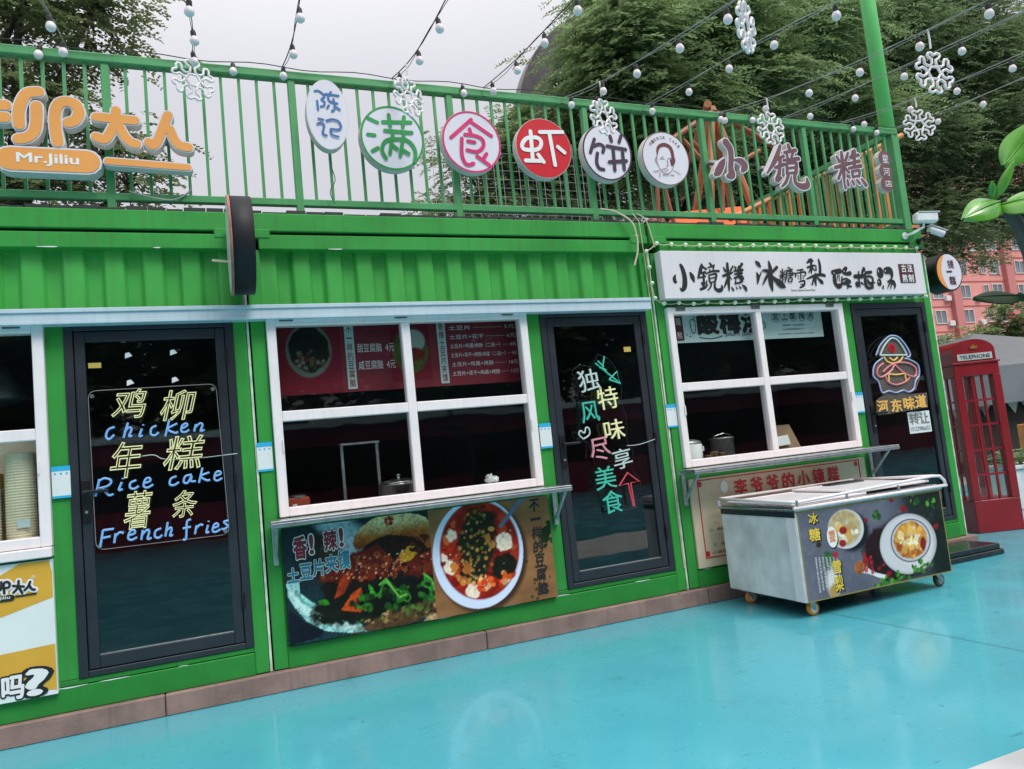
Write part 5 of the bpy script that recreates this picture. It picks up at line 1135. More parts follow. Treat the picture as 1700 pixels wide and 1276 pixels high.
# ------------------------------------------------------------------ things seen through the windows
t = thing('menu_board', "red menu board with prices inside the middle kiosk's window", 'menu board', (1.05, .20, 1.85))
mz0, mz1 = 1.890, 2.39
MB().box(.172, 2.02, .202, .212, mz0, mz1).build('panel', M['menu_red'], t)
p = Paint(.18, mz0 + .004, .62, mz1 - .02, .008, (.20, .012, .028), 3)
p.ell(.40, 2.20, .155, .19, (.16, .20, .16), .01); p.ell(.40, 2.21, .14, .165, (.012, .012, .010), .01, 0, .6, .04, 1, rough=.03); p.scatter(.40, 2.13, .10, .07, 24, .008, .022, [(.12, .02, .01), (.10, .08, .03), (.2, .2, .17)], 5)
p.build('bowl_picture', .2005, M['print_dim'], t)
p = Paint(.98, mz0 + .06, 1.28, mz1 - .02, .008, (.20, .012, .028), 4)
p.ell(1.13, 2.17, .13, .17, (.09, .10, .03), .01, 0, .5, rough=.03); p.ell(1.16, 2.24, .085, .085, (.40, .42, .40), .01); p.ell(1.16, 2.14, .08, .05, (.16, .02, .015), .01, 0, .5)
p.build('bun_picture', .2005, M['print_dim'], t)
L = MB(); lab = MB(); ink = MB()
for x0_, txt in ((.655, "不一样的豆腐脑"), (1.345, "香辣土豆片夹馍")):
    lab.box(x0_, x0_ + .065, .199, .2018, mz0 + .02, mz1 - .005); vertical(ink, txt, (x0_ + .012, mz0 + .03, x0_ + .053, mz1 - .015), .198, bold=.01)
write(L, "甜豆腐脑  4元", (.74, 2.17, 1.01, 2.235), .2); write(L, "咸豆腐脑  4元", (.74, 2.045, 1.01, 2.11), .2)
for i, s_ in enumerate(("土豆片 ··············· 5元", "土豆片+花干 ············ 6元", "土豆片+鸡蛋/烤肠（二选一）······ 8元", "土豆片+花干+烤肠/鸡蛋（二选一）··· 9元", "土豆片+鸡蛋+烤肠 ········· 10元", "土豆片+花干+鸡蛋+烤肠 ······· 12元")):
    z = mz1 - .045 - .07 * i; write(L, s_, (1.44, z - .034, 1.98, z), .2)
L.build('lettering', M['white_ink'], t); lab.build('label_strip', M['menu_pale'], t); ink.build('label_lettering', M['maroon_ink'], t)

t = thing('menu_board', "pale blue plum juice menu banner inside the right kiosk's window", 'menu board', (4.1, .10, 2.1))
b = (3.367,2.098,5.11,2.349)
BX0, BX1, BZ0, BZ1 = 3.27, 5.01, 2.115, 2.40
MB().box(BX0, BX1, .092, .097, BZ0, BZ1).build('panel', M['menu_pale'], t)
s_ = MB().box(3.385, 3.475, .0895, .0915, 2.135, 2.365); s_.build('seal', M['plum_seal'], t)
s_ = MB(); write(s_, "现", (3.405, 2.265, 3.455, 2.325), .088); write(s_, "熬", (3.405, 2.15, 3.455, 2.21), .088); s_.build('seal_lettering', M['white_ink'], t)
L = MB()
for i, ch in enumerate("酸梅汤"): write(L, ch, (3.625 + .235 * i, 2.185, 3.835 + .235 * i, 2.375), .090, bold=.05, res=2)
write(L, "plum juice", (3.90, 2.145, 4.22, 2.195), .0885, shear=.3)
for q in ([(3.63, 2.155), (3.75, 2.14), (3.87, 2.16)], [(3.56, 2.20), (3.55, 2.30), (3.60, 2.30), (3.59, 2.20), (3.56, 2.20)], [(3.585, 2.30), (3.60, 2.345)], [(4.30, 2.20), (4.35, 2.23), (4.33, 2.27)], [(3.50, 2.18), (3.51, 2.185)], [(3.53, 2.165), (3.54, 2.17)]): L.stroke(q, .007, .0885)
for i, ch in enumerate("爱上酸梅汤"):
    x = 4.475 + .100 * i; write(L, ch, (x - .031, 2.285, x + .031, 2.355), .090, bold=.01); L.ring(x, 2.32, .044, .055, .004, .0898, 24)
write(L, "冰糖雪梨  乌梅山楂陈皮", (4.54, 2.225, 4.80, 2.240), .090); write(L, "生津解暑酸甜可口", (4.54, 2.188, 4.78, 2.203), .090)
write(L, "古法熬制酸梅汤  每日新鲜现熬  冰爽解腻", (4.48, 2.148, 4.90, 2.160), .090)
L.build('lettering', M['black_ink'], t)

# stacks of cups, pots and boxes behind the glass
def cup_stack(label, x, y, z0, r, n, dz, top=None):
    t = thing('cup_stack', label, 'cup stack', (x, y, z0), 0, 'stacked paper cups in the left kiosk')
    pr_ = [(r * .72, 0)]; z = 0
    for i in range(n): pr_ += [(r * .96, z + dz * .35), (r, z + dz * .6), (r, z + dz * .9), (r * .95, z + dz)]; z += dz
    MB().lathe(pr_, (x, y, z0), 22).build('cups', M['paper'], t, smooth=False)
    return t, z
cup_stack("tall leaning stack of ribbed paper cups next to the left window's edge", -1.335, .125, 1.076, .085, 34, .0165)
cup_stack("shorter stack of paper cups below a yellow carton in the left window", -1.53, .125, 1.076, .09, 22, .0165)
cup_stack("stack of paper cups outermost to the left in the left window", -1.74, .13, 1.076, .09, 26, .0165)
tag(MB().box(-1.62, -1.44, .05, .21, 1.441, 1.53, .004).build('carton', M['carton']), "yellow carton resting on the shorter paper cup stack", 'carton')
tag(MB().box(-1.345, -1.28, .030, .034, 1.20, 1.25).build('price_tag', M['menu_pale']), "small pale blue tag in front of the tall paper cup stack", 'tag')
# left window: steam hood seen behind
tag(MB().lathe([(.22, 0), (.24, .02), (.12, .22), (.07, .30), (.02, .32)], (-1.62, .75, 2.02), 24).build('hood', M['steel_dull'], smooth=True), "grey steel hood hanging high inside the left kiosk", 'hood')
# middle window
t = thing('cooking_pot', "steel cooking pot behind the middle window's centre bar", 'pot', (.97, .26, 1.076))
MB().lathe([(.12, 0), (.135, .01), (.14, .12), (.146, .125), (.146, .132), (.13, .132)], (.97, .26, 1.076), 28).build('pot_body', M['steel'], t, smooth=True)
MB().lathe([(.136, .134), (.12, .15), (.05, .165), (.012, .168), (.012, .185), (.02, .195), (.004, .20)], (.97, .26, 1.076), 28).build('lid', M['steel'], t, smooth=True)
t = thing('tin_box', "red tin box with a metal lid in the middle window's lower left corner", 'tin', (.25, .16, 1.076))
MB().box(.175, .32, .10, .22, 1.076, 1.19, .008).build('tin_body', M['red_plastic'], t); MB().lathe([(.06, 0), (.06, .012), (.03, .018)], (.245, .16, 1.191), 20).build('lid', M['steel'], t)
MB().box(.205, .235, .096, .0995, 1.10, 1.15).build('heart_mark', M['card'], t)
cr = MB(); rg = np.random.default_rng(4)
cr.ball((1.59, .03, 1.172), .036, 9, 7, .75); cr.ball((1.63, .035, 1.163), .028, 8, 6, .8); cr.v = [(x + rg.normal() * .006, y + rg.normal() * .005, max(z + rg.normal() * .006, 1.1405)) for x, y, z in cr.v]
tag(cr.build('crumpled_tissue', M['card']), "white crumpled tissue lying on the middle window's lower frame", 'tissue')
t = thing('shelf_frame', "thin steel shelf frame in the dark middle kiosk", 'shelf', (.72, .5, 1.076))
for x in (.60, .86):
    MB().box(x, x + .02, .44, .46, 1.076, 1.52).build('upright', M['steel_dull'], t)
MB().box(.598, .882, .40, .50, 1.521, 1.535).build('shelf_board', M['steel_dull'], t)
# right window
t = thing('rice_cooker', "white round cooker with a steel lid in the right window", 'cooker', (3.40, .25, 1.076))
MB().lathe([(.11, 0), (.125, .01), (.13, .17), (.125, .18)], (3.41, .16, 1.08), 26).build('cooker_body', M['cooker'], t, smooth=True)
MB().lathe([(.127, .1805), (.118, .205), (.06, .222), (.018, .224), (.018, .245), (.004, .25)], (3.41, .16, 1.08), 26).build('lid', M['steel_dull'], t, smooth=True)
MB().tube([(3.535, .15, 1.20), (3.57, .15, 1.20), (3.57, .15, 1.235)], .008, 8).build('spout', M['cooker'], t)
t = thing('steel_bucket', "dull steel bucket in the right window beside the white cooker", 'bucket', (3.88, .30, 1.076))
MB().lathe([(.09, 0), (.10, .01), (.105, .20), (.11, .202), (.11, .215), (.098, .215)], (3.88, .30, 1.076), 24).build('bucket_body', M['steel_dull'], t, smooth=True)
MB().tube([(3.78, .30, 1.275), (3.80, .28, 1.31), (3.88, .26, 1.325), (3.96, .28, 1.31), (3.98, .30, 1.275)], .004, 6).build('handle', M['steel'], t)
for x, h in ((3.68, .10), (3.62, .075), (3.75, .085)):
    c_ = MB().lathe([(.026, 0), (.034, h), (.036, h + .004), (.030, h + .004)], (x, .16, 1.076), 16)
    tag(c_.build('cup', M['wood'], smooth=True), {3.68: "tallest brown cup in the right window in front of the bucket", 3.62: "smallest brown cup in the right window, nearest the white cooker", 3.75: "mid-sized brown cup in the right window, nearest the steel bucket"}[x], 'cup', 'brown cups in the right window')
t = thing('menu_stand', "tilted brown menu stand with a white slip in the right window", 'menu stand', (4.42, .15, 1.076))
MB().add([(4.27, .08, 1.08), (4.60, .10, 1.08), (4.545, .18, 1.345), (4.285, .16, 1.345), (4.27, .10, 1.08), (4.60, .12, 1.08), (4.545, .20, 1.345), (4.285, .18, 1.345)], [(0, 1, 2, 3), (7, 6, 5, 4), (1, 0, 4, 5), (2, 1, 5, 6), (3, 2, 6, 7), (0, 3, 7, 4)]).build('stand_board', M['wood'], t)
MB().add([(4.22, .075, 1.16), (4.455, .09, 1.17), (4.455, .112, 1.255), (4.22, .098, 1.24)], [(0, 1, 2, 3)]).build('paper_slip', M['card'], t)

# ------------------------------------------------------------------ freezer cart
CX0, CX1, CY0, CY1 = 3.44, 4.862, -.98, -.15
t = thing('freezer_cart', "white wheeled freezer cart with a dessert picture on its long front side", 'freezer cart', (4.15, -.56, 0))
MB().box(CX0, CX1, CY0 + .004, CY1, .111, .735, .006).build('body', M['cart_side'], t)
MB().box(CX0 - .003, CX0 + .004, CY0 + .012, CY0 + .10, .114, .733).build('corner_panel', M['white_frame'], t)
MB().box(CX0 - .012, CX1 + .012, CY0 - .012, CY1 + .01, .736, .752, .004).box(CX0 + .01, CX1 - .01, CY0 + .01, CY1 - .01, .7525, .775, .004).build('top_frame', M['steel'], t)
MB().box(CX0 - .006, CX0 - .0005, CY0 + .01, CY1 - .01, .695, .734).build('side_seal', M['navy'], t)
for (a, c_, dz) in ((CX0 + .03, (CX0 + CX1) / 2 + .03, 0), ((CX0 + CX1) / 2 - .03, CX1 - .03, .018)):
    lo = MB(); f = .035; ya, yb = CY0 + .06, CY1 - .06; z = .776 + dz
    lo.box(a, c_, ya, ya + f, z, z + .016, .003).box(a, c_, yb - f, yb, z, z + .016, .003).box(a, a + f, ya + f, yb - f, z, z + .0155, .003).box(c_ - f, c_, ya + f, yb - f, z, z + .0155, .003)
    l_ = lo.build('sliding_lid', M['white_frame'], t); MB().box(a + f + .001, c_ - f - .001, ya + f + .001, yb - f - .001, z + .004, z + .011).build('lid_panel', M['lid_sheen'], l_)
r_ = MB()
r_.tube([(CX0 - .02, CY0 - .012, .760), (CX1 + .06, CY0 - .012, .760)], .012, 10)
r_.tube([(CX0 - .005, CY1, .75), (CX0 - .005, CY1, .80), (CX0 + .01, CY1, .812), (CX1 + .01, CY1, .812)], .011, 10)
r_.tube([(CX0 - .005, CY1, .810), (CX0 - .005, CY0 + .02, .803), (CX0 + .02, CY0 - .005, .80), (CX1 - .07, CY0 - .005, .842), (CX1 + .01, CY0 - .006, .835), (CX1 + .045, CY0 - .009, .80), (CX1 + .055, CY0 - .012, .765)], .011, 10)
r_.tube([(CX1 - .05, CY0 - .004, .842), (CX1 + .01, CY1, .812)], .011, 10)
r_.build('guard_rail', M['white_frame'], t, smooth=True)
cl = MB()
for x in (CX0 + .01, CX0 + .47, CX0 + .98): cl.box(x, x + .016, CY0 - .016, CY0 - .002, .748, .815, .002)
cl.build('rail_bracket', M['steel_dull'], t)
MB().box(CX0 + .02, CX1 - .02, CY0 + .03, CY1 - .03, .1082, .1105).build('underframe', M['handle'], t)
for (x, y, mm) in ((CX0 + .10, CY0 + .09, 'tyre'), (CX0 + .06, CY1 - .14, 'tyre'), (CX1 - .07, CY0 + .09, 'tyre_dark'), (CX1 - .09, CY1 - .14, 'tyre_dark')):
    a = .5 if mm == 'tyre' else 1.1
    fk = MB().box(x - .042, x + .042, y - .036, y + .036, .1015, .1075, .002)
    for s_ in (-1, 1):
        y0_, y1_ = y + s_ * .019, y + s_ * .023
        fk.add([(x - .028, y0_, .101), (x + .028, y0_, .101), (x + .034, y0_, .04), (x + .012, y0_, .04), (x - .028, y1_, .101), (x + .028, y1_, .101), (x + .034, y1_, .04), (x + .012, y1_, .04)],
               [(0, 1, 2, 3), (7, 6, 5, 4), (0, 4, 5, 1), (1, 5, 6, 2), (2, 6, 7, 3), (3, 7, 4, 0)])
    ca = fk.build('caster', M['steel_dull'], t)
    MB().lathe([(.034, -.0155), (.046, -.014), (.0495, -.008), (.0495, .008), (.046, .014), (.034, .0155)], (x + .022, y, .0495), 28, 'y').build('tyre', M[mm], ca, smooth=True)
    MB().lathe([(.004, -.0185), (.030, -.017), (.030, .017), (.004, .0185)], (x + .022, y, .0495), 20, 'y').build('hub', M['cctv'] if mm == 'tyre' else M['steel_dull'], ca)
p = Paint(CX0 + .012, .114, CX1 - .004, .732, .0055, (.115, .125, .165), 9)
Z6 = (1310, 800)
p.blend(np.clip(p.noise(.35, 2) * 2.2 - .7, 0, 1) * .6, (.20, .21, .26))
p.blend(np.clip((p.X - 4.28) / .5, 0, 1), (.016, .020, .022)); p.blend(np.clip((p.noise(.03, 3) - .55) * 3, 0, 1) * .5, (.23, .24, .28))
p.ell(*[(4.245,0.327)][0], .24, .20, (.035, .008, .012), .04, -.5, .6, .05, 2, rough=.08)
p.ell(*[(4.71,0.665)][0], .26, .12, (.016, .026, .018), .05, 0, .5, rough=.06, a=.85)
p.ell(*[(4.795,0.287)][0], .12, .26, (.012, .022, .016), .05, 0, .5, rough=.06, a=.9)
# small bowl
b = (3.707,0.425,4.044,0.701); cx_, cz_, ra, rb = (b[0] + b[2]) / 2, (b[1] + b[3]) / 2, (b[2] - b[0]) / 2, (b[3] - b[1]) / 2
p.ell(cx_ + .05, cz_ - .025, ra * .95, rb, (.015, .017, .026), .03); p.ell(cx_, cz_, ra, rb, (.55, .56, .58), .006); p.ell(cx_ - .01, cz_ + .01, ra * .88, rb * .9, (.46, .38, .22), .02, 0, .35, .03, 4)
p.scatter(cx_, cz_ - .02, ra * .6, rb * .5, 14, .014, .035, [(.62, .58, .44), (.55, .36, .12), (.68, .66, .56)], 5, .008)
for q in [(3.847,0.557,0.036),(3.828,0.468,0.033)]: p.ell(q[0], q[1], q[2] * 1.0, q[2] * .75, (.30, .02, .025), .006, 0, .4)
# large bowl
b = (4.17,0.16,4.745,0.597); cx_, cz_, ra, rb = (b[0] + b[2]) / 2, (b[1] + b[3]) / 2, (b[2] - b[0]) / 2, (b[3] - b[1]) / 2
p.ell(cx_ - .01, cz_ - .01, ra * 1.06, rb * 1.06, (.02, .01, .012), .03); p.ell(cx_, cz_, ra, rb, (.44, .44, .47), .005); p.ell(cx_ - .01, cz_, ra * .93, rb * .93, (.56, .56, .58), .02); p.ell(cx_ + .08, cz_ - .05, ra * .55, rb * .7, (.62, .60, .58), .04, a=.6)
b = (4.284,0.245,4.683,0.553); cx_, cz_, ra, rb = (b[0] + b[2]) / 2, (b[1] + b[3]) / 2, (b[2] - b[0]) / 2, (b[3] - b[1]) / 2
p.ell(cx_, cz_, ra * 1.02, rb * 1.02, (.09, .10, .14), .004); p.ell(cx_, cz_, ra * .96, rb * .96, (.50, .52, .56), .006); p.ell(cx_ - .004, cz_ + .004, ra * .86, rb * .88, (.50, .24, .055), .008, 0, .6, .03, 6, rough=.02)
keep = p.C.copy(); inb = ((p.X - cx_) / (ra * .83)) ** 2 + ((p.Z - cz_) / (rb * .85)) ** 2 < 1
p.scatter(cx_, cz_, ra * .75, rb * .75, 60, .012, .034, [(.66, .52, .26), (.60, .34, .08), (.72, .64, .46), (.36, .10, .03), (.62, .40, .12)], 7, .008)
q = [(4.602,0.36,0.034)][0]; p.ell(q[0], q[1], .028, .05, (.26, .02, .025), .006, -.2, .4)
p.C = np.where(inb[..., None], p.C, keep)
for q in [(4.024,0.319,0.028),(4.455,0.635,0.029),(4.762,0.467,0.026),(4.181,0.266,0.015),(4.135,0.247,0.015),(4.221,0.197,0.025),(4.349,0.713,0.02),(4.074,0.598,0.018)]: p.ell(q[0], q[1], q[2] * 1.05, q[2] * .8, (.26, .012, .018), .006, .2, .4)
p.poly([[(3.979,0.315),(4.008,0.288),(4.029,0.263),(4.092,0.224),(4.192,0.19),(4.192,0.164),(4.133,0.177),(4.022,0.227),(3.955,0.241),(3.919,0.265),(3.926,0.3)]][0], (.66, .66, .70))
p.ell(*[(3.957,0.281)][0], .055, .045, (.34, .14, .05), .008, .4, .6, rough=.02)
for x_, z_, n_, s_ in [(*[(4.181,0.625)][0], 8, .05), (*[(4.136,0.143)][0], 12, .09), (*[(4.312,0.145)][0], 14, .12), (*[(4.557,0.198)][0], 14, .12), (*[(4.575,0.696)][0], 6, .08), (*[(4.713,0.625)][0], 6, .10)]:
    p.scatter(x_, z_, s_, s_ * .5, n_, .012, .026, [(.05, .20, .03), (.10, .30, .05), (.03, .10, .025)], int(n_ + 50 * s_))
p.ell(*[(3.692,0.22)][0], .055, .10, (.62, .62, .62), .04); p.ell(*[(3.696,0.163)][0], .05, .04, (.42, .30, .10), .02, .6)
for q in range(9): p.scatter(*[(3.681,0.366)][0], .03, .09, 2, .012, .02, [(.04, .16, .05)], 60 + q, .01)
p.ell(*[(3.608,0.489)][0], .024, .02, (.07, .03, .025), .006)
p.blend(((p.X < CX0 + .022) | (p.Z > .726) | (p.X > CX1 - .012) | (p.Z < .120)).astype(float), (.28, .25, .09))
p.build('picture_panel', CY0, M['print'], t, .7)
yb_, ky = CY0 - .003, CY0 - .0015
e_ = MB(); f_ = MB()
for ch, b in (("冰", (3.546,0.639,3.627,0.71)), ("糖", (3.534,0.521,3.63,0.606)), ("雪", (3.701,0.272,3.781,0.356)), ("梨", (3.704,0.15,3.779,0.254))):
    b3 = (b[0] + .012, b[1] - .008, b[2] + .012, b[3] - .008); write(e_, ch, b3, ky, bold=.045, res=2); write(f_, ch, b, yb_, bold=.022, res=2)
e_.build('lettering_edge', M['black_ink'], t); f_.build('yellow_lettering', M['yellow_ink'], t)
b = (3.689,0.452,3.783,0.599); w_ = MB(); w_.disc((b[0] + b[2]) / 2 + .008, (b[1] + b[3]) / 2 - .01, (b[2] - b[0]) / 2, (b[3] - b[1]) / 2, ky, None, 28); w_.build('label_edge', M['black_ink'], t)
w_ = MB(); w_.disc((b[0] + b[2]) / 2, (b[1] + b[3]) / 2, (b[2] - b[0]) / 2, (b[3] - b[1]) / 2, yb_, None, 28); w_.build('label', M['white_ink'], t)
f_ = MB(); vertical(f_, "银耳", (b[0] + .018, b[1] + .035, b[2] - .018, b[3] - .025), yb_ - .0015, bold=.02); f_.build('orange_lettering', M['orange_ink'], t)
f_ = MB(); write(f_, "炖", (3.719,0.375,3.768,0.423), yb_, bold=.02)
vertical(f_, "滋阴润肺", (3.995, .235, 4.025, .38), yb_, bold=.02); vertical(f_, "养颜生津", (4.05, .215, 4.08, .35), yb_, bold=.02); f_.build('red_lettering', M['red_ink'], t)
f_ = MB()
for i in range(7): vertical(f_, "银耳雪梨冰糖红枣枸杞清甜润"[i % 3:12 - i % 2], (3.555 + .032 * i, .165 + .012 * i, 3.571 + .032 * i, .41 - .004 * i), yb_)
f_.build('small_lettering', M['white_ink'], t)

# ------------------------------------------------------------------ festoon lights and snowflakes over the forecourt
bulb_mb = MB().lathe([(.012, -.030), (.018, -.036), (.024, -.048), (.0265, -.059), (.024, -.072), (.015, -.082), (.002, -.086)], (0, 0, 0), 16)
bulb_me = mesh_of(bulb_mb, 'bulb', M['bulb_white'], True)
sock_me = mesh_of(MB().lathe([(.004, .016), (.007, .012), (.008, .004), (.013, .002), (.0155, -.006), (.0155, -.034), (.014, -.037)], (0, 0, 0), 14), 'socket', M['socket'], False)
def string(label, a, zf, length, spacing, first, cordm='cord', jit=.0, grp='strings of globe lights over the forecourt', bulbs=True):
    """cord hangs from a=(x,y,z) towards -y; zf(t) = drop at t metres out"""
    t = thing('festoon_string', label, 'festoon lights', a, 0, grp)
    P = [(a[0] + .012 * math.sin(3 * k * .2), a[1] - k * .2, a[2] + zf(k * .2)) for k in range(int(length / .2) + 1)]
    c = MB().tube(P, .0036, 6)
    c.tube([(p[0] + .010 * math.sin(i * 1.1), p[1], p[2] - .012 - .010 * math.sin(i * .9)) for i, p in enumerate(P)], .0022, 5)
    c.build('cord', M[cordm], t)
    d = first
    while d < length:
        w = (a[0] + .012 * math.sin(3 * d), a[1] - d, a[2] + zf(d) - .024)
        rot = (random.uniform(-.12, .12), random.uniform(-.12, .12), 0)
        b = inst('bulb', bulb_me, t, w, rot); s_ = bpy.data.objects.new('socket', sock_me); COL.objects.link(s_); s_.parent = b
        d += spacing * random.uniform(.94, 1.06)
    return t
def quadf(t1, d1, t2, d2):
    B_ = (d2 / t2 - d1 / t1) / (t2 - t1); A_ = d1 / t1 - B_ * t1
    return lambda t: A_ * t + B_ * t * t
ST = {}
for key, x, z0, pr_, first, cm, lab in (
    ('A', -.97, 4.17, (.84, -.20, 1.6, -.32), .18, 'cord', "festoon string nearest the left picture edge, in front of the dark tree"),
    ('B', -.24, 4.185, (.8, -.22, 1.6, -.37), .22, 'cord', "festoon string above the leftmost snowflake, against the pale sky"),
    ('C', .341, 4.175, (.5, -.10, 1.04, -.16), .06, 'cord_dark', "festoon string without a snowflake rising steeply into the open sky"),
    ('D', 1.119, 4.173, (.73, -.163, 1.34, -.235), .20, 'cord_dark', "festoon string carrying the snowflake beside the green character sign"),
    ('E', 1.845, 4.173, (.78, -.135, 1.51, -.245), .16, 'cord_dark', "festoon string crossing the sky just left of the big leafy tree"),
    ('F', 2.528, 4.15, (1.21, -.31, 2.03, -.46), .12, 'cord', "festoon string whose snowflake hangs over the dark purple round sign"),
    ('G', 3.299, 4.15, (1.34, -.22, 2.07, -.36), .10, 'cord', "festoon string starting above the face sign at the railing"),
    ('H', 4.038, 4.14, (1.64, -.37, 2.43, -.47), .10, 'cord', "festoon string carrying the snowflake over the railing's dense plum letter"),
    ('I', 4.797, 4.162, (1.41, -.21, 2.18, -.30), .30, 'cord', "festoon string crossing the green pole with no snowflake of its own"),
    ('J', 5.498, 4.168, (.98, -.178, 1.72, -.258), .25, 'cord', "festoon string carrying the snowflake right of the railing's end"),
    ('K', 6.22, 4.168, (.8, -.10, 1.5, -.15), .45, 'cord', "festoon string starting at the railing's right end post")):
    f_ = quadf(*pr_); ST[key] = (x, z0, f_)
    string(lab, (x, -.0, z0), f_, 2.9 if key in 'ABCDE' else 3.3, .47, first, cm)
# string lying along the top rail
t = thing('festoon_string', "black festoon string tied along the railing's green top rail", 'festoon lights', (1.5, .0, 4.17), 0, 'strings of globe lights over the forecourt')
P = []; sp_ = []
x = -1.8
while x < 6.3:
    P.append((x, -.004, 4.178 + .012 * math.sin(x * 9))); x += .12
c = MB().tube(P, .0035, 5)
for xa in (-.97, -.24, .341, 1.119, 1.845, 2.528, 3.299, 4.038, 4.797, 5.498, 6.22):
    c.tube([(xa + .035 * math.cos(q), .05 + .047 * math.sin(q), 4.14 + .034 * math.sin(q * 1.0) + .012 * math.cos(2 * q)) for q in [k * .7 for k in range(9)]], .003, 5)
c.build('cord', M['cord_dark'], t)
for px_ in [(-1.113,4.182),(0.017,4.187),(1.665,4.174),(2.831,4.121),(4.084,4.14),(4.422,4.127),(5.639,4.156),(5.952,4.143)]:
    b = inst('bulb', bulb_me, t, (px_[0], -.012, 4.160 + random.uniform(-.02, .01)), (random.uniform(-.2, .2), random.uniform(-.25, .25), 0))
    s_ = bpy.data.objects.new('socket', sock_me); COL.objects.link(s_); s_.parent = b

fl = MB()
def flake_mesh(Rr=.138):
    f = MB(); k = Rr / .155
    def P(a, r, o): return (k * (r * math.cos(a) - o * math.sin(a)), 0, k * (r * math.sin(a) + o * math.cos(a)))
    for i in range(6):
        a = R(60 * i + 30)
        f.tube([P(a, r_, o_) for r_, o_ in ((.046, -.030), (.070, -.016), (.098, -.017), (.112, -.040), (.128, -.050), (.143, -.043), (.147, -.024), (.136, -.008), (.130, 0), (.136, .008), (.147, .024), (.143, .043), (.128, .050), (.112, .040), (.098, .017), (.070, .016), (.046, .030))], .0096 * k, 8)
        f.tube([P(a, .112, .040), P(R(60 * i + 60), .10, 0), P(R(60 * i + 90), .112, -.040)], .0018 * k, 4)
    f.tube([P(R(60 * i), .050, 0) for i in range(6)], .0095 * k, 8, closed=True)
    return f
fme = mesh_of(flake_mesh(), 'snowflake_shape', M['flake'], True)
def snowflake(label, key, d, drop, yaw, roll=0.0, tilt=0.0, sc=1.0):
    x, z0, f_ = ST[key]; top = (x, -d, z0 + f_(d))
    t = thing('snowflake', label, 'snowflake', (top[0], top[1], top[2] - drop - .155 * sc), 0, 'white snowflake ornaments under the light strings')
    cz_ = top[2] - drop - .155 * sc
    MB().tube([top, (top[0] + .004, top[1], top[2] - drop * .5), (top[0], top[1], top[2] - drop + .006)], .006, 6).build('hanger', M['flake'], t)
    o = inst('snowflake_shape', fme, t, (top[0], top[1], cz_), (tilt, roll, yaw)); o.scale = (sc, sc, sc); return t
snowflake("leftmost white snowflake, hanging in front of the top rail by the orange letters", 'B', .12, .03, .30)
snowflake("white snowflake turned half sideways between the green and the magenta round signs", 'D', .40, .09, .48, .2)
snowflake("white snowflake overlapping the dark purple round sign", 'F', .58, .12, .24, .1)
snowflake("white snowflake over the dense plum letter in the railing's middle right", 'H', .62, .10, .0, .15)
snowflake("white snowflake beyond the railing's right end, seen nearly face on", 'J', .80, .09, -.42)
snowflake("large white snowflake at the upper right in front of dark leaves", 'H', 2.05, .13, -.2, .1, 0, 1.0)
snowflake("white snowflake seen edge on near the top of the picture", 'F', 2.12, .03, .52, .12, .1)
snowflake("white snowflake whose tip just shows at the top edge of the picture", 'D', 2.2, .12, .3)

# ------------------------------------------------------------------ round projecting signs, cameras, cables
t = thing('projecting_sign', "round black projecting sign seen edge on above the left two kiosks' joint", 'projecting sign', (-.02, -.25, 2.49))
sy, sz, sr = -.30, 2.80, .305
MB().lathe([(sr - .004, -.062), (sr, -.058), (sr, .058), (sr - .004, .062)], (-.022, sy, sz), 56, 'x').build('drum', M['sign_black'], t, smooth=True)
MB().lathe([(sr + .004, -.078), (sr + .006, -.064), (sr - .004, -.0625)], (-.022, sy, sz), 56, 'x').build('face_rim', mat("rusty_pink_rim", (.40, .16, .11), .5, var=.35, scale=6), t)
MB().lathe([(sr - .01, -.0795), (sr - .012, -.0785)], (-.022, sy, sz), 48, 'x').build('face', M['white_sign'], t)
MB().box(-.04, -.004, -.045, -.011, 2.70, 2.90).tube([(-.022, -.03, 2.62), (-.022, -.03, 2.462)], .006, 6).build('wall_bracket', M['steel_dull'], t)
MB().tube([(-.10, -.22, 2.72), (-.20, -.20, 2.735)], .008, 6).build('cable_end', M['cord_beige'], t)

t = thing('projecting_sign', "round white and orange projecting sign with plum characters past the signboard's right end", 'projecting sign', (6.55, -.02, 2.50), 0)
pc = (6.648,2.543,7.003,2.912); pcx, pcz = (pc[0] + pc[2]) / 2, (pc[1] + pc[3]) / 2; pr2 = (pc[3] - pc[1]) / 2
t.location = (pcx, .20, pcz - pr2); ORG[t.name] = Vector(t.location)
MB().disc(pcx, pcz, pr2 * .96 + .016, pr2 + .016, .122, .29, 56).build('drum', M['handle'], t)
MB().disc(pcx, pcz, pr2 * .96, pr2, .118, None, 56).build('face', M['white_sign'], t)
cr_ = MB(); A_ = []; 
for k in range(25): a = R(105 + 150 * k / 24); A_.append((pcx + pr2 * .96 * math.cos(a), pcz + pr2 * math.sin(a)))
B_ = []
for k in range(25): f_ = k / 24; z_ = A_[-1][1] + (A_[0][1] - A_[-1][1]) * f_; B_.append((A_[0][0] - .20 * pr2 * 2 * math.sin(math.pi * f_) * .9, z_))
for k in range(24): cr_.quad((A_[k][0], .116, A_[k][1]), (A_[k + 1][0], .116, A_[k + 1][1]), (B_[23 - k][0], .116, B_[23 - k][1]), (B_[24 - k][0], .116, B_[24 - k][1]))
cr_.build('orange_crescent', M['orange_face'], t)
L = MB()
write(L, "镜", (6.814,2.763,6.902,2.852), .114, bold=.01); write(L, "糕", (6.808,2.591,6.899,2.679), .114, bold=.02)
b = (6.785,2.721,6.861,2.738); L.box(b[0], b[2], .113, .116, b[1], b[3]); L.build('lettering', M['plum_seal'], t)
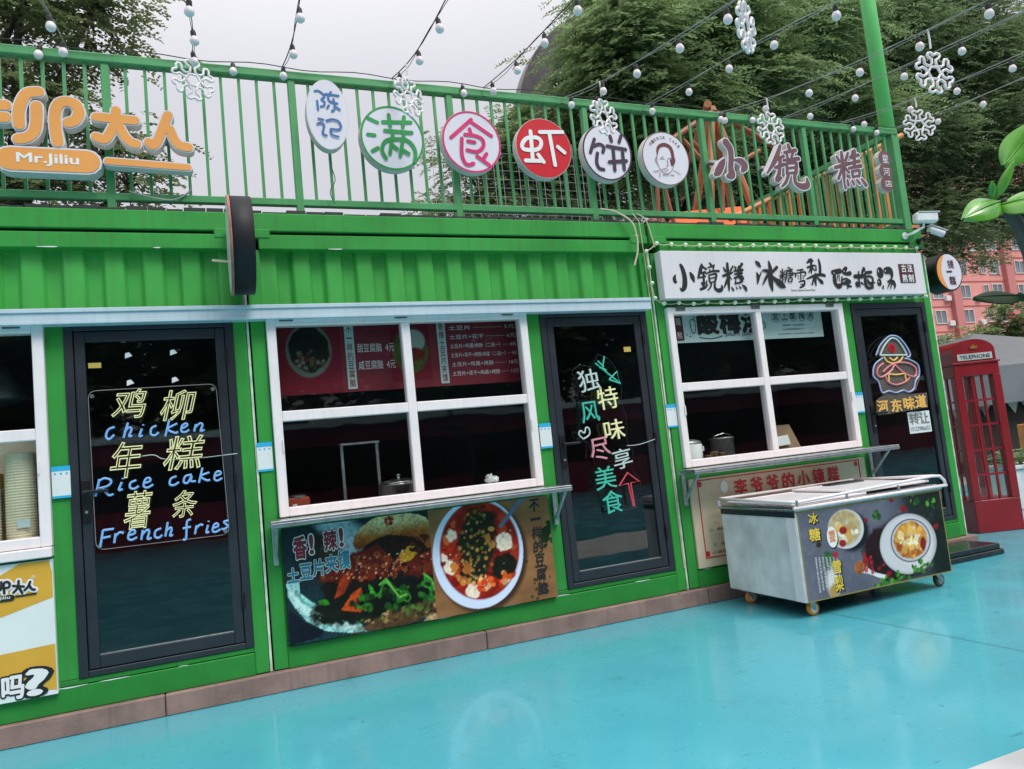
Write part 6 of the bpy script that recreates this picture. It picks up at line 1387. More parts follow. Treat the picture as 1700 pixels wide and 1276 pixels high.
MB().box(6.334, pcx - pr2 * .8, .19, .215, pcz - .03, pcz + .01).build('wall_bracket', M['handle'], t)

t = thing('security_camera', "white box security camera on a short arm at the roof corner", 'security camera', (6.10, -.03, 3.03), 0)
MB().lathe([(.035, 0), (.035, -.012), (.02, -.016)], (6.08, -.031, 3.045), 16, 'y').tube([(6.08, -.045, 3.045), (6.10, -.12, 3.05), (6.20, -.16, 3.10), (6.20, -.16, 3.13)], .012, 8).build('arm', M['cctv'], t)
hb = MB().box(-.055, .16, -.045, .045, -.045, .045, .014).box(-.03, .172, -.05, .05, .046, .052, .002); hb.v = [tuple(Euler((0, .10, -.42)).to_matrix() @ Vector(v) + Vector((6.16, -.16, 3.185))) for v in hb.v]
hb.build('housing', M['cctv'], t)
fb = MB().box(.161, .166, -.04, .04, -.04, .04, .002); fb.lathe([(.022, 0), (.022, .01), (.002, .012)], (.166, 0, 0), 14, 'x'); fb.v = [tuple(Euler((0, .10, -.42)).to_matrix() @ Vector(v) + Vector((6.16, -.16, 3.185))) for v in fb.v]
fb.build('lens', M['lens'], t)
MB().tube([(6.15, -.14, 3.13), (6.13, -.10, 3.0), (6.10, -.06, 2.965), (6.16, -.05, 2.92), (6.21, -.13, 2.80)], .003, 5).build('cable', M['cord'], t)
t = thing('security_camera', "small pale bullet camera pointing down to the right beside the roof corner", 'security camera', (6.30, -.03, 2.98), 0)
rm = Euler((0, .42, -.35)).to_matrix()
hb = MB().lathe([(.03, -.02), (.034, -.012), (.034, .13), (.030, .135)], (0, 0, 0), 18, 'x').box(-.03, .15, -.036, .036, .0345, .040, .002); hb.v = [tuple(rm @ Vector(v) + Vector((6.335, -.12, 3.085))) for v in hb.v]
hb.build('housing', M['board_white'], t, smooth=False)
hb = MB().lathe([(.026, .136), (.026, .146), (.01, .150)], (0, 0, 0), 16, 'x'); hb.v = [tuple(rm @ Vector(v) + Vector((6.335, -.12, 3.085))) for v in hb.v]; hb.build('lens', M['lens'], t)
MB().tube([(6.33, -.12, 3.07), (6.27, -.11, 3.02), (6.25, -.03, 2.99)], .012, 8).lathe([(.03, 0), (.03, -.02), (.016, -.024)], (6.25, -.03, 2.99), 14, 'y').build('arm', M['handle'], t)

hs = MB().tube(smooth([(2.74, -.02, 3.22), (2.86, -.05, 3.19), (2.97, -.09, 3.10), (3.00, -.10, 2.98), (2.995, -.10, 2.86), (2.965, -.09, 2.76), (2.955, -.09, 2.735)], 5), .0085, 8)
hs.tube([(2.985, -.102, 2.975), (3.01, -.098, 2.975)], .011, 8)
tag(hs.build('hose', M['cord_beige'], smooth=True), "beige hose end hanging over the roof beam left of the signboard", 'hose')
ca = MB().tube(smooth([(3.10, .01, 3.20), (3.135, -.045, 3.14), (3.165, -.047, 3.05), (3.185, -.047, 2.95), (3.195, -.05, 2.90)], 4), .006, 6)
ca.tube([(3.06, .01, 3.2), (3.075, -.045, 3.12), (3.08, -.046, 2.94), (3.095, -.03, 2.86), (3.11, -.0155, 2.4), (3.118, -.0155, 1.9), (3.125, -.0155, 1.2), (3.128, -.0155, .3)], .0045, 6)
tag(ca.build('cable', M['cord_beige']), "thin pale cables running down the joint left of the signboard", 'cable')
wr = MB().tube(smooth([(.62, -.05, 3.44), (.64, -.03, 3.36), (.60, -.02, 3.28), (.63, .0, 3.20)], 4), .003, 5)
tag(wr.build('loose_wire', M['cord_dark']), "thin loose wire dangling below the pale oval sign", 'wire')
wr = MB().tube(smooth([(-.66, .0, 3.24), (-.52, -.01, 3.20), (-.40, 0, 3.195), (-.31, .03, 3.26), (-.30, .03, 3.30)], 4), .006, 6)
tag(wr.build('loose_wire', M['cord']), "loose grey cable sagging along the lower rail under the orange bar sign", 'wire')

# ------------------------------------------------------------------ telephone box, stone step
A0, A1 = (7.13, .47), (7.60, .29)
ang = math.atan2(A1[1] - A0[1], A1[0] - A0[0]); W2 = .50; H2 = 2.05; D2 = .52
t = thing('telephone_box', "narrow red telephone box with small window panes beside the right kiosk", 'telephone box', (A0[0], A0[1], 0.0), ang, None, True)
b = MB().box(0, W2, 0, D2, 0, .34, .006)
for (x, y) in ((0, 0), (W2 - .085, 0), (0, D2 - .085), (W2 - .085, D2 - .085)): b.box(x, x + .085, y, y + .085, .341, 1.66, .004)
b.box(0, W2, 0, D2, 1.661, 1.79, .006).box(-.012, W2 + .012, -.012, D2 + .012, 1.7905, 1.812, .004)
b.build('body', M['phone_red'], t, local=True)
top = [(.02, 1.813), (W2 - .02, 1.813), (W2 - .02, 1.925)] + [(W2 / 2 + (W2 / 2 - .02) * math.cos(R(a)), 1.925 + .13 * math.sin(R(a))) for a in range(15, 180, 15)] + [(.02, 1.925)]
MB().prism(top, .004, D2 - .004).build('roof', M['phone_red'], t, local=True)
MB().prism([(x + (x - W2 / 2) * .02, z + .004) for x, z in top[2:]] + [], .002, .0035) if False else None
MB().box(.06, W2 - .06, -.003, .0035, 1.83, 1.90, .001).build('name_plate', M['plate_grey'], t, local=True)
L = MB(); write(L, "TELEPHONE", (.085, 1.846, W2 - .085, 1.884), -.0045, bold=.01); L.build('lettering', M['black_ink'], t, local=True)
cw = MB().prism([(W2 / 2 - .035, 1.95), (W2 / 2 + .035, 1.95), (W2 / 2 + .045, 1.985), (W2 / 2 + .022, 1.972), (W2 / 2, 2.0), (W2 / 2 - .022, 1.972), (W2 / 2 - .045, 1.985)], -.004, .0035); cw.build('crown_emblem', M['gold'], t, local=True)
for (o0, axis) in ((0, 'front'), (1, 'side')):
    g = MB(); n_ = 5
    def bar(a, b_, z0, z1):
        if axis == 'front': g.box(a, b_, .018, .038, z0, z1)
        else: g.box(.018, .038, a, b_, z0, z1)
    span = W2 if axis == 'front' else D2
    for k in range(1, 3): x = .085 + (span - .17) * k / 3; bar(x - .011, x + .011, .341, 1.66)
    for k in range(1, n_): z = .341 + 1.319 * k / n_; [bar(.085 + (span - .17) * q / 3 + (.0115 if q else 0), .085 + (span - .17) * (q + 1) / 3 - (.0115 if q < 2 else 0), z - .011, z + .011) for q in range(3)]
    wf_ = g.build('window', M['phone_red'], t, local=True)
    q = MB().quad((.085, .03, .345), (W2 - .085, .03, .345), (W2 - .085, .03, 1.655), (.085, .03, 1.655)) if axis == 'front' else MB().quad((.03, .085, .345), (.03, D2 - .085, .345), (.03, D2 - .085, 1.655), (.03, .085, 1.655))
    q.build('pane', M['glass'], wf_, local=True)
t = thing('stone_step', "low step of stacked wet black slabs in front of the right door", 'step', (5.95, -.3, 0))
for i, (x0_, x1_, y0_, y1_, z0_, z1_) in enumerate(((5.2, 6.24, -.42, -.057, .0, .048), (5.22, 6.22, -.40, -.0575, .0495, .098))):
    MB().box(x0_, x1_, y0_, y1_, z0_, z1_, .006).build('slab', M['stone'], t)

# ------------------------------------------------------------------ artificial plant close by on the right
t = thing('artificial_plant', "large glossy artificial plant with bright green leaves close at the right edge", 'artificial plant', (2.52, -3.44, 0))
MB().tube(smooth([(2.66, -3.40, 0), (2.66, -3.40, .8), (2.60, -3.42, 1.5), (2.53, -3.44, 1.68), (2.43,-3.457,1.742), (2.412,-3.458,1.828), (2.386,-3.456,1.914), (2.344,-3.447,1.999), (2.324,-3.443,2.047)], 5), [.04] * 6 + [.038] * 5 + [.036] * 5 + [.034] * 5 + [.031] * 5 + [.028] * 5 + [.022] * 5 + [.012] * 5, 14).build('stem', M['plant_stem'], t, smooth=True)
def big_leaf(base, tip, width, up, bend, m, name='leaf'):
    b0, t0 = Vector(base), Vector(tip); ax = t0 - b0; L_ = ax.length; ax.normalize(); up = Vector(up); sd = ax.cross(up).normalized(); nn = sd.cross(ax).normalized()
    V = []; F = []; nu, nv = 14, 6
    for i in range(nu + 1):
        u = i / nu; w = width * (math.sin(math.pi * min(1, u * .97 + .015)) ** .75) * (1.15 - .35 * u)
        for j in range(-nv, nv + 1):
            v = j / nv; V.append(b0 + ax * L_ * u + sd * w * v + nn * (bend * math.sin(math.pi * u) - .22 * width * v * v + .06 * width * (1 - abs(v)) ** 8 * -1))
    k = 2 * nv + 1
    F = [(i * k + j, i * k + j + 1, (i + 1) * k + j + 1, (i + 1) * k + j) for i in range(nu) for j in range(2 * nv)]
    nvx = len(V); V2 = V + [v - nn * .004 for v in V]; F2 = F + [tuple(reversed([q + nvx for q in f])) for f in F]
    o = MB().add(V2, F2).tube([b0 + ax * L_ * u + nn * (bend * math.sin(math.pi * u) + .0005) for u in [q / 10 for q in range(11)]], [.0035 * (1 - q / 12) for q in range(11)], 6).build(name, m, t, smooth=True); return o
hub = (2.319,-3.441,2.041)
big_leaf(hub, (2.15,-3.42,1.983), .050, (-.35, -.85, .42), .010, M['plant_leaf'])
big_leaf((2.311,-3.436,2.027), (2.384,-3.572,2.002), .060, (-.25, -.85, .45), .015, M['plant_leaf'])
big_leaf((2.304,-3.435,2.049), (2.34,-3.494,2.166), .017, (-.5, -.7, .2), .004, M['plant_leaf'])
big_leaf((2.338,-3.461,2.163), (2.447,-3.541,2.304), .055, (-.6, -.75, -.05), -.015, M['plant_leaf'])
big_leaf((2.296,-3.432,2.05), (2.276,-3.452,2.107), .014, (-.5, -.8, .2), .0, M['plant_leaf'])
MB().tube([(2.374,-3.409,1.711), (2.403,-3.419,1.693), (2.508,-3.458,1.65)], .013, 8).build('leaf_stalk', M['plant_dark'], t)
big_leaf((2.39,-3.416,1.709), (2.191,-3.378,1.715), .036, (-.2, -.75, .65), .004, M['plant_dark'])

# ------------------------------------------------------------------ trees
def leaves(rng, C, n_out, length, pairs, ll, lw, droop, out_c):
    """compound leaves: a drooping midrib carrying pairs of leaflets; returns quads"""
    N = len(C); d = C - out_c; d[:, 2] *= .3; d += rng.normal(0, .4, (N, 3)) * np.array([1, 1, .35]) * np.linalg.norm(d, axis=1, keepdims=True).clip(.15)
    d /= np.linalg.norm(d, axis=1, keepdims=True) + 1e-9
    up = np.array([0, 0, 1.0]); s = np.cross(d, up); s /= np.linalg.norm(s, axis=1, keepdims=True) + 1e-6
    Ls = length * rng.uniform(.6, 1.25, N)
    Q = []
    for k in range(pairs):
        u = (k + .6) / pairs
        base = C + d * (Ls * u)[:, None]; base[:, 2] -= droop * Ls * u * u
        size = ll * (1 - .45 * abs(u - .4)) * rng.uniform(.8, 1.2, N)
        for sg in (-1, 1):
            ax = s * sg * .85 + d * .5 + rng.normal(0, .16, (N, 3)); ax[:, 2] -= .12; ax /= np.linalg.norm(ax, axis=1, keepdims=True)
            wd = np.cross(ax, up + rng.normal(0, .35, (N, 3))); wd /= np.linalg.norm(wd, axis=1, keepdims=True) + 1e-6
            a = ax * size[:, None]; w = wd * (lw * size / ll)[:, None]
            Q.append(np.stack([base, base + a * .5 + w, base + a, base + a * .5 - w], 1))
    return np.concatenate(Q, 0)
def tree(name, label, base, trunk_top, blobs, m, seed, spray=(.42, 8, .085, .02), group='trees behind the kiosks', clump=.34, cat='tree', trunk_r=.16, limbs=True):
    """blobs: (centre, radii, clumps, sprays per clump)"""
    rng = np.random.default_rng(seed); t = thing(name, label, cat, (base[0], base[1], 0), 0, group)
    Qs = []; tw = MB()
    for (c, r, nc, ns) in blobs:
        c, r = np.array(c), np.array(r)
        u = rng.normal(0, 1, (nc, 3)); u /= np.linalg.norm(u, axis=1, keepdims=True); cc = c + u * r * (rng.random((nc, 1)) ** .45)
        for q in cc:
            k = max(3, int(ns * rng.uniform(.5, 1.4))); sc = clump * rng.uniform(.6, 1.3)
            P = q + rng.normal(0, 1, (k, 3)) * np.array([sc, sc, sc * .27]); P[:, 2] -= .25 * (P[:, 0] - q[0]) ** 2 + .25 * (P[:, 1] - q[1]) ** 2
            Qs.append(leaves(rng, P, 0, spray[0], spray[1], spray[2], spray[3], .45, q - .35 * (q - c) - np.array([0, 0, .1])))
        if limbs:
            s0 = Vector(trunk_top) + Vector((0, 0, -random.uniform(.2, 1.6)))
            mid = (s0 + Vector(c)) / 2 + Vector((random.uniform(-.3, .3), random.uniform(-.3, .3), .25))
            tw.tube([s0, mid, Vector(c), Vector(c) + Vector((random.uniform(-1, 1) * r[0] * .5, 0, r[2] * .5))], [trunk_r * .5, trunk_r * .33, trunk_r * .2, .012], 7)
            for q in cc[::max(1, nc // 14)]: tw.tube([Vector(c), (Vector(c) + Vector(q)) / 2 + Vector((0, 0, .12)), Vector(q)], [trunk_r * .16, trunk_r * .1, .006], 5)
    Q = np.concatenate(Qs, 0); nq = len(Q); V = Q.reshape(-1, 3) - np.array([base[0], base[1], 0])
    me = bpy.data.meshes.new('crown'); me.vertices.add(nq * 4); me.vertices.foreach_set("co", V.ravel().astype(np.float32))
    me.loops.add(nq * 4); me.loops.foreach_set("vertex_index", np.arange(nq * 4, dtype=np.int32))
    me.polygons.add(nq); me.polygons.foreach_set("loop_start", np.arange(0, nq * 4, 4, dtype=np.int32))
    me.materials.append(m); me.update(calc_edges=True); me.validate()
    o = bpy.data.objects.new('crown', me); COL.objects.link(o); o.parent = t; ORG[o.name] = Vector((base[0], base[1], 0))
    b = Vector((base[0], base[1], -.05)); tt = Vector(trunk_top)
    tw.tube([b, b + (tt - b) * .3 + Vector((.06, .04, 0)), b + (tt - b) * .65 + Vector((-.05, .03, 0)), tt], [trunk_r * 1.35, trunk_r, trunk_r * .85, trunk_r * .6], 12)
    tw.build('trunk', M['bark'], t, smooth=True); return t
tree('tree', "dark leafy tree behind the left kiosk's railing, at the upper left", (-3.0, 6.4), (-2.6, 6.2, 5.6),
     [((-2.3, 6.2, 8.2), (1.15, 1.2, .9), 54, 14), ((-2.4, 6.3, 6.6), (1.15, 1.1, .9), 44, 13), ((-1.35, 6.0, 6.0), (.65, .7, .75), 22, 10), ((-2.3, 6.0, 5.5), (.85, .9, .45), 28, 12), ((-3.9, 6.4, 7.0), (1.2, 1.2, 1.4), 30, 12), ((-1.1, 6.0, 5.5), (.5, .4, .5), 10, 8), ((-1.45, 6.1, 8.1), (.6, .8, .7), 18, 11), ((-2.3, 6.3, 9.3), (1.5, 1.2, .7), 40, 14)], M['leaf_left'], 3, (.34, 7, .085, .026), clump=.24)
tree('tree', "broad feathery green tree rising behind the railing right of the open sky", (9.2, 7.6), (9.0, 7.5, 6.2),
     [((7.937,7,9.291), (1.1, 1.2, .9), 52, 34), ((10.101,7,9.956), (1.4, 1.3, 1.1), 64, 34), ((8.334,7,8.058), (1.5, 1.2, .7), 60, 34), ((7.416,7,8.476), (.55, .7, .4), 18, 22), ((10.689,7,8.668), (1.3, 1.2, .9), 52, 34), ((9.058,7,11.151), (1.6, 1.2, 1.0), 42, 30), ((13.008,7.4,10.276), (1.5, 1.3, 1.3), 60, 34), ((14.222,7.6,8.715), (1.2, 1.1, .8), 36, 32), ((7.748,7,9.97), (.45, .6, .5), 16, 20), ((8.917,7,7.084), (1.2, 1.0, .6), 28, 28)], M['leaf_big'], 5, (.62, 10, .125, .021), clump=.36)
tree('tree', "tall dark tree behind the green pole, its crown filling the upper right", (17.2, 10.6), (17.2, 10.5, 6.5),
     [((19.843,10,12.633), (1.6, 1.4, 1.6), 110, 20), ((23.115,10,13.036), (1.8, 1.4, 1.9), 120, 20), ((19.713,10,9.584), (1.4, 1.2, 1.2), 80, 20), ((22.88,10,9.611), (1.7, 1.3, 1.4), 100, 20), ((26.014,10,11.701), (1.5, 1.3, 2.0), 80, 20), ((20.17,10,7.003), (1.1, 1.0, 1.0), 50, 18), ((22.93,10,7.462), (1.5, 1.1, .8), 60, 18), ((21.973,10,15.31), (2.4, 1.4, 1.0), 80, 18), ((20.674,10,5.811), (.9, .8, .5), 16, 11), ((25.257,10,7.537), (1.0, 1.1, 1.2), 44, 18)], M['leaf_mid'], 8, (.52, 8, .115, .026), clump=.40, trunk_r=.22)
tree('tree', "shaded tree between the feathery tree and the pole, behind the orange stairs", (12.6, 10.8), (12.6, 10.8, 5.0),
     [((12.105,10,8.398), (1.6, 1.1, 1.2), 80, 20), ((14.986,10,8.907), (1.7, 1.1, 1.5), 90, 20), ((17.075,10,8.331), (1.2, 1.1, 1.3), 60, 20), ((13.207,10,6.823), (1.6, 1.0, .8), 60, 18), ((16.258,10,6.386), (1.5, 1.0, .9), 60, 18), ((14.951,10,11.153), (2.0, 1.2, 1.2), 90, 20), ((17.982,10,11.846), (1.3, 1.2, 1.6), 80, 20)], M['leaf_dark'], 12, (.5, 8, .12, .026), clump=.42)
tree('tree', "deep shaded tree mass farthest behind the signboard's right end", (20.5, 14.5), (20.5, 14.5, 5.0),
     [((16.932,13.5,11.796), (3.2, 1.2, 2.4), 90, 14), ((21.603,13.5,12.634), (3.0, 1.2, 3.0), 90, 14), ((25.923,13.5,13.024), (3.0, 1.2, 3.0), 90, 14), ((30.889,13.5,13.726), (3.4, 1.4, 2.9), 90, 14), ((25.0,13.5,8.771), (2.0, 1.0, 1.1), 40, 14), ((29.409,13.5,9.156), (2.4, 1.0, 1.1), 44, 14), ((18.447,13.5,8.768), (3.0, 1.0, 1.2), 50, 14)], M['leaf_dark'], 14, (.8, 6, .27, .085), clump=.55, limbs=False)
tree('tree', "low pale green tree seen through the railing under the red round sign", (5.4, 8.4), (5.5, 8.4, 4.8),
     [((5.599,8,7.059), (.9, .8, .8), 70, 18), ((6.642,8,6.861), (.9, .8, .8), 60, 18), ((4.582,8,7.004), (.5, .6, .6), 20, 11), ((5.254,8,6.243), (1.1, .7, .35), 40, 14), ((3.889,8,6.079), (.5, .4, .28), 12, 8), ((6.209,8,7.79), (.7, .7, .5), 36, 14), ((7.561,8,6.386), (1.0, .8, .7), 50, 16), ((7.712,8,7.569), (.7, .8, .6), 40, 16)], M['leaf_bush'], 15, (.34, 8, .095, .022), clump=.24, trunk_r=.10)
# ---- far right: shrubs, building, tent
for (c, r, n, lab) in (((46.6, 30.5, 4.6), (1.9, 1.6, 1.7), 60, "leftmost rounded pale tree before the pink apartment block, by the kiosk's corner"), ((49.6, 30.8, 4.9), (1.5, 1.4, 2.0), 52, "slim middle pale tree before the pink apartment block"), ((54.4, 30.6, 6.2), (2.2, 1.8, 2.6), 80, "tallest pale tree before the pink apartment block, at the right edge"), ((51.6, 30.6, 4.0), (1.5, 1.3, 1.2), 36, "low pale tree above the grey tent roof")):
    tree('tree', lab, (c[0], c[1]), (c[0], c[1], c[2]), [(c, r, n, 16), ((c[0], c[1], c[2] * .5), (r[0] * .9, r[1], c[2] * .4), n // 2, 14)], M['leaf_bush'], n, (.6, 5, .26, .09), 'pale trees before the apartment block', .40, trunk_r=.12, limbs=False)
t = thing('apartment_building', "pink apartment block with white framed windows beyond the trees", 'building', (83, 60, 0))
BX0, BX1, BYF, BH = 50.0, 118.0, 55.0, 38.0
MB().box(BX0, BX1, BYF, BYF + 14, -.01, BH, .05).box(BX0 - .4, BX1 + .4, BYF - .4, BYF + 14.4, BH + .001, BH + .7).build('wall', M['brick_pink'], t)
bays = MB()
for x in (64.4, 74.3, 80.6, 90.4, 100.3, 110.3): bays.box(x, x + 1.3, BYF - .55, BYF - .001, 0, BH - .05)
bays.build('pilaster', mat("pale_pink_render", (.50, .19, .18), .85, var=.05), t)
fw_ = mesh_of(MB().box(-.92, .92, -.12, -.004, -.80, -.72).box(-.92, .92, -.12, -.004, .72, .80).box(-.92, -.84, -.12, -.004, -.719, .719).box(.84, .92, -.12, -.004, -.719, .719).box(-.03, .03, -.115, -.004, -.719, .719), 'window', M['bld_frame'])
gp_ = mesh_of(MB().quad((-.84, -.03, -.72), (.84, -.03, -.72), (.84, -.03, .72), (-.84, -.03, .72)), 'pane', M['bld_glass'])
cnt = 0
for fl_ in range(1, 8):
    for x in (78.6, 83.2, 86.9, 88.9, 93.6, 97.2, 76.6, 67.0, 70.6):
        if cnt < 98:
            o = inst('window', fw_, t, (x, BYF, 3.0 + 2.95 * fl_)); o.scale = (1.0 if x not in (86.9, 76.6) else .45, 1, 1 if x != 88.9 else 1.1); q_ = bpy.data.objects.new('pane', gp_); COL.objects.link(q_); q_.parent = o; cnt += 1
acm = mesh_of(MB().box(-.42, .42, -.38, -.01, -.30, .30, .02).lathe([(.22, .385), (.2, .39)], (-.08, 0, 0), 18, 'y'), 'air_conditioner', M['bld_frame'])
for fl_ in range(1, 7):
    for x in (79.95, 85.2, 95.4):
        if (fl_ * 7 + int(x)) % 3: inst('air_conditioner', acm, t, (x, BYF, 2.2 + 2.95 * fl_))
bl_ = MB()
for fl_ in range(1, 12): bl_.box(BX0, 64.39, BYF - .05, BYF - .001, 1.2 + 2.95 * fl_, 1.32 + 2.95 * fl_).box(65.71, 74.29, BYF - .05, BYF - .001, 1.2 + 2.95 * fl_, 1.32 + 2.95 * fl_).box(75.61, 80.59, BYF - .05, BYF - .001, 1.2 + 2.95 * fl_, 1.32 + 2.95 * fl_).box(81.91, 90.39, BYF - .05, BYF - .001, 1.2 + 2.95 * fl_, 1.32 + 2.95 * fl_).box(91.71, 100.29, BYF - .05, BYF - .001, 1.2 + 2.95 * fl_, 1.32 + 2.95 * fl_)
bl_.build('floor_band', mat("dark_pink_band", (.36, .10, .095), .85), t)

t = thing('market_tent', "grey canvas market tent with a dark screened side beyond the telephone box", 'tent', (16.5, 6.6, 0))
MB().add([(12.6, 4.9, 2.04), (20, 4.9, 2.2), (20, 8.6, 2.2), (12.6, 8.6, 2.04), (16.3, 6.75, 3.0), (12.6, 4.9, 1.30), (20, 4.9, 1.42), (20, 8.6, 1.42), (12.6, 8.6, 1.30)],
         [(0, 1, 4), (1, 2, 4), (2, 3, 4), (3, 0, 4), (5, 6, 1, 0), (6, 7, 2, 1), (7, 8, 3, 2), (8, 5, 0, 3)]).build('canopy', M['tent'], t)
MB().box(12.0, 20, 8.3, 8.36, .30, 1.6).box(12.65, 20, 5.25, 5.30, .32, 1.40).build('side_screen', M['tent_dark'], t)
pm_ = MB()
for (x, y) in ((12.66, 4.96), (19.9, 4.96), (12.66, 8.5), (19.9, 8.5)): pm_.box(x - .03, x + .03, y - .03, y + .03, 0, 1.42)
pm_.build('pole', M['steel_dull'], t)
pn = MB()
for i in range(9):
    x = 13.1 + .42 * i; pn.add([(x, 5.2, 1.33), (x + .34, 5.2, 1.33), (x + .17 + random.uniform(-.04, .04), 5.19, 1.10)], [(0, 2, 1), (0, 1, 2)])
pn.build('bunting', mat("faded_bunting", (.42, .38, .34), .8, var=.3, scale=3), t)
t = thing('planter', "white planter box with low plants seen through the telephone box", 'planter', (9.3, 1.4, 0))
MB().box(8.95, 9.75, 1.25, 1.65, 0, .50, .012).box(8.92, 9.78, 1.22, 1.68, .501, .55, .008).build('trough', M['planter'], t)
rg = np.random.default_rng(5); Q = leaves(rng=rg, C=np.stack([rg.uniform(8.98, 9.72, 60), rg.uniform(1.28, 1.62, 60), rg.uniform(.55, .68, 60)], 1), n_out=0, length=.2, pairs=4, ll=.08, lw=.03, droop=.3, out_c=np.array([9.35, 1.45, .4]))
mb_ = MB(); mb_.add(Q.reshape(-1, 3).tolist(), [(4 * i, 4 * i + 1, 4 * i + 2, 4 * i + 3) for i in range(len(Q))]); mb_.build('plants', M['leaf_bush'], t)
t = thing('barrier', "orange plastic barrier with white boards past the telephone box at the right edge", 'barrier', (12.3, 2.7, 0))
MB().box(10.75, 10.9, 2.2, 2.35, 0, 1.0, .01).box(13.9, 14.05, 2.2, 2.35, 0, 1.0, .01).box(10.901, 13.899, 2.24, 2.30, .86, .97, .01).box(10.901, 13.899, 2.24, 2.30, .55, .62, .01).build('frame', M['orange_steel'], t)
MB().box(10.92, 13.88, 2.255, 2.285, .03, .52).box(10.92, 13.88, 2.255, 2.285, .63, .74).build('board', M['planter'], t)

# ------------------------------------------------------------------ behind the railing: arch, playground frame, stairs
ar = MB(); ac_ = Vector((11.6, 12.0, 9.6)); pts = []
for k in range(41):
    a = R(255 - 200 * k / 40); pts.append((ac_.x + 3.55 * math.cos(a), ac_.y, ac_.z + 3.55 * math.sin(a)))
V = []; 
for i, p in enumerate(pts):
    d = (Vector(p) - ac_).normalized(); 
    for rr, yy in ((-.42, -.12), (.42, -.12), (.42, .30), (-.42, .30)): V.append((p[0] + d.x * rr, p[1] + yy, p[2] + d.z * rr))
F = [(4 * i + j, 4 * i + (j + 1) % 4, 4 * i + 4 + (j + 1) % 4, 4 * i + 4 + j) for i in range(40) for j in range(4)]
ar.add(V, F).box(10.0, 11.4, 11.8, 12.4, -.02, 6.6)
tag(ar.build('arch_sculpture', M['arch']), "dark curved metal arch half hidden behind the feathery tree", 'sculpture')

t = thing('swing_frame', "rusty orange A shaped steel swing frame with a canvas seat behind the railing", 'swing frame', (6.6, 3.2, 0))
fr = MB()
apex1 = Vector((6.50, 3.0, 5.86))
for q in ((5.85, 2.75, 3.0), (7.25, 2.75, 2.9), (6.35, 4.2, 3.0), (7.9, 4.3, 3.0)):
    v = Vector(q); d = (v - apex1); fr.tube([apex1, apex1 + d * (5.86 / max(.1, apex1.z - v.z)) * .98], .05, 8)
fr.tube([apex1 + Vector((-.1, -.05, .02)), apex1 + Vector((1.0, 1.9, .1))], .055, 8)
fr.build('frame', mat('dull_orange_steel', (.42, .165, .07), .5, var=.15, streak=.3), t)
rf = MB()
rf.tube([(5.62, 2.9, 5.25), (6.5, 2.98, 5.80), (7.55, 2.9, 5.25)], .04, 8).tube([(5.9, 3.0, 5.4), (6.35, 2.8, 4.7), (6.3, 2.8, 4.3)], .03, 8).tube([(6.05, 2.95, 5.3), (6.6, 3.0, 4.95), (7.2, 2.95, 5.25)], .035, 8)
rf.tube([(5.18, 2.7, 4.02), (5.24, 2.7, 4.75)], .028, 8).tube([(5.42, 2.7, 4.0), (5.30, 2.7, 4.75), (5.1, 2.7, 4.95)], .028, 8)
rf.tube([(5.18, 2.7, 4.03), (5.18, 2.7, 0)], .028, 8).tube([(5.42, 2.7, 4.02), (5.42, 2.7, 0)], .028, 8)
rf.build('brace', M['rust_steel'], t)
MB().add([(5.25, 2.7, 3.95), (6.75, 2.7, 3.95), (6.7, 2.9, 4.40), (5.75, 2.9, 4.30), (5.4, 3.6, 3.95), (6.85, 3.6, 3.95), (6.75, 3.3, 4.42), (5.85, 3.3, 4.36)], [(0, 1, 2, 3), (3, 2, 6, 7), (7, 6, 5, 4), (0, 3, 7, 4), (1, 5, 6, 2), (0, 4, 5, 1)]).build('canvas_seat', M['orange_cloth'], t)
MB().tube([(5.3, 2.75, 3.95), (5.3, 2.75, 0)], .03, 8).tube([(6.7, 2.75, 3.95), (6.7, 2.75, 0)], .03, 8).build('seat_post', M['rust_steel'], t)
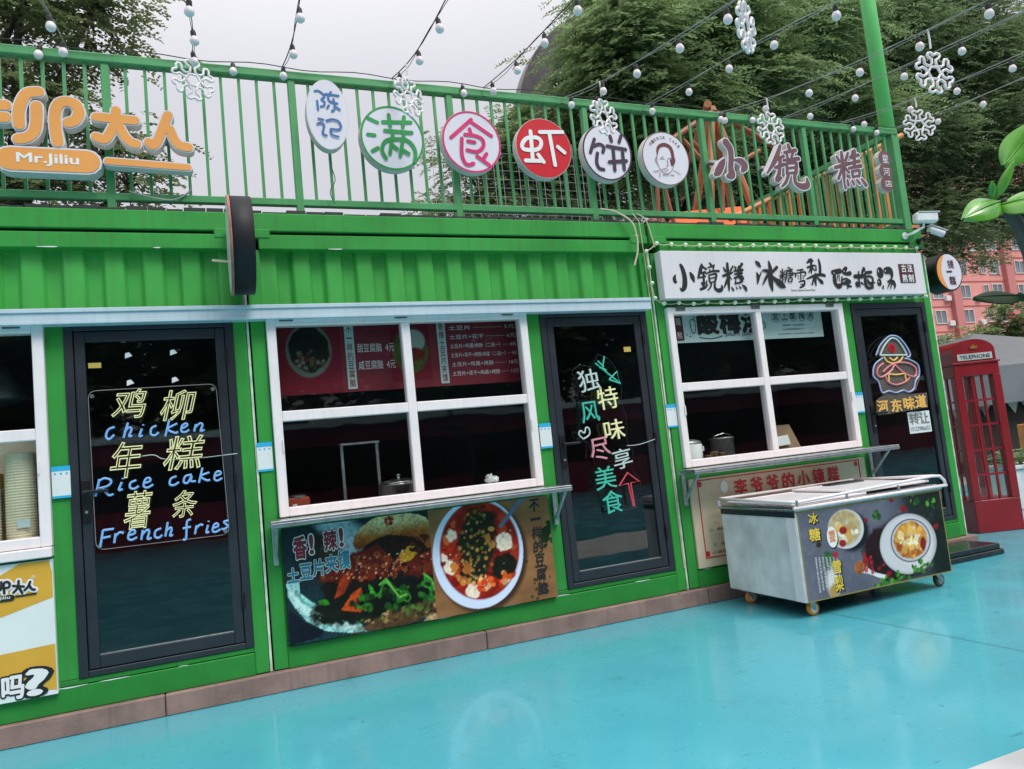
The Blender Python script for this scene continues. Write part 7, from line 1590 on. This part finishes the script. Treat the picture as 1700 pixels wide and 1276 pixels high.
t = thing('stair_railing', "orange stair railing climbing to the right behind the green railing", 'stair railing', (7.0, 1.85, 0))
sx0, sz0, sx1, sz1 = 5.55, 3.82, 8.6, 5.06
def sz(x): return sz0 + (sz1 - sz0) * (x - sx0) / (sx1 - sx0)
fr = MB().tube([(sx0, 1.8, sz0), (sx1, 1.8, sz1)], .035, 8); fr.build('handrail', M['orange_steel'], t)
bars_ = mesh_of(MB().box(-.022, .022, -.022, .022, 0, 1.0), 'baluster', M['orange_steel'])
x = sx0 + .12
while x < sx1:
    o = inst('baluster', bars_, t, (x, 1.8, max(3.05, sz(x) - 1.35))); o.scale = (1, 1, sz(x) - .03 - max(3.05, sz(x) - 1.35)); x += .165
st2 = MB()
for i in range(14):
    x = sx0 + i * .23; z = sz(x) - 1.36; st2.box(x, x + .26, 1.78, 2.7, z - .03, z)
st2.build('tread', M['rust_steel'], t)
pp = MB()
for x in (5.7, 8.55): pp.box(x - .05, x + .05, 2.3, 2.4, 0, sz(x) - 1.4)
pp.box(7.95, 8.62, 1.76, 1.84, 3.70, 3.80); pp.build('support_post', M['orange_steel'], t)

# ------------------------------------------------------------------ across the forecourt, mirrored in the glass
t = thing('container_kiosk', "dark red kiosk across the forecourt, seen only as a reflection in the glass", 'food kiosk', (4, -15, 0))
MB().box(-9, 34, -17.2, -14.8, -.01, 2.5).build('wall', mat("dark_red_cladding", (.26, .03, .06), .6, var=.2), t)
MB().box(-9.1, 34.1, -17.3, -14.6, 2.501, 2.66).build('roof', M['card'], t)
MB().box(-8.4, 33.4, -14.79, -14.77, .9, 2.0).build('window', M['lens'], t)
for i, x in enumerate((-9.5, -5.0, 0.5, 5.5, 10.0, 14.5, 19.5, 24.5, 29.5, 34.5)):
    tree('tree', "dark tree across the forecourt, only mirrored in the window glass", (x, -19), (x, -19, 4.5), [((x, -18.6, 6.4), (3.2, 1.6, 3.8), 120, 14)], M['leaf_left'], 40 + i, (.8, 5, .42, .16), 'dark trees across the forecourt', .6, limbs=False)
